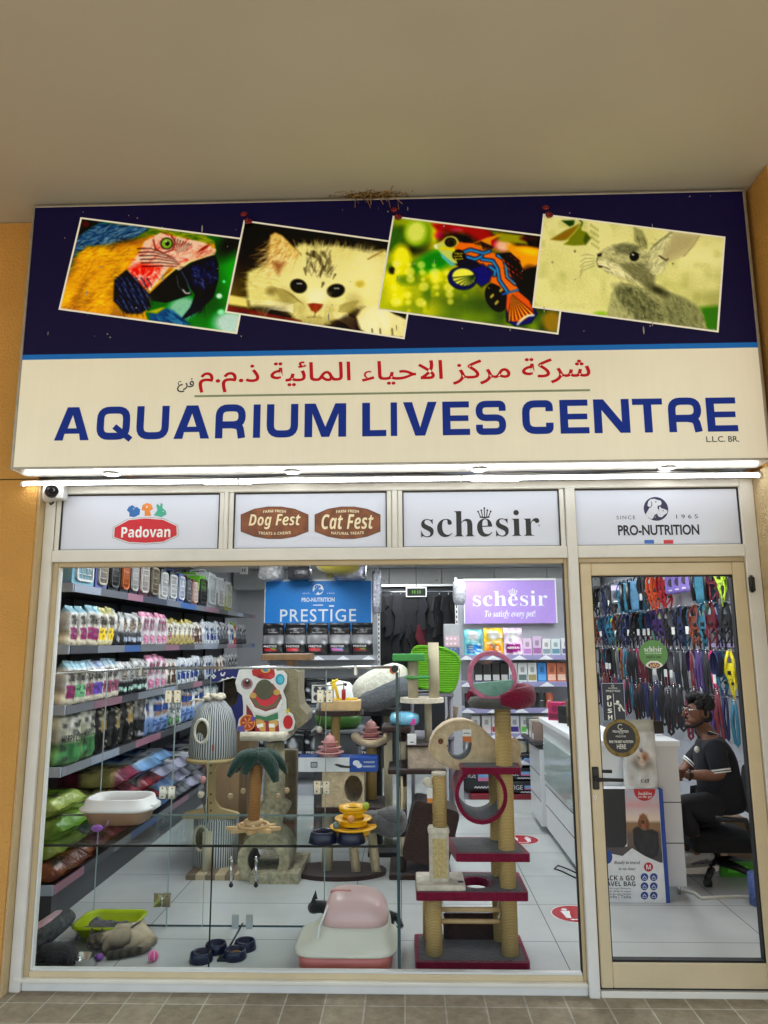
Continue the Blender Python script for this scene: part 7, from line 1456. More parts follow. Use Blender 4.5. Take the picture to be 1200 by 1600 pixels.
f.use(flat((50, 52, 56), .4)); f.box(b0 + .09, b0 + .14, YC - .1908, YC - .19, zc - .02, zc + .02); f.use(flat((170, 174, 180), .4)); f.box(b0 + .095, b0 + .135, YC - .1914, YC - .1907, zc - .014, zc + .014); f.use(flat((50, 52, 56), .4)); f._sheet([(b0 + .26, zc), (b0 + .31, zc - .02), (b0 + .38, zc - .024), (b0 + .4, zc - .01), (b0 + .34, zc - .006), (b0 + .28, zc + .008)], frame((0, YC - .1908, 0))); part(f, 'printing', t)
p = W(515, 1186, YC - .12); f = MB(); tower(f, PNKP, (p.x, YC - .12, bz0 + .103), .105, 3); solo(f, 'tower_toy', 'dusty pink tiered ball tower standing on the white and blue carton', 'cat toy', (p.x, YC - .12, bz0 + .103))
f = MB(); tower(f, PNKP, (q.x, YC + .08, q.z + .0005), .105, 3); solo(f, 'tower_toy', 'dusty pink tiered ball tower on the beige rimmed perch', 'cat toy', (q.x, YC + .08, q.z))
t = thing('wooden_toy', 'wooden board toy with yellow and red climbing frame', 'toy', (W(530, 1105, YC).x, YC, zr2))
x0, x1, _, z1_ = rect(502, 1098, 562, 1108, YC - .1); f = MB().use(WOOD); f.box(x0, x1, YC - .1, YC + .1, zr2 + .0005, z1_ + .012, .003); part(f, 'board', t)
f = MB().use(mat('yellow painted wood', S(226, 190, 40), .45)); zz = z1_ + .012; g0 = lambda px, py: W(px, py, YC)
for a, b in (((519, 1104), (521, 1062)), ((529, 1104), (522, 1064)), ((510, 1098), (540, 1094)), ((535, 1094), (558, 1092)), ((516, 1068), (528, 1062)), ((546, 1096), (544, 1090))): A, B = g0(*a), g0(*b); f.tube([(A.x, YC, max(A.z, zz)), (B.x, YC, max(B.z, zz + .01))], .011, 6)
part(f, 'yellow_frame', t)
f = MB().use(flat((160, 26, 34), .4)); A = g0(537, 1098); f.cyl((A.x, YC, zz), (A.x, YC, zz + .08), .016, n=10); f.cyl((A.x, YC, zz + .08), (A.x, YC, zz + .13), .004, n=6); part(f, 'red_bottle', t)
f = MB().use(BLACKP); A, B = g0(490, 1073), g0(540, 1069.5); f.tube([A, B], .004, 6); f.blob(B, .012, .012, .012, 8); part(f, 'black_rod', t)
# white pet house with green tub behind it, raised on a grey plinth
YW = 2.7
x0, x1, z0, z1 = rect(490, 1141, 560, 1385, YW); t = thing('plinth', 'grey display plinth behind the brown and beige cat tree', 'plinth', ((x0 + x1) / 2, YW + .2, FZ)); f = MB().use(flat((96, 98, 104), .5)); f.box(x0, x1, YW, YW + .4, FZ, z1 - .03, .008); part(f, 'cabinet', t); f = MB().use(flat((120, 122, 128), .5)); f.box(x0 - .03, x1 + .03, YW - .03, YW + .43, z1 - .0295, z1, .008); part(f, 'top_board', t)
cxw = (x0 + x1) / 2; t = thing('pet_house', 'white plastic pet house with a green tub base', 'pet house', (cxw, YW + .18, z1))
f = MB().use(mat('moss green plastic', S(70, 116, 44), .35)); f.lathe([(.16, 0), (.2, .03), (.215, .11), (.2, .115)], 24, M=TR(cxw, YW + .18, z1) @ SCL(1, .8, 1)); part(f, 'green_tub', t)
f = MB().use(WHITEP); f.lathe([(.205, .116), (.2, .2), (.17, .33), (.1, .40), (0, .42)], 24, M=TR(cxw, YW + .18, z1) @ SCL(1, .8, 1)); part(f, 'white_dome', t)
f = MB().use(flat((226, 226, 222), .5)); xa, xb, za, zb = rect(487, 1070, 513, 1098, YW - .05); f.box(xa, xb, YW - .05, YW - .045, za, zb); f.use(flat((60, 60, 64), .5)); [f._sheet(circ(xa + (xb - xa) * u, za + (zb - za) * v, .026, n=10), frame((0, YW - .051, 0))) for u in (.28, .72) for v in (.28, .72)]; f.use(BLACKP); f.box((xa + xb) / 2 - .004, (xa + xb) / 2 + .004, YW - .0448, YW - .036, z1 + .001, za + .02); f.box((xa + xb) / 2 - .05, (xa + xb) / 2 + .05, YW - .06, YW - .02, z1 + .0005, z1 + .006); solo(f, 'picture_card', 'white card with four dark round pictures beside the pet house', 'card', ((xa + xb) / 2, YW - .05, z1))

# beige carpet arch tree with the lion dance hideout
YD = 1.62
t = thing('cat_tree', 'speckled beige carpet cat tree with an arch tunnel foot', 'cat tree', (W(430, 1370, YD).x, YD, FZ))
x0, x1 = W(391, 1382, 1.54).x, W(466, 1382, 1.54).x; f = MB().use(BERB); f.prism([(x0, 1.54), (x1, 1.54), (x1 + .015, 2.1), (x0 - .02, 2.1)], .07, TR(0, 0, FZ)); part(f, 'base', t)
c = W(412, 1344, YD); f = MB(); ringx(f, BERB, BRNP, (c.x, c.z), .185, .07, YD - .02, YD + .36); part(f, 'arch_tunnel', t)
P = [W(412, 1318, YD + .12), W(418, 1290, YD + .12), W(428, 1250, YD + .14), W(430, 1200, YD + .14), W(430, 1160, YD + .14)]; f = MB().use(BERB); f.tube(P, [.15, .11, .085, .075, .07], 14); f.tube([P[2], W(450, 1262, YD + .1)], [.06, .05], 10); part(f, 'trunk', t)
a, b = W(377, 1150, YD - .1), W(448, 1150, YD - .1); f = MB().use(CRMP); f.box(a.x, b.x, YD - .1, YD + .34, a.z - .035, a.z + .02, .02); f.tube([(a.x, YD - .12, a.z), (b.x, YD - .12, a.z)], .032, 12); part(f, 'shelf', t)
p0 = W(405, 1255, YD); f = MB(); x0, x1, z0, z1 = rect(440, 1172, 462, 1385, YD + .5); f.use(plush('taupe plush', (120, 108, 88))); f.box(x0, x1, YD + .5, YD + .6, .10, z1, .01); part(f, 'back_post', t)
# lion dance cat scratcher
YL = YD - .02; zl = a.z + .021
t = thing('lion_hideout', 'red and white lion dance shaped cardboard cat hideout with round mouth', 'cat hideout', (W(420, 1140, YL).x, YL, zl))
lz = lambda P: [(W(300 + x / 6, 1030 + y / 6, YL).x, max(zl, W(300 + x / 6, 1030 + y / 6, YL).z)) for x, y in P]
body = [(440, 100), (480, 90), (560, 100), (600, 70), (700, 55), (770, 80), (790, 110), (850, 105), (890, 150), (885, 230), (850, 300), (880, 380), (885, 480), (940, 520), (965, 590), (950, 660), (900, 690), (430, 690), (425, 640), (440, 560), (480, 520), (480, 420), (470, 340), (425, 300), (405, 220)]
f = MB().use(flat((222, 220, 216), .6)); f.prism(lz(body), .02, frame((0, YL + .02, 0)), smooth=False); part(f, 'board', t)
f = MB()
def LP(P, c, k): f.use(flat(c, .55))._sheet(lz(P), frame((0, YL - .0008 * k, 0)))
LP([(560, 105), (620, 70), (700, 60), (770, 90), (780, 150), (740, 190), (640, 180), (570, 150)], (176, 40, 36), 1); LP(circ(690, 100, 44, 28, 16), (226, 170, 60), 2); LP(circ(690, 100, 26, 18, 14), (60, 140, 170), 3); LP(circ(640, 160, 30, 18, 12), (150, 20, 40), 2); LP(circ(745, 160, 30, 20, 12), (205, 60, 70), 2)
LP(circ(825, 190, 44, 52, 20), (50, 150, 180), 1); LP(circ(830, 190, 26, 34, 16), (90, 186, 206), 2); LP(circ(515, 230, 56, 54, 20), (150, 130, 140), 1); LP(circ(515, 226, 40, 38, 16), (120, 60, 60), 2); LP(circ(518, 215, 20, 24, 12), (20, 20, 22), 3); LP(circ(518, 200, 10, 8, 8), (240, 240, 240), 4)
LP([(540, 350), (600, 250), (640, 210), (760, 230), (840, 340), (845, 420), (800, 480), (690, 500), (600, 470), (545, 420)], (142, 60, 70), 1); LP([(555, 370), (600, 440), (690, 470), (790, 440), (830, 350), (780, 350), (690, 390), (610, 350)], (110, 104, 76), 2); LP([(590, 360), (640, 430), (700, 445), (770, 410), (815, 345), (700, 330)], (214, 50, 66), 3)
LP([(530, 380), (545, 370), (590, 450), (690, 490), (790, 460), (838, 370), (850, 400), (810, 490), (690, 522), (580, 490)], (236, 234, 230), 4)
LP(circ(575, 340, 34, 28, 8), (206, 160, 80), 4); LP(circ(795, 310, 34, 30, 8), (206, 160, 80), 4)
LP([(595, 520), (690, 540), (805, 500), (810, 560), (720, 580), (600, 560)], (60, 120, 84), 2); LP([(510, 420), (560, 490), (590, 560), (590, 688), (520, 688), (510, 540)], (130, 28, 44), 1); LP([(590, 570), (810, 580), (820, 688), (560, 688)], (140, 30, 46), 1); LP([(600, 560), (650, 560), (690, 600), (690, 688), (640, 670), (600, 610)], (206, 160, 84), 2); LP([(720, 580), (800, 570), (810, 610), (780, 640), (780, 688), (725, 688)], (206, 160, 84), 2); LP([(605, 615), (665, 600), (672, 630), (615, 645)], (236, 236, 230), 3); LP([(720, 605), (775, 605), (775, 640), (722, 640)], (236, 236, 230), 3)
LP(circ(520, 595, 74, 76, 24), (224, 140, 60), 2); LP(circ(520, 595, 62, 64, 24), (170, 60, 44), 3); [LP([(520, 595), (520 + 50 * math.cos(v - .2), 595 + 50 * math.sin(v - .2)), (520 + 50 * math.cos(v + .2), 595 + 50 * math.sin(v + .2))], (228, 150, 80), 4) for v in [i * 1.047 for i in range(6)]]; LP([(430, 630), (480, 620), (500, 688), (430, 688)], (96, 80, 160), 4); LP([(560, 540), (600, 540), (600, 580), (560, 575)], (90, 80, 160), 4)
LP(circ(900, 590, 46, 66, 20), (190, 24, 34), 2); LP([(880, 480), (905, 460), (915, 490), (890, 520)], (214, 190, 40), 2); LP(circ(680, 285, 86, 96, 26), (84, 82, 62), 5)
part(f, 'printed_lion', t)
f = MB().use(plush('olive beige plush', (140, 130, 104))); xs = lz([(790, 90), (940, 90), (990, 120), (985, 300), (1000, 440), (1070, 520), (1060, 600), (960, 680), (800, 690)]); f.prism(xs, .34, frame((0, YL + .38, 0))); part(f, 'plush_tunnel', t)
# wooden step with bracket on top of it
x0, x1, z0, z1 = rect(408, 1022, 484, 1036, YL + .1); zt_ = max(p[1] for p in xs); t = thing('wooden_step', 'brown wooden wall step resting above the lion hideout', 'wooden step', ((x0 + x1) / 2, YL + .2, z0)); f = MB().use(WOODD); f.box(x0, x1, YL + .1, YL + .38, z0 + .02, z1, .004); part(f, 'board', t)
f = MB().use(WOODD); f.box(W(455, 1040, YL + .2).x - .03, W(455, 1040, YL + .2).x + .03, YL + .15, YL + .3, zt_ + .0005, z0 + .0195, .004); part(f, 'bracket', t)

# striped cat house on a beige cat shaped stand
YT = 1.68; t = thing('striped_cat_house', 'grey striped fabric cat house on a beige curved stand', 'cat house', (W(335, 1375, YT).x, YT + .15, FZ))
a, b = W(290, 1375, 1.62).x, W(330, 1375, 1.62).x; f = MB()
for k in range(8): f.use(flat((190, 172, 140) if k % 2 else (124, 108, 90), .9)); w_ = .56 / 8; f.box(a + k * w_, a + (k + 1) * w_ - .0005, 1.62, 2.12, FZ, FZ + .035)
part(f, 'striped_base', t)
f = MB(); post(f, SISALW, 324, 1300, 1372, YT + .04, 7, z0=.066); part(f, 'sisal_post', t); f = MB(); post(f, SISALW, 352, 1300, 1366, YT + .3, 7, z0=.066); part(f, 'sisal_post', t)
STRP = mat('blue grey stripe fabric', (1, 1, 1), .9, kind='stripe', bscale=3.0, bump=.2)
def drum(f, cx, cy, z, prof, n=40):
    """striped lathe; the Col attribute carries the angle so the stripes follow the cloth"""
    f.use(STRP); V = []; C = []; Fs = []
    for r, h in prof:
        for i in range(n + 1): a_ = 2 * math.pi * i / n; V.append((cx + r * math.cos(a_), cy + r * .85 * math.sin(a_), z + h)); C.append((i / n * 6.0, .5, .5))
    m_ = n + 1
    for k in range(len(prof) - 1):
        for i in range(n): Fs.append((k * m_ + i, k * m_ + i + 1, k * m_ + m_ + i + 1, k * m_ + m_ + i))
    f.add(V, Fs, True, C)
cx = W(334, 1130, YT + .16).x; zb = W(334, 1183, YT + .16).z; h = W(334, 1092, YT + .16).z - zb
f = MB(); drum(f, cx, YT + .16, zb + .002, [(.172, 0), (.184, h * .06), (.18, h * .35), (.165, h * .62), (.13, h * .83), (.085, h * .95), (.05, h)]); fb = part(f, 'upper_house', t)
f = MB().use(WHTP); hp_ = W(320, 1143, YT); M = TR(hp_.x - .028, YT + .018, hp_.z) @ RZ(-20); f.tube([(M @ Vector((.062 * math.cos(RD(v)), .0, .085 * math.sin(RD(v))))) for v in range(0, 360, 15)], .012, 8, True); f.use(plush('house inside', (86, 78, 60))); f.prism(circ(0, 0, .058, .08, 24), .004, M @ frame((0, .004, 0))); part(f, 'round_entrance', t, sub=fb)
f = MB().use(CRMP); zt_ = zb + h
for k in range(9): a_ = k * .7; f.blob((cx + .055 * math.cos(a_), YT + .15 + .05 * math.sin(a_), zt_ + .015 + .012 * math.sin(k * 2)), .038, .03, .02, 10, .2, seed=k)
f.tube([(cx - .06, YT + .04, zt_), (cx - .09, YT + .01, zt_ - .02), (cx - .11, YT, zt_ - .07)], .008, 6); f.tube([(cx - .05, YT + .03, zt_), (cx - .10, YT, zt_ + .01), (cx - .15, YT, zt_ - .01)], .008, 6); part(f, 'gathered_tie', t, sub=fb)
f = MB().use(flat((150, 40, 50), .7)); p = W(333, 1168, YT - .012); f.box(p.x - .006, p.x + .006, YT - .02, YT - .01, p.z - .022, p.z + .022); part(f, 'sewn_tag', t, sub=fb)
YG = YT - .03; cs = [(300, 1182), (372, 1182), (366, 1188), (342, 1192), (336, 1206), (336, 1250), (344, 1262), (374, 1270), (374, 1278), (285, 1278), (287, 1270), (318, 1262), (325, 1250), (326, 1206), (322, 1192), (304, 1188)]
f = MB().use(mat('beige lacquered wood', S(186, 164, 118), .45, var=.06)); cp = [(W(x, y, YG + .2).x, W(x, y, YG + .2).z) for x, y in cs]; f.prism(rpath(cp, .02, 3, True), .05, frame((0, YG + .22, 0))); f.lathe([(.2, -.028), (.205, -.004), (.19, 0), (0, 0)], 28, M=TR(cx, YT + .16, zb) @ SCL(1, .85, 1)); f.use(flat((104, 84, 60), .5)); [f._sheet(circ(W(331, y, YG + .2).x, W(331, y, YG + .2).z, .009, n=10), frame((0, YG + .169, 0))) for y in (1195, 1207, 1240, 1253, 1265)]; part(f, 'curved_stand', t)
z0 = W(330, 1371, YT + .16).z; z1 = W(330, 1278, YT + .16).z; f = MB(); drum(f, W(335, 1320, YT + .2).x, YT + .24, z0 + .035, [(.165, 0), (.17, .02), (.17, z1 - z0 - .05), (.1, z1 - z0 - .036), (0, z1 - z0 - .036)]); lh = part(f, 'lower_house', t)
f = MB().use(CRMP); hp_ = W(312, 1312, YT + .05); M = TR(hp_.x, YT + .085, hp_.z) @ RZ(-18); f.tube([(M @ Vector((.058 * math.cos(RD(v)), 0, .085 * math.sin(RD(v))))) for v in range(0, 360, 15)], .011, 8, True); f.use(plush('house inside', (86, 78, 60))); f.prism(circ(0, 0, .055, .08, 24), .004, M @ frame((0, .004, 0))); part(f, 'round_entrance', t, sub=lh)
for x, y in ((314, 1241), (317, 1218)):
    f = MB().use(CRMP if y > 1230 else PNKP); p = W(x, y, YT - .06); f.blob(p, .026, .026, .026, 12, .15); f.use(BLACKP); f.tube([p, (p.x + .03, YT - .02, p.z - .15), (p.x + .02, YT + .04, p.z - .32)], .003, 5); part(f, 'wand_pompom', t)
# navy shark cardboard hideout behind, on a carton
YS2 = 2.35; sh = lambda P: [(W(300 + x / 6, 1030 + y / 6, YS2).x, W(300 + x / 6, 1030 + y / 6, YS2).z) for x, y in P]
x0, x1, z0, z1 = rect(318, 1142, 386, 1385, YS2); carton(x0, x1, YS2, YS2 + .4, FZ, z1, (120, 96, 70), 'carton', 'plain brown carton under the navy shark hideout', 'carton')
t = thing('shark_hideout', 'navy cardboard shark cat hideout with open toothed mouth', 'cat hideout', ((x0 + x1) / 2, YS2 + .1, z1))
NV = flat((36, 44, 110), .6); P = sh([(120, 180), (180, 130), (270, 100), (420, 95), (500, 110), (510, 400), (490, 668), (330, 668), (330, 470), (400, 420), (420, 320), (420, 200), (360, 165), (260, 180), (220, 215), (150, 210)]); P = [(x, max(z, z1 + .001)) for x, z in P]
f = MB().use(NV); f.prism(P, .22, frame((0, YS2 + .3, 0))); part(f, 'body', t)
f = MB().use(flat((232, 232, 230), .6)); f._sheet(sh([(215, 222), (250, 200), (262, 184), (290, 190), (310, 172), (335, 182), (360, 163), (405, 185), (360, 180), (280, 200)]), frame((0, YS2 + .079, 0))); F0 = frame((0, YS2 + .078, 0)); [f._sheet(sh(circ(180 + dx_ * 14, 165 + dy_ * 14, 10, 10, 8)), F0) for dx_, dy_ in ((1, 0), (-1, 0), (0, 1), (0, -1))]; f.rib(sh([(250, 130), (255, 155), (275, 155), (288, 125)]), .012, F0); part(f, 'printed_face', t)
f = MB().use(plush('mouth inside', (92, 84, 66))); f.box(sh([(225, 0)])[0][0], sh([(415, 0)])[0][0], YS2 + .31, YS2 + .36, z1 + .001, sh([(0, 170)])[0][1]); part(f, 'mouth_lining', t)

# dark brown tree with tunnel and beige box
YB2 = 1.78; t = thing('cat_tree', 'tall dark brown cat tree with beige box and brown plush cave', 'cat tree', (W(655, 1372, YB2).x, YB2, FZ))
x0, x1 = W(608, 1374, 1.66).x, W(706, 1374, 1.66).x; f = MB().use(BRNP); f.box(x0, x1, 1.64, 2.1, FZ, FZ + .035, .01); part(f, 'base', t)
zp = W(660, 1210, YB2).z
for x, segs in ((628.5, [(1145, 1158, 0), (1158, 1186, 1), (1186, 1228, 0), (1228, 1264, 1), (1264, 1306, 0), (1306, 1336, 1), (1336, 1368, 0)]),):
    for y0, y1, k in segs: f = MB(); post(f, SISALW if k else BRNP, x, y0, y1, YB2 - .05, 6.8, z0=.065 if y1 == 1368 else None); part(f, 'post_section', t, 'pale sisal section' if k else None)
f = MB(); post(f, BRNP, 690, 1215, 1368, YB2 + .15, 7, z0=.065); part(f, 'post_section', t)
f = MB(); bx(f, BRNP, 606, 1203, 698, 1210, YB2 - .16, .4, .01); part(f, 'platform', t); f = MB(); bx(f, BRNP, 596, 1136, 642, 1145, YB2 - .14, .3, .01); part(f, 'top_perch', t)
f = MB(); _, _, bz, bt = bx(f, mat('crushed beige plush', S(190, 172, 152), .9, bump=1, bscale=40, var=.2, vscale=18), 637, 1168, 697, 1203, YB2 - .12, .34, .012); part(f, 'beige_box', t)
f = MB(); bx(f, BRNP, 634, 1164.5, 700, 1167.8, YB2 - .14, .38, .006); part(f, 'box_lid', t)
c = W(672, 1298, YB2); f = MB().use(BRNP); M = TR(c.x, YB2, c.z) @ RY(15); f.prism(rrect(-.17, .17, -.2, .21, .05, 3), .3, M @ frame((0, .16, 0))); part(f, 'plush_cave', t)
f = MB().use(flat((214, 196, 156), .9)); f.tube([W(627, 1213, YB2 - .13), W(628, 1240, YB2 - .14), W(627, 1262, YB2 - .13), W(623, 1278, YB2 - .13)], .011, 8); part(f, 'rope', t)
p = W(683, 1268, YB2 - .14)
q = W(644, 1160, YB2 - .15); f = MB().use(flat((232, 232, 230), .4)); f.box(q.x - .035, q.x + .03, YB2 - .145, YB2 - .14, bt + .022, q.z + .06, .004); f.use(flat((50, 50, 54), .4)); f.rib([(q.x - .015, q.z), (q.x, q.z + .002), (q.x + .012, q.z)], .006, frame((0, YB2 - .1458, 0))); solo(f, 'price_card', 'white price card standing on the beige box of the dark brown tree', 'card', (q.x, YB2 - .14, q.z - .05))
f = MB().use(mat('blue fleece in clear wrap', S(110, 176, 206), .25, bump=.8, bscale=30, var=.25, vscale=12, coat=.5)); a, b, z0, z1 = rect(608, 1113, 655, 1136, YB2 - .1); f.blob(((a + b) / 2, YB2 - .02, (z0 + z1) / 2), (b - a) / 2, .12, (z1 - z0) / 2, 20, .12, 4, k=2.8); f.use(flat((206, 70, 160), .4)); f.box(b - .07, b - .03, YB2 - .13, YB2 - .125, z0 + .02, z0 + .06); solo(f, 'wrapped_blanket', 'blue blanket in clear wrap on the dark perch', 'blanket', ((a + b) / 2, YB2, z0))
# cream post stand with green steps
YE = YB2 + .04; t = thing('scratching_stand', 'cream post scratching stand with two green steps', 'scratching stand', (W(668, 1165, YE).x, YE, bt + .02))
f = MB(); xq = post(f, SISALW, 668.5, 1100, 1165, YE, 5.6, z0=W(668, 1164.5, YB2 - .1).z + .012); part(f, 'sisal_post', t)
f = MB().use(CRMP); c = W(659, 1093, YE); f.prism(circ(c.x, YE, .168, .14, 28), .035, TR(0, 0, c.z - .02)); part(f, 'round_base', t)
for x, y0, r in ((645, 1031, 8), (677, 1004, 8.2)): f = MB(); post(f, SISALW, x, y0, 1090, YE - .02, r, z0=c.z + .0155); part(f, 'sisal_post', t)
for xa, ya, xb, yb in ((613, 1022, 664, 1033), (634, 1057, 672, 1061)): f = MB(); bx(f, mat('green felt', S(66, 142, 70), .85, bump=.4, bscale=150), xa, ya, xb, yb, YE - .12, .22, .006); part(f, 'green_step', t)
# lime knitted igloo on a grey stand
YI = 2.25; P = [(646, 1010), (690, 1012), (712, 1022), (718, 1032), (714, 1064), (706, 1082), (650, 1072), (640, 1050)]; z_ = W(680, 1083, YI).z; t = thing('knitted_pet_bed', 'bright lime green ribbed pet house behind the cream posts', 'pet house', (W(680, 1083, YI).x, YI + .1, z_))
f = MB().use(mat('lime ribbed knit', S(120, 206, 30), .85, kind='sisal', bscale=22, bump=1)); pp = [(W(x, y, YI).x, W(x, y, YI).z) for x, y in P]; f.prism(rpath(pp, .06, 4, True), .34, frame((0, YI + .34, 0)), smooth=False); f.tube([(x, YI + .004, z) for x, z in rpath(pp, .06, 4, True)], .015, 6, True); part(f, 'knit_body', t)
f = MB().use(flat((60, 90, 50), .8)); f.tube([(W(x, y, YI + .3).x, YI + .33, W(x, y, YI + .3).z) for x, y in ((714, 1030), (712, 1060), (705, 1080))], .012, 6); part(f, 'grey_piping', t)
x0, x1, z0, z1 = rect(642, 1084, 712, 1380, YI); t = thing('display_table', 'grey two tier display table holding the lime green pet house', 'table', ((x0 + x1) / 2, YI + .2, FZ))
TBL = flat((122, 120, 130), .5)
for zz in (z_ - .001, W(680, 1150, YI).z): f = MB().use(TBL); f.box(x0, x1, YI, YI + .4, zz - .03, zz, .006); part(f, 'table_top', t)
for xx in (x0 + .02, x1 - .02):
    for yy in (YI + .03, YI + .37): f = MB().use(TBL); f.cyl((xx, yy, FZ), (xx, yy, z_ - .031), .014, n=8); part(f, 'leg', t)
f = MB().use(plush('shaggy taupe plush', (116, 100, 84), 1, 30, .4)); q = [W(706, 1128, YI), W(712, 1105, YI), W(708, 1085, YI)]; zz = W(680, 1150, YI).z; f.tube([(W(700, 1140, YI).x, YI + .1, zz + .05), (q[0].x, YI + .08, q[0].z), (q[1].x, YI + .06, q[1].z)], [.05, .045, .03], 10); solo(f, 'plush_toy', 'shaggy taupe plush toy on the grey display table', 'plush toy', (q[0].x, YI + .1, zz))
# white and grey plush house on a slim dark tree
YH = 2.25; t = thing('cat_tree', 'slim charcoal cat tree with a white and grey fur cave on top', 'cat tree', (W(600, 1370, YH).x, YH + .1, FZ))
CHARC = plush('charcoal plush', (50, 50, 54)); x0, x1 = W(575, 1345, YH).x, W(632, 1345, YH).x; f = MB().use(CHARC); f.box(x0, x1, YH - .05, YH + .35, FZ, FZ + .035, .01); part(f, 'base', t)
f = MB(); post(f, SISALW, 606, 1125, 1345, YH + .12, 6.5, z0=.066, z1=W(600, 1118, YH).z); part(f, 'sisal_post', t); f = MB(); post(f, CHARC, 588, 1105, 1345, YH + .22, 9, z0=.066); part(f, 'dark_post', t)
f = MB(); bx(f, CHARC, 560, 1112, 628, 1119, YH - .05, .36, .01); part(f, 'platform', t)
c0, c1 = W(552, 1075, YH), W(640, 1075, YH); M = TR((c0.x + c1.x) / 2, YH + .1, W(595, 1075, YH).z) @ RY(-22)
f = MB().use(WHTP); f.blob((0, 0, 0.02), .255, .2, .145, 24, .05, 5, M=M, k=2.6); part(f, 'white_fur_cave', t); f = MB().use(STEEL); f.blob((0, 0, 0), .25, .21, .115, 24, .06, 6, M=M @ TR(.02, -.012, -.055), k=3); part(f, 'grey_fur_band', t)
# ------------------------------------------------------------ counters
CW_ = mat('white counter laminate', S(222, 224, 226), .35, var=.03, vscale=4); GAPD = flat((60, 62, 66), .6)
X0 = 1.205; yf = 1.34; X1 = W(1066, 1280, yf).x; zt = W(1000, 1157, yf).z
t = thing('counter', 'white shop counter with a frosted glass side and drawer lines', 'counter', ((X0 + X1) / 2, yf, FZ))
f = MB().use(CW_); f.box(X0, X1, yf, yf + .03, .09, zt - .04); f.box(X0, X0 + .03, yf + .0305, 2.9, .09, zt - .04); f.box(X1 - .03, X1, yf + .0305, 1.75, .09, zt - .04); f.box(X0 + .0305, X1 - .2, yf + .031, 2.9, .09, .12); part(f, 'white_panels', t)
f = MB().use(GAPD); [f.box(X0 + .3, X1 + .001, yf - .0012, yf + .002, z - .003, z + .003) for z in (.36, .62)]; [f.box(X0 - .0012, X0 + .002, yf + .03, 2.9, z - .004, z + .004) for z in (.28, .45)]; part(f, 'drawer_gap', t)
f = MB().use(mat('frosted pale glass', S(176, 190, 186), .12, var=.06, vscale=2)); f.box(X0 - .012, X0 - .002, yf + .1, 2.86, .50, zt - .16); part(f, 'glass_side', t)
f = MB().use(CHROME); [f.cyl((X0 - .02, y, z), (X0 - .012, y, z), .012, n=10) for y in (1.5, 2.8) for z in (.55, zt - .22)]; [f.cyl((x, y, FZ), (x, y, .09), .012, n=8) for x, y in ((X1 - .04, yf + .04), (X0 + .04, yf + .04), (X0 + .04, 2.85))]; part(f, 'feet_and_studs', t)
f = MB().use(CW_); f.box(X0 - .03, X1 + .015, yf - .02, yf + .36, zt - .0395, zt, .004); f.box(X0 - .03, X0 + .36, yf + .3605, 2.93, zt - .0395, zt, .004); part(f, 'counter_top', t)
t = thing('counter', 'lower white counter with a dark steel top edge at the far end', 'counter', (1.25, 3.05, FZ))
f = MB().use(CW_); f.box(1.17, 1.5, 2.94, 3.5, .09, .74); part(f, 'white_panels', t); f = MB().use(GAPD); [f.box(1.1688, 1.172, 2.945, 3.5, z - .004, z + .004) for z in (.3, .52)]; part(f, 'drawer_gap', t); f = MB().use(mat('dark steel edge', S(96, 96, 98), .3, .8)); f.box(1.10, 1.5, 2.94, 3.55, .78, .81, .003); [f.cyl((1.2, y, .74), (1.2, y, .78), .015, n=8) for y in (3.0, 3.45)]; part(f, 'steel_top', t)
CI = [('white medicine carton', (216, 220, 222), .1, .16, 1.75, .05), ('white and green medicine carton', (190, 210, 200), .09, .13, 1.95, .06), ('brown glass bottle carton', (96, 86, 60), .08, .2, 2.2, .06), ('black card terminal box', (40, 42, 46), .11, .14, 2.45, .05), ('magenta sweet tub', (176, 40, 90), .13, .15, 2.7, .02)]
for i, (n_, c, w, h, y, dx_) in enumerate(CI):
    o = smallbox(c, tuple(int(v * .6) for v in c), w, h, 'counter_carton', .12); o.location = (X0 + .08 + dx_, y, zt + .0005); o.rotation_euler.z = RD(-70 + i * 8); tag(o, n_ + ' standing on the white counter by the frosted glass', 'carton')
for i in range(6):
    o = smallbox([(150, 130, 120), (60, 60, 64), (190, 180, 170), (120, 60, 70), (90, 100, 90), (170, 160, 130)][i], (220, 220, 220), .05, .17, 'small_box', .1); o.location = (1.18 + (i % 2) * .08, 3.02 + i * .08, .811); o.rotation_euler.z = RD(-80); tag(o, '%s box, %s along the low steel topped counter' % (['taupe', 'black', 'cream', 'wine', 'grey green', 'straw'][i], ORD[i]), 'box', 'small boxes on the steel topped counter')
f = MB().use(BLACKP); p = W(1005, 1144, 1.62); f.box(p.x - .17, p.x + .15, 1.62, 1.64, zt + .012, zt + .10, .004); f.box(p.x - .05, p.x + .05, 1.6, 1.68, zt + .0005, zt + .012, .003); solo(f, 'monitor', 'low black monitor back on the white counter', 'monitor', (p.x, 1.62, zt))
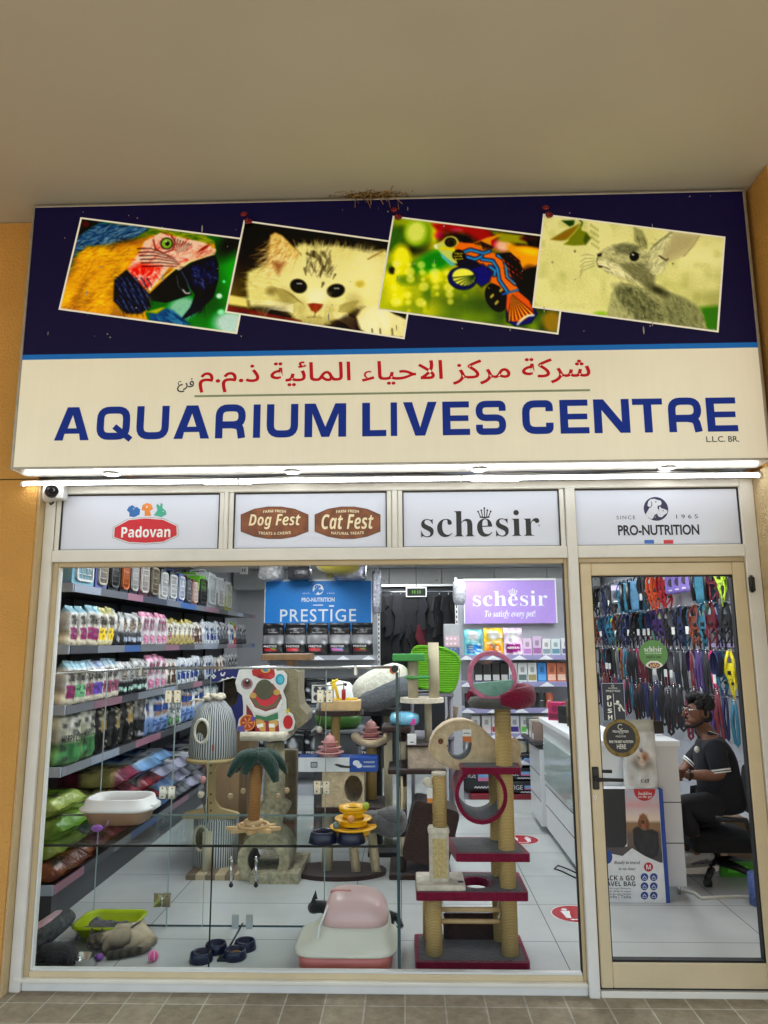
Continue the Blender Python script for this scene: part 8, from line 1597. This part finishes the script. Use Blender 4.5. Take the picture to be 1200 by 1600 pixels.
# big travel bag carton with its printed front
yb = 1.205; bx1 = W(1040, 1400, yb).x; bx0 = bx1 - .52; bz1 = W(1000, 1233, yb).z
t = thing('travel_bag_carton', 'tall printed carton of a pet travel bag in front of the counter', 'carton', ((bx0 + bx1) / 2, yb, FZ))
f = MB().use(flat((232, 234, 236), .4)); f.box(bx0, bx1, yb, yb + .10, FZ, bz1, .002); f.use(flat((40, 76, 160), .4)); f.box(bx1 + .0005, bx1 + .028, yb + .002, yb + .098, FZ, bz1); part(f, 'carton_body', t)
def tp(x, y): return W(900 + x / 4, 1050 + y / 4, yb)
f = MB(); tz = lambda P: [(max(bx0, min(bx1, tp(*p).x)), tp(*p).z) for p in P]
cv = Cv(70, 60, (290, 730), (560, 730), (300, 1190))
cv.a[:] = C255(190, 190, 206); cv.mix((cv.Y - 730) / 90, C255(206, 190, 200)); cv.mix(np.clip(1 - abs(cv.Y - 830) / 60, 0, 1) * cv.nz(120, 2, .3), C255(226, 160, 160)); cv.mix(np.clip((cv.Y - 840) / 70, 0, 1), C255(236, 214, 196)); cv.mix(np.clip((cv.Y - 930) / 16, 0, 1), C255(150, 116, 84)); cv.mix(np.clip((cv.Y - 985) / 30, 0, 1), C255(110, 92, 86)); cv.mix(np.clip((cv.Y - 1080) / 50, 0, 1), C255(74, 70, 74))
cv.ell(432, 930, 34, 44, C255(150, 96, 60), 6); cv.ell(402, 955, 14, 36, C255(120, 70, 44), 6); cv.ell(464, 955, 14, 36, C255(120, 70, 44), 6); cv.ell(428, 940, 14, 12, C255(60, 36, 30), 4); cv.ell(420, 912, 4, 4, C255(20, 14, 12), 3); cv.ell(443, 912, 4, 4, C255(20, 14, 12), 3); cv.ell(428, 958, 10, 9, C255(190, 90, 90), 4); cv.fur(60, [(400, 890), (466, 890), (470, 990), (398, 990)], 90, 18, 3, [C255(170, 116, 76), C255(96, 54, 34)], .6)
cv.poly([(345, 985), (380, 965), (430, 990), (500, 985), (545, 1000), (548, 1100), (530, 1150), (470, 1175), (390, 1140), (350, 1080)], C255(40, 42, 48), 6); cv.mix(np.clip(cv.sd([(345, 985), (545, 1000), (530, 1150), (390, 1140)]) / 20, 0, 1) * cv.nz(40, 6) * .35, C255(80, 84, 92))
ua = tp(300, 730); ub = tp(562, 730); va = tp(300, 1190); f.use(PRINT); cv.to(f, lambda u, v: Vector((ua.x + (bx1 - .004 - ua.x) * u, yb - .0012, ua.z + (va.z - ua.z) * v)))
f.use(flat((44, 46, 50), .4)); f._sheet(tz([(120, 730), (304, 730), (318, 1070), (300, 1096), (120, 1096)]), frame((0, yb - .0022, 0)))
f.use(flat((92, 82, 84), .45)); f._sheet(tz([(120, 1100), (330, 1090), (330, 1190), (120, 1190)]), frame((0, yb - .001, 0)))
f.use(flat((234, 236, 238), .4)); f._sheet(tz([(100, 1180), (200, 1130), (290, 1150), (350, 1100), (430, 1150), (500, 1180), (545, 1200), (556, 1440), (100, 1440)]), frame((0, yb - .0026, 0))); f._sheet(tz([(555, 1195), (590, 1190), (590, 1440), (556, 1440)]), frame((0, yb - .0016, 0)))
f.use(flat((190, 40, 52), .4)); f._sheet(tz([(360, 731), (496, 731)] + [(428 + 68 * math.cos(RD(a)), 735 + 70 * math.sin(RD(a))) for a in range(0, 181, 12)]), frame((0, yb - .0028, 0))); f._sheet(tz(circ(452, 1218, 29, 29, 20)), frame((0, yb - .0032, 0)))
f.use(flat((40, 76, 150), .4)); [f._sheet(tz(circ(x, y, 24, 25, 16)), frame((0, yb - .0032, 0))) for x in (427, 485) for y in (1281, 1338, 1396)]; f._sheet(tz(circ(200, 1155, 26, 42, 18)), frame((0, yb - .0036, 0)))
WT = flat((240, 240, 242), .4); DK = flat((36, 38, 44), .4)
def tt(s_, x, y, w, st=None, m=DK, b=0, o=.0042): f.use(m); p = tp(x, y); f.text(s_, frame((p.x, yb - o, p.z)), w=w, st=st, bold=b)
tt('buddies', 430, 757, .09, 'ital', WT); tt('on the go!', 430, 780, .09, 'ital', WT); tt('M', 452, 1218, .03, 'bold', WT); tt('Ready to travel', 318, 1192, .17, 'ital'); tt('in no time!', 318, 1228, .11, 'ital'); tt('PACK & GO', 262, 1286, .215, 'bold'); tt('TRAVEL BAG', 256, 1322, .235, 'bold')
for k, s_ in enumerate(('Sac de voyage | Reisetasche', 'Borsa | Bolsa de viagem', 'Bolso de viaje | Reistas', 'Torba | Taske')): tt(s_, 265, 1352 + k * 18, .16)
for x in (427, 485):
    for y in (1281, 1338, 1396): p = tp(x, y); f.use(WT); f.rib([(p.x - .012, p.z - .006), (p.x, p.z + .008), (p.x + .012, p.z - .006)], .004, frame((0, yb - .0042, 0))); f.rib([(p.x - .014, p.z - .012), (p.x + .014, p.z - .012)], .003, frame((0, yb - .0042, 0)))
part(f, 'printing', t)
def catbag(cv):
    cv.a[:] = C255(214, 214, 212); cv.mix((cv.Y > .83).astype(float), C255(168, 166, 154)); cv.ell(.5, .40, .3, .13, C255(150, 138, 126), .08); cv.ell(.5, .42, .12, .09, C255(222, 216, 208), .08); cv.ell(.6, .46, .12, .06, C255(170, 120, 90), .06); cv.ell(.42, .44, .03, .018, C255(40, 40, 36), .02); cv.ell(.58, .44, .03, .018, C255(40, 40, 36), .02); cv.ell(.5, .38, .03, .015, C255(180, 110, 100), .02)
    cv.mix(((abs(cv.Y - .60) < .012) & (cv.X > .32) & (cv.X < .7)).astype(float), C255(60, 40, 80)); cv.ell(.5, .56, .06, .02, C255(70, 50, 90), .02); cv.a *= (.86 + .28 * cv.nz(.16, 3)[..., None])
p = W(1002, 1232, yb + .05); o = bag(.215, .44, .09, catbag, (('CAT', .55, .12, .26, .05, (40, 40, 44), 'serif'),), seed=77, top=.3, nx=18, ny=32).build('food_bag'); o.location = (p.x, yb + .05, bz1 + .001); tag(o, 'silver white cat food bag standing on the tall printed carton', 'bag')
# floor stickers
for i, (x, y) in enumerate(((899, 1428), (815, 1312))):
    p = WZ(x, y, FZ); f = MB(); f.use(flat((226, 220, 220), .4)); f.prism(circ(0, 0, .15, n=36), .001, TR(p.x, p.y, FZ)); f.use(flat((176, 30, 40), .4)); f._sheet(circ(0, 0, .142, n=36), TR(p.x, p.y, FZ + .0016)); f.use(flat((240, 240, 240), .4)); M = TR(p.x, p.y, FZ + .0022)
    for sx in (-.055, .055): f._sheet(circ(sx, .07, .018, n=10), M); f._sheet([(sx - .03, .045), (sx + .03, .045), (sx + .02, -.01), (sx + .015, -.075), (sx - .015, -.075), (sx - .02, -.01)], M)
    f.rib([(-.03, -.1), (.03, -.1)], .012, M); f._sheet([(.03, -.085), (.03, -.115), (.055, -.1)], M); f._sheet([(-.03, -.085), (-.03, -.115), (-.055, -.1)], M)
    solo(f, 'floor_sticker', ['round red floor sticker nearer the door', 'round red floor sticker further in behind the cat tree'][i], 'sticker', (p.x, p.y, FZ))
# ------------------------------------------------------------ the man at the counter
SKIN_ = mat('brown skin', S(116, 75, 54), .6, var=.14, vscale=30, bump=.06, bscale=200); POLO = mat('black polo cotton', S(24, 26, 34), .9, bump=.9, bscale=14, var=.25); TROU = mat('dark trousers', S(32, 32, 36), .9, bump=1, bscale=16, var=.25)
YM = 1.78; q = lambda x, y, Y=YM: tuple(W(x, y, Y))
t = thing('person', 'seated man in a black polo shirt and glasses facing the counter', 'person', (W(1125, 1285, YM).x, YM, FZ))
hd = Vector(q(1089, 1113)); hip = Vector(q(1128, 1262)); sh_ = Vector(q(1117, 1166)); nk = Vector(q(1105, 1147))
L_ = lambda x, y, Y, *r: (*q(x, y, Y), *r)
body = [(*hip, .07, .07), (*(hip.lerp(sh_, .5)), .09, .09), (*(sh_ + Vector((0, 0, -.04))), .12, .10), (*nk, .058), (hd.x + .02, YM, hd.z - .06, .06), (hd.x, YM, hd.z + .005, .086, .08), (hd.x + .012, YM, hd.z + .07, .082, .08),
        L_(1116, 1168, YM - .19, .066), L_(1128, 1212, YM - .23, .05), L_(1094, 1211, YM - .20, .040), L_(1074, 1211, YM - .17, .031), (*q(1068, 1211, YM - .165), .026, .036),
        L_(1104, 1168, YM + .19, .066), L_(1074, 1198, YM + .2, .05), L_(1062, 1212, YM + .08, .034),
        L_(1108, 1262, YM - .09, .06), L_(1062, 1256, YM - .13, .06), L_(1086, 1312, YM - .12, .045), L_(1090, 1336, YM - .12, .04), L_(1074, 1343, YM - .12, .036),
        L_(1108, 1262, YM + .09, .06), L_(1058, 1256, YM + .13, .07), L_(1072, 1312, YM + .14, .045), L_(1070, 1332, YM + .14, .04)]
E_ = [(0, 1), (1, 2), (2, 3), (3, 4), (4, 5), (5, 6), (2, 7), (7, 8), (8, 9), (9, 10), (10, 11), (2, 12), (12, 13), (13, 14), (0, 15), (15, 16), (16, 17), (17, 18), (18, 19), (0, 20), (20, 21), (21, 22), (22, 23)]
V, Fs, N = skin(body, E_); f = MB().use(SKIN_); f.add(V, Fs, True)
fx_ = hd.x - .082; f.tube([(fx_ + .01, YM, hd.z + .03), (fx_ - .008, YM, hd.z + .004), (fx_ - .022, YM, hd.z - .022), (fx_ + .004, YM, hd.z - .03)], [.010, .013, .015, .008], 8)
f.blob((fx_ + .01, YM, hd.z - .055), .018, .026, .009, 10); f.blob((fx_ + .022, YM, hd.z - .085), .03, .036, .022, 12); f.blob((hd.x - .03, YM, hd.z - .055), .055, .058, .045, 14)
for s_ in (-1, 1): f.tube([(hd.x + .03 + .02 * math.cos(a), YM + s_ * .084, hd.z + .0 + .032 * math.sin(a)) for a in [i * .7 for i in range(9)]], .008, 6, True); f.blob((hd.x + .03, YM + s_ * .078, hd.z), .02, .010, .026, 10)
wr = Vector(q(1068, 1211, YM - .165))
for k in range(4): b_ = wr + Vector((-.02, -.022 + .0 * k, .024 - k * .017)); f.tube([b_, b_ + Vector((-.034 + .004 * abs(k - 1.5), -.006, .0)), b_ + Vector((-.052 + .004 * abs(k - 1.5), .012, -.004)), b_ + Vector((-.048, .03, -.008))], [.0095, .009, .008, .006], 8)
f.tube([wr + Vector((.0, -.028, .024)), wr + Vector((-.02, -.034, .038)), wr + Vector((-.042, -.026, .036))], [.012, .011, .008], 8); part(f, 'body', t)
f = MB().use(flat((206, 200, 192), .5)); [f.blob((fx_ + .016, YM + s_ * .032, hd.z + .022), .007, .010, .006, 10) for s_ in (-1, 1)]; f.use(flat((24, 16, 12), .3)); [f.blob((fx_ + .0075, YM + s_ * .033, hd.z + .022), .004, .006, .006, 8) for s_ in (-1, 1)]; part(f, 'eyes', t)
def shell(P, Ed, m, name, lab=None):
    V, Fs, N = skin(P, Ed); f = MB().use(m); f.add(V, Fs, True); return part(f, name, t, lab)
g_ = lambda i, k, rx=None: (*body[i][:3], *( [r * k for r in body[i][3:]]))
arm = lambda i, j, u: tuple(Vector(body[i][:3]).lerp(Vector(body[j][:3]), u))
shell([(hip.x + .01, YM, hip.z - .05, .185, .18), (hip.x + .005, YM, hip.z + .05, .18, .175), (*body[2][:3], .175, .145), (*(nk + Vector((.012, 0, -.035))), .085, .08), (*body[7][:3], .085), (*arm(7, 8, .98), .074), (*body[12][:3], .085), (*arm(12, 13, .98), .074)], [(0, 1), (1, 2), (2, 3), (2, 4), (4, 5), (2, 6), (6, 7)], POLO, 'polo_shirt')
f = MB().use(flat((232, 232, 228), .8))
for i, j in ((7, 8), (12, 13)):
    a = Vector(arm(i, j, .84)); d = (Vector(body[j][:3]) - Vector(body[i][:3])).normalized(); M = TR(*a) @ d.to_track_quat('Z', 'Y').to_matrix().to_4x4(); f.lathe([(.068, -.014), (.070, -.008), (.068, -.003)], 24, M=M, cap=False); f.lathe([(.067, .004), (.069, .008), (.064, .012)], 24, M=M, cap=False)
M = TR(nk.x + .012, YM, nk.z - .004) @ RY(18); f.lathe([(.066, .014), (.070, .020), (.066, .026)], 24, M=M, cap=False); p = Vector(q(1089, 1171, YM - .125)); f.use(flat((225, 225, 222), .6)); f.blob(p, .02, .008, .024, 10); part(f, 'white_trim', t)
f = MB().use(POLO); f.lathe([(.072, -.05), (.075, -.01), (.070, .022), (.062, .024), (.06, -.02)], 24, M=M, cap=False); part(f, 'collar', t)
shell([(hip.x, YM, hip.z - .03, .155, .16), *[(*body[i][:3], r) for i, r in ((15, .115), (16, .084))], (*arm(16, 17, .97), .062), *[(*body[i][:3], r) for i, r in ((20, .115), (21, .084))], (*arm(21, 22, .97), .062)], [(0, 1), (1, 2), (2, 3), (0, 4), (4, 5), (5, 6)], TROU, 'trousers')
f = MB().use(mat('black curly hair', S(20, 17, 16), .8, bump=1, bscale=90)); rr = random.Random(3)
for k in range(150):
    a, b_ = rr.uniform(0, 6.283), rr.uniform(-.1, 1.0); d = Vector((math.cos(a) * math.cos(b_), math.sin(a) * math.cos(b_), math.sin(b_)))
    if d.x < -.45 and d.z < .55: continue
    c = Vector((hd.x + .018, YM, hd.z + .045)) + Vector((d.x * .094, d.y * .088, d.z * .098)); f.blob(c, .024, .024, .022, 8, .3, seed=k)
for k in range(26): a = rr.uniform(-1.4, 1.4); f.blob((hd.x + .075 * math.cos(a) + .012, YM + .075 * math.sin(a), hd.z - .02 + rr.uniform(-.03, .03)), .022, .022, .024, 8, .3, seed=k)
part(f, 'hair', t)
f = MB().use(mat('short beard', S(34, 25, 22), .9, bump=1, bscale=200)); f.tube([(hd.x + .022, YM - .082, hd.z - .02), (hd.x - .002, YM - .078, hd.z - .068), (hd.x - .05, YM - .05, hd.z - .095), (hd.x - .082, YM, hd.z - .098), (hd.x - .05, YM + .05, hd.z - .095), (hd.x - .002, YM + .078, hd.z - .068), (hd.x + .022, YM + .082, hd.z - .02)], [.006, .012, .015, .016, .015, .012, .006], 8); f.tube([(fx_ + .016, YM - .028, hd.z - .048), (fx_ - .004, YM, hd.z - .04), (fx_ + .016, YM + .028, hd.z - .048)], .006, 6); [f.tube([(fx_ + .016, YM + s_ * .05, hd.z + .04), (fx_ + .004, YM + s_ * .03, hd.z + .046), (fx_ + .004, YM + s_ * .012, hd.z + .042)], .005, 6) for s_ in (-1, 1)]; part(f, 'beard', t)
f = MB().use(CHROME)
for s_ in (-1, 1): f.tube([(fx_ - .006, YM + s_ * .034 + .026 * math.cos(a), hd.z + .018 + .021 * math.sin(a)) for a in [i * .45 for i in range(14)]], .0015, 5, True); f.tube([(fx_ - .004, YM + s_ * .06, hd.z + .024), (hd.x + .03, YM + s_ * .088, hd.z + .026)], .0016, 5)
part(f, 'glasses', t)
f = MB().use(BLACKP); a = Vector(body[10][:3]); f.tube([a + Vector((.012, .034 * math.cos(v), .034 * math.sin(v))) for v in [i * .5 for i in range(13)]], .008, 6, True); f.cyl(a + Vector((.012, -.034, .006)), a + Vector((.012, -.046, .006)), .018, n=14); part(f, 'watch', t)
for ci, (Yf, px_, py_) in enumerate(((YM - .12, 1088, 1343), (YM + .14, 1066, 1338))):
    c = Vector(q(px_, py_, Yf)); f = MB().use(mat('grey running shoe', S(168, 166, 160), .7, bump=.3, bscale=100, var=.2)); P = [(.10, .05, .04), (.07, .085, .045), (.02, .06, .045), (-.06, .035, .045), (-.12, .018, .04), (-.15, .0, .025)]
    f.tube([c + Vector((x, 0, z - .04)) for x, z, r in P], [r for x, z, r in P], 12, sy=.95); f.use(flat((214, 208, 196), .6)); f.prism([(c.x + .135, c.z - .06), (c.x + .14, c.z - .03), (c.x + .06, c.z - .038), (c.x - .16, c.z - .05), (c.x - .17, c.z - .066), (c.x - .1, c.z - .085), (c.x + .08, c.z - .085)], .085, frame((0, Yf + .0425, 0))); f.use(flat((90, 92, 96), .6)); f.tube([c + Vector((.09, -.045, -.01)), c + Vector((.02, -.048, .0)), c + Vector((-.05, -.044, -.02))], .008, 6); part(f, 'running_shoe', t)
# office chair
t = thing('office_chair', 'black mesh office chair under the seated man', 'chair', (W(1108, 1350, YM).x, YM, FZ)); cx = W(1116, 1290, YM).x; zs = hip.z - .16
f = MB().use(mat('black chair mesh', S(18, 18, 20), .9, bump=.6, bscale=150)); f.box(cx - .24, cx + .24, YM - .25, YM + .25, zs - .09, zs, .03); part(f, 'seat', t)
f = MB().use(mat('black chair mesh', S(18, 18, 20), .9)); f.prism(rrect(-.24, .24, 0, .34, .08, 5), .05, TR(cx + .30, YM, zs + .10) @ frame((0, 0, 0), (0, 1, 0), (.1, 0, 1))); f.tube([(cx + .2, YM, zs - .05), (cx + .33, YM, zs - .02), (cx + .34, YM, zs + .2)], .025, 8); part(f, 'backrest', t)
for s_ in (-1, 1): f = MB().use(BLACKP); f.tube([(cx + .16, YM + s_ * .27, zs - .06), (cx + .14, YM + s_ * .3, zs + .02), (cx + .1, YM + s_ * .3, zs + .14), (cx - .1, YM + s_ * .3, zs + .15)], .02, 8); part(f, 'armrest', t)
f = MB().use(BLACKP); f.cyl((cx, YM, .12), (cx, YM, zs - .09), .028); part(f, 'gas_stem', t)
for k in range(5):
    a = RD(-52 + k * 72); e = Vector((cx + .31 * math.cos(a), YM + .31 * math.sin(a), .085)); f = MB().use(BLACKP); f.tube([(cx, YM, .13), (cx + .15 * math.cos(a), YM + .15 * math.sin(a), .12), e], [.035, .028, .022], 8); lg = part(f, 'leg', t)
    f = MB().use(BLACKP); f.cyl(e + Vector((-.022, 0, -.03)), e + Vector((.022, 0, -.03)), .025, n=14); part(f, 'caster', t, sub=lg)
# things on the floor behind the chair
def at_box(xa, ya, xb, yb_, Y, dep, *a, **k): x0, x1, z0, z1 = rect(xa, ya, xb, yb_, Y); return carton(x0, x1, Y, Y + dep, FZ if k.pop('fl', 1) else z0, z1, *a, **k)
at_box(1128, 1348, 1180, 1385, 1.75, .05, (80, 170, 40), 'green_panel', 'flat lime green panel standing behind the chair casters', 'panel')
at_box(1135, 1285, 1182, 1360, 2.1, .4, (122, 96, 66), 'carton', 'brown carton behind the office chair', 'carton')
at_box(1090, 1285, 1128, 1330, 2.3, .3, (168, 170, 178), 'storage_box', 'pale grey storage box behind the seated man', 'box')
f = MB().use(mat('blue bubble wrap roll', S(84, 106, 170), .4, bump=1, bscale=90, var=.3, vscale=60)); p = WZ(1193, 1418, FZ); f.cyl((p.x, p.y + .05, FZ), (p.x, p.y + .05, W(1187, 1368, p.y).z), .06, n=20); solo(f, 'wrap_roll', 'blue bubble wrap roll standing by the door edge', 'roll', (p.x, p.y, FZ))
f = MB().use(flat((206, 204, 190), .6)); f.tube([WZ(x, y, FZ + .006) for x, y in ((1066, 1392), (1085, 1396), (1096, 1404), (1120, 1402), (1150, 1401), (1178, 1402))], .012, 6); tag(f.build('cable'), 'pale taped cable lying on the tiles near the chair', 'cable')
f = MB().use(BLACKP); f.tube([WZ(x, y, FZ + .005) for x, y in ((905, 1366), (888, 1358), (872, 1352), (866, 1357), (880, 1362), (900, 1372))], .005, 6); tag(f.build('cable'), 'thin black cable looped under the counter side', 'cable')
# ------------------------------------------------------------ harness wall
XW = 2.93; ROWZ = (2.44, 2.02, 1.60, 1.20)
for i, z in enumerate(ROWZ):
    f = MB().use(CHROME); f.box(XW - .012, XW - .001, 2.0, 7.5, z - .012, z + .012); [f.tube([(XW - .01, 2.1 + k * .16, z), (XW - .2, 2.1 + k * .16, z + .012), (XW - .21, 2.1 + k * .16, z + .03)], .004, 5) for k in range(34)]
    tag(f.build('hook_rail'), 'steel hook rail of hanging pet gear, %s from the ceiling' % ORD[i], 'hook rail', 'hook rails on the harness wall')
f = MB().use(mat('slat wall board', S(186, 188, 196), .5)); [f.box(XW - .008, XW + .0, 1.0, 7.5, .1 + k * .14, .1 + k * .14 + .132) for k in range(18)]; tag(f.build('slat_wall'), 'pale slatted wall board behind the hanging harnesses', 'slat wall')
def strap(f, P, w=.022): f.tube([Vector(p) for p in P], w / 2, 6, sx=1, sy=.3)
def gear(kind, m, seed):
    f = MB().use(m); r = random.Random(seed); j = lambda: r.uniform(-.012, .012)
    if kind == 'harness':
        strap(f, [(0, 0, 0), (-.035 + j(), -.01, -.07), (-.05 + j(), 0, -.17), (-.012, .01, -.26), (.035 + j(), .01, -.19), (.03 + j(), 0, -.07), (0, .01, 0)], .034); strap(f, [(-.03, .03, -.14), (-.055 + j(), .035, -.25), (-.02 + j(), .03, -.34), (.03, .03, -.27), (.02, .03, -.14)], .026)
        f.prism(rrect(-.042, .03, -.22, -.1, .02, 2), .014, frame((0, .012, 0))); strap(f, [(.02, .01, -.16), (.035 + j(), 0, -.28), (.02 + j(), .01, -.37)], .018); strap(f, [(-.03, .02, -.2), (-.02 + j(), .03, -.4)], .016); f.use(BLACKP); f.box(-.02, .01, -.014, .0, -.19, -.16, .003); f.box(.012, .034, -.012, .0, -.27, -.245, .002)
    elif kind == 'leash':
        L = r.uniform(.3, .37); strap(f, [(-.006, 0, 0), (-.02 + j(), 0, -L * .5), (-.014, .004, -L), (.004, 0, -L - .02), (.016 + j(), 0, -L), (.012, 0, -L * .4), (.004, 0, 0)], .026); strap(f, [(-.012, .014, 0), (-.034 + j(), .02, -L * .6), (-.02, .02, -L * .9)], .02); f.use(CHROME); f.blob((0, 0, -.02), .009, .006, .014, 8)
    elif kind == 'collar':
        for k in range(3): strap(f, [(math.sin(v) * .05 * (1 - k * .1), .02 * k, -.11 + math.cos(v) * .10) for v in [i * .7 for i in range(10)]], .03)
        f.use(flat((224, 224, 220), .5)); f.box(-.012, .02, -.02, -.016, -.26, -.19)
    elif kind == 'pack':
        f.box(-.075, .075, -.02, .02, -.25, -.01, .01); f.use(flat((196, 180, 226), .35)); f.box(-.06, .06, -.0225, -.0205, -.09, -.03); f.use(flat((60, 52, 70), .4)); f._sheet(circ(0, -.15, .034, .04, 14), frame((0, -.023, 0))); f.use(WHITEP); f.rib([(-.03, -.22), (.03, -.22)], .012, frame((0, -.023, 0)))
    else:
        f.box(-.085, .085, -.06, .06, -.36, -.04, .03); f.use(BLACKP); strap(f, [(-.06, -.06, -.05), (-.07, -.075, -.2), (-.06, -.06, -.34)], .04); strap(f, [(.06, -.06, -.05), (.07, -.075, -.2), (.06, -.06, -.34)], .04); f.tube([(-.03, 0, -.04), (-.02, 0, 0), (.02, 0, 0), (.03, 0, -.04)], .008, 6)
    f.use(CHROME); f.blob((0, 0, 0), .008, .008, .008, 6); return f.build({'harness': 'pet_harness', 'leash': 'dog_leash', 'collar': 'pet_collar', 'pack': 'blister_pack', 'pouchbag': 'pet_carry_bag'}[kind])
GC = {'black': (26, 26, 30), 'navy': (34, 42, 84), 'wine red': (104, 22, 40), 'teal': (40, 104, 128), 'orange': (228, 84, 34), 'hot pink': (224, 44, 112), 'lime': (180, 214, 50), 'violet': (70, 44, 104), 'grey': (96, 98, 104), 'rust': (128, 60, 40), 'red': (184, 30, 44), 'sky blue': (96, 150, 190), 'mint': (120, 200, 150), 'lilac': (136, 112, 196), 'yellow': (226, 206, 30)}
gm = {}
def hang(kind, c, y, row, n, dx_=-.12, dz=0, s_=1, ang=None, lab=None):
    k = (kind, c)
    if k not in gm: o = gm[k] = gear(kind, mat('webbing ' + c, S(*GC[c]), .7, bump=.4, bscale=150, var=.2, vscale=40), len(gm))
    else: o = gm[k].copy(); COL.objects.link(o)
    o.location = (XW + dx_, y, ROWZ[row] + .012 + dz); r = random.Random(n * 13 + row); o.rotation_euler.z = RD(r.uniform(30, 75) if ang is None else ang) * -1; o.scale = (s_,) * 3
    w = {'harness': 'pet harness', 'leash': 'dog leash', 'collar': 'collar bundle', 'pack': 'boxed blister pack', 'pouchbag': 'soft carry bag'}[kind]
    tag(o, lab or '%s %s, %s from the door on the %s hook rail' % (c, w, ORD[n], ORD[row]), {'harness': 'harness', 'leash': 'leash', 'collar': 'collar', 'pack': 'pack', 'pouchbag': 'carry bag'}[kind], 'pet gear hanging on the right wall')
rg = random.Random(21)
top = [('harness', 'lime'), ('harness', 'wine red'), ('pouchbag', 'teal'), ('pack', 'lilac'), ('pack', 'lilac'), ('pack', 'lilac'), ('pack', 'lilac'), ('harness', 'red'), ('harness', 'red'), ('harness', 'orange'), ('harness', 'orange'), ('harness', 'black'), ('collar', 'grey'), ('pouchbag', 'sky blue'), ('pouchbag', 'teal'), ('collar', 'navy'), ('harness', 'teal'), ('pack', 'grey'), ('harness', 'black'), ('collar', 'grey'), ('harness', 'navy'), ('harness', 'grey'), ('collar', 'black'), ('harness', 'black')]
y = 2.62
for n, (k, c) in enumerate(top): hang(k, c, y, 0, n, -.17, 0, 1.15 if k in ('harness', 'pouchbag') else 1.1, None if k != 'pack' else 58); y += {'pouchbag': .26, 'pack': .19}.get(k, .17)
r2c = ['black', 'navy', 'mint', 'black', 'wine red', 'teal', 'black', 'navy', 'rust', 'lime', 'mint', 'wine red', 'black', 'grey', 'orange', 'black', 'violet', 'grey', 'black', 'lime', 'wine red', 'grey', 'black', 'navy', 'teal', 'grey']
y = 2.66
DKC = ['black', 'navy', 'black', 'grey', 'wine red', 'violet', 'black', 'teal', 'rust']
for n in range(46): hang('harness' if rg.random() < .7 else 'collar', r2c[n // 2] if n % 2 == 0 and n // 2 < len(r2c) else rg.choice(DKC), y, 1, n, -.13 - .09 * (n % 2), 0, 1.05); y += .095
r3c = ['yellow', 'teal', 'hot pink', 'navy', 'navy', 'violet', 'black', 'navy', 'violet', 'wine red', 'violet', 'wine red', 'rust', 'rust', 'navy', 'hot pink', 'red', 'hot pink', 'black', 'lime', 'grey', 'black', 'wine red', 'navy', 'black', 'grey', 'black', 'violet', 'black', 'navy']
y = 2.66
for n in range(48): hang('harness' if n in (0, 2, 4, 38) else ('leash' if rg.random() < .75 else 'collar'), r3c[n // 2] if n % 2 == 0 else rg.choice(DKC), y, 2, n, -.13 - .09 * (n % 2), 0, 1.1); y += .09
r4c = ['teal', 'navy', 'black', 'sky blue', 'navy', 'yellow', 'violet', 'navy', 'rust', 'wine red', 'grey', 'violet', 'orange', 'navy', 'violet', 'rust', 'wine red', 'hot pink', 'hot pink', 'black', 'wine red', 'violet', 'black', 'grey', 'wine red', 'black', 'navy', 'violet', 'black', 'wine red', 'grey', 'black']
y = 2.66
for n in range(48): hang('leash', r4c[n // 2] if n % 2 == 0 else rg.choice(DKC), y, 3, n, -.12 - .1 * (n % 2), .05 if n % 3 else -.03, 1.15); y += .09
for n in range(5): hang('pack', 'grey', 2.62 + n * .14, 1, n, -.05, -.34, .62, 70, 'small pale blister pack, %s from the door below the second hook rail' % ORD[n])
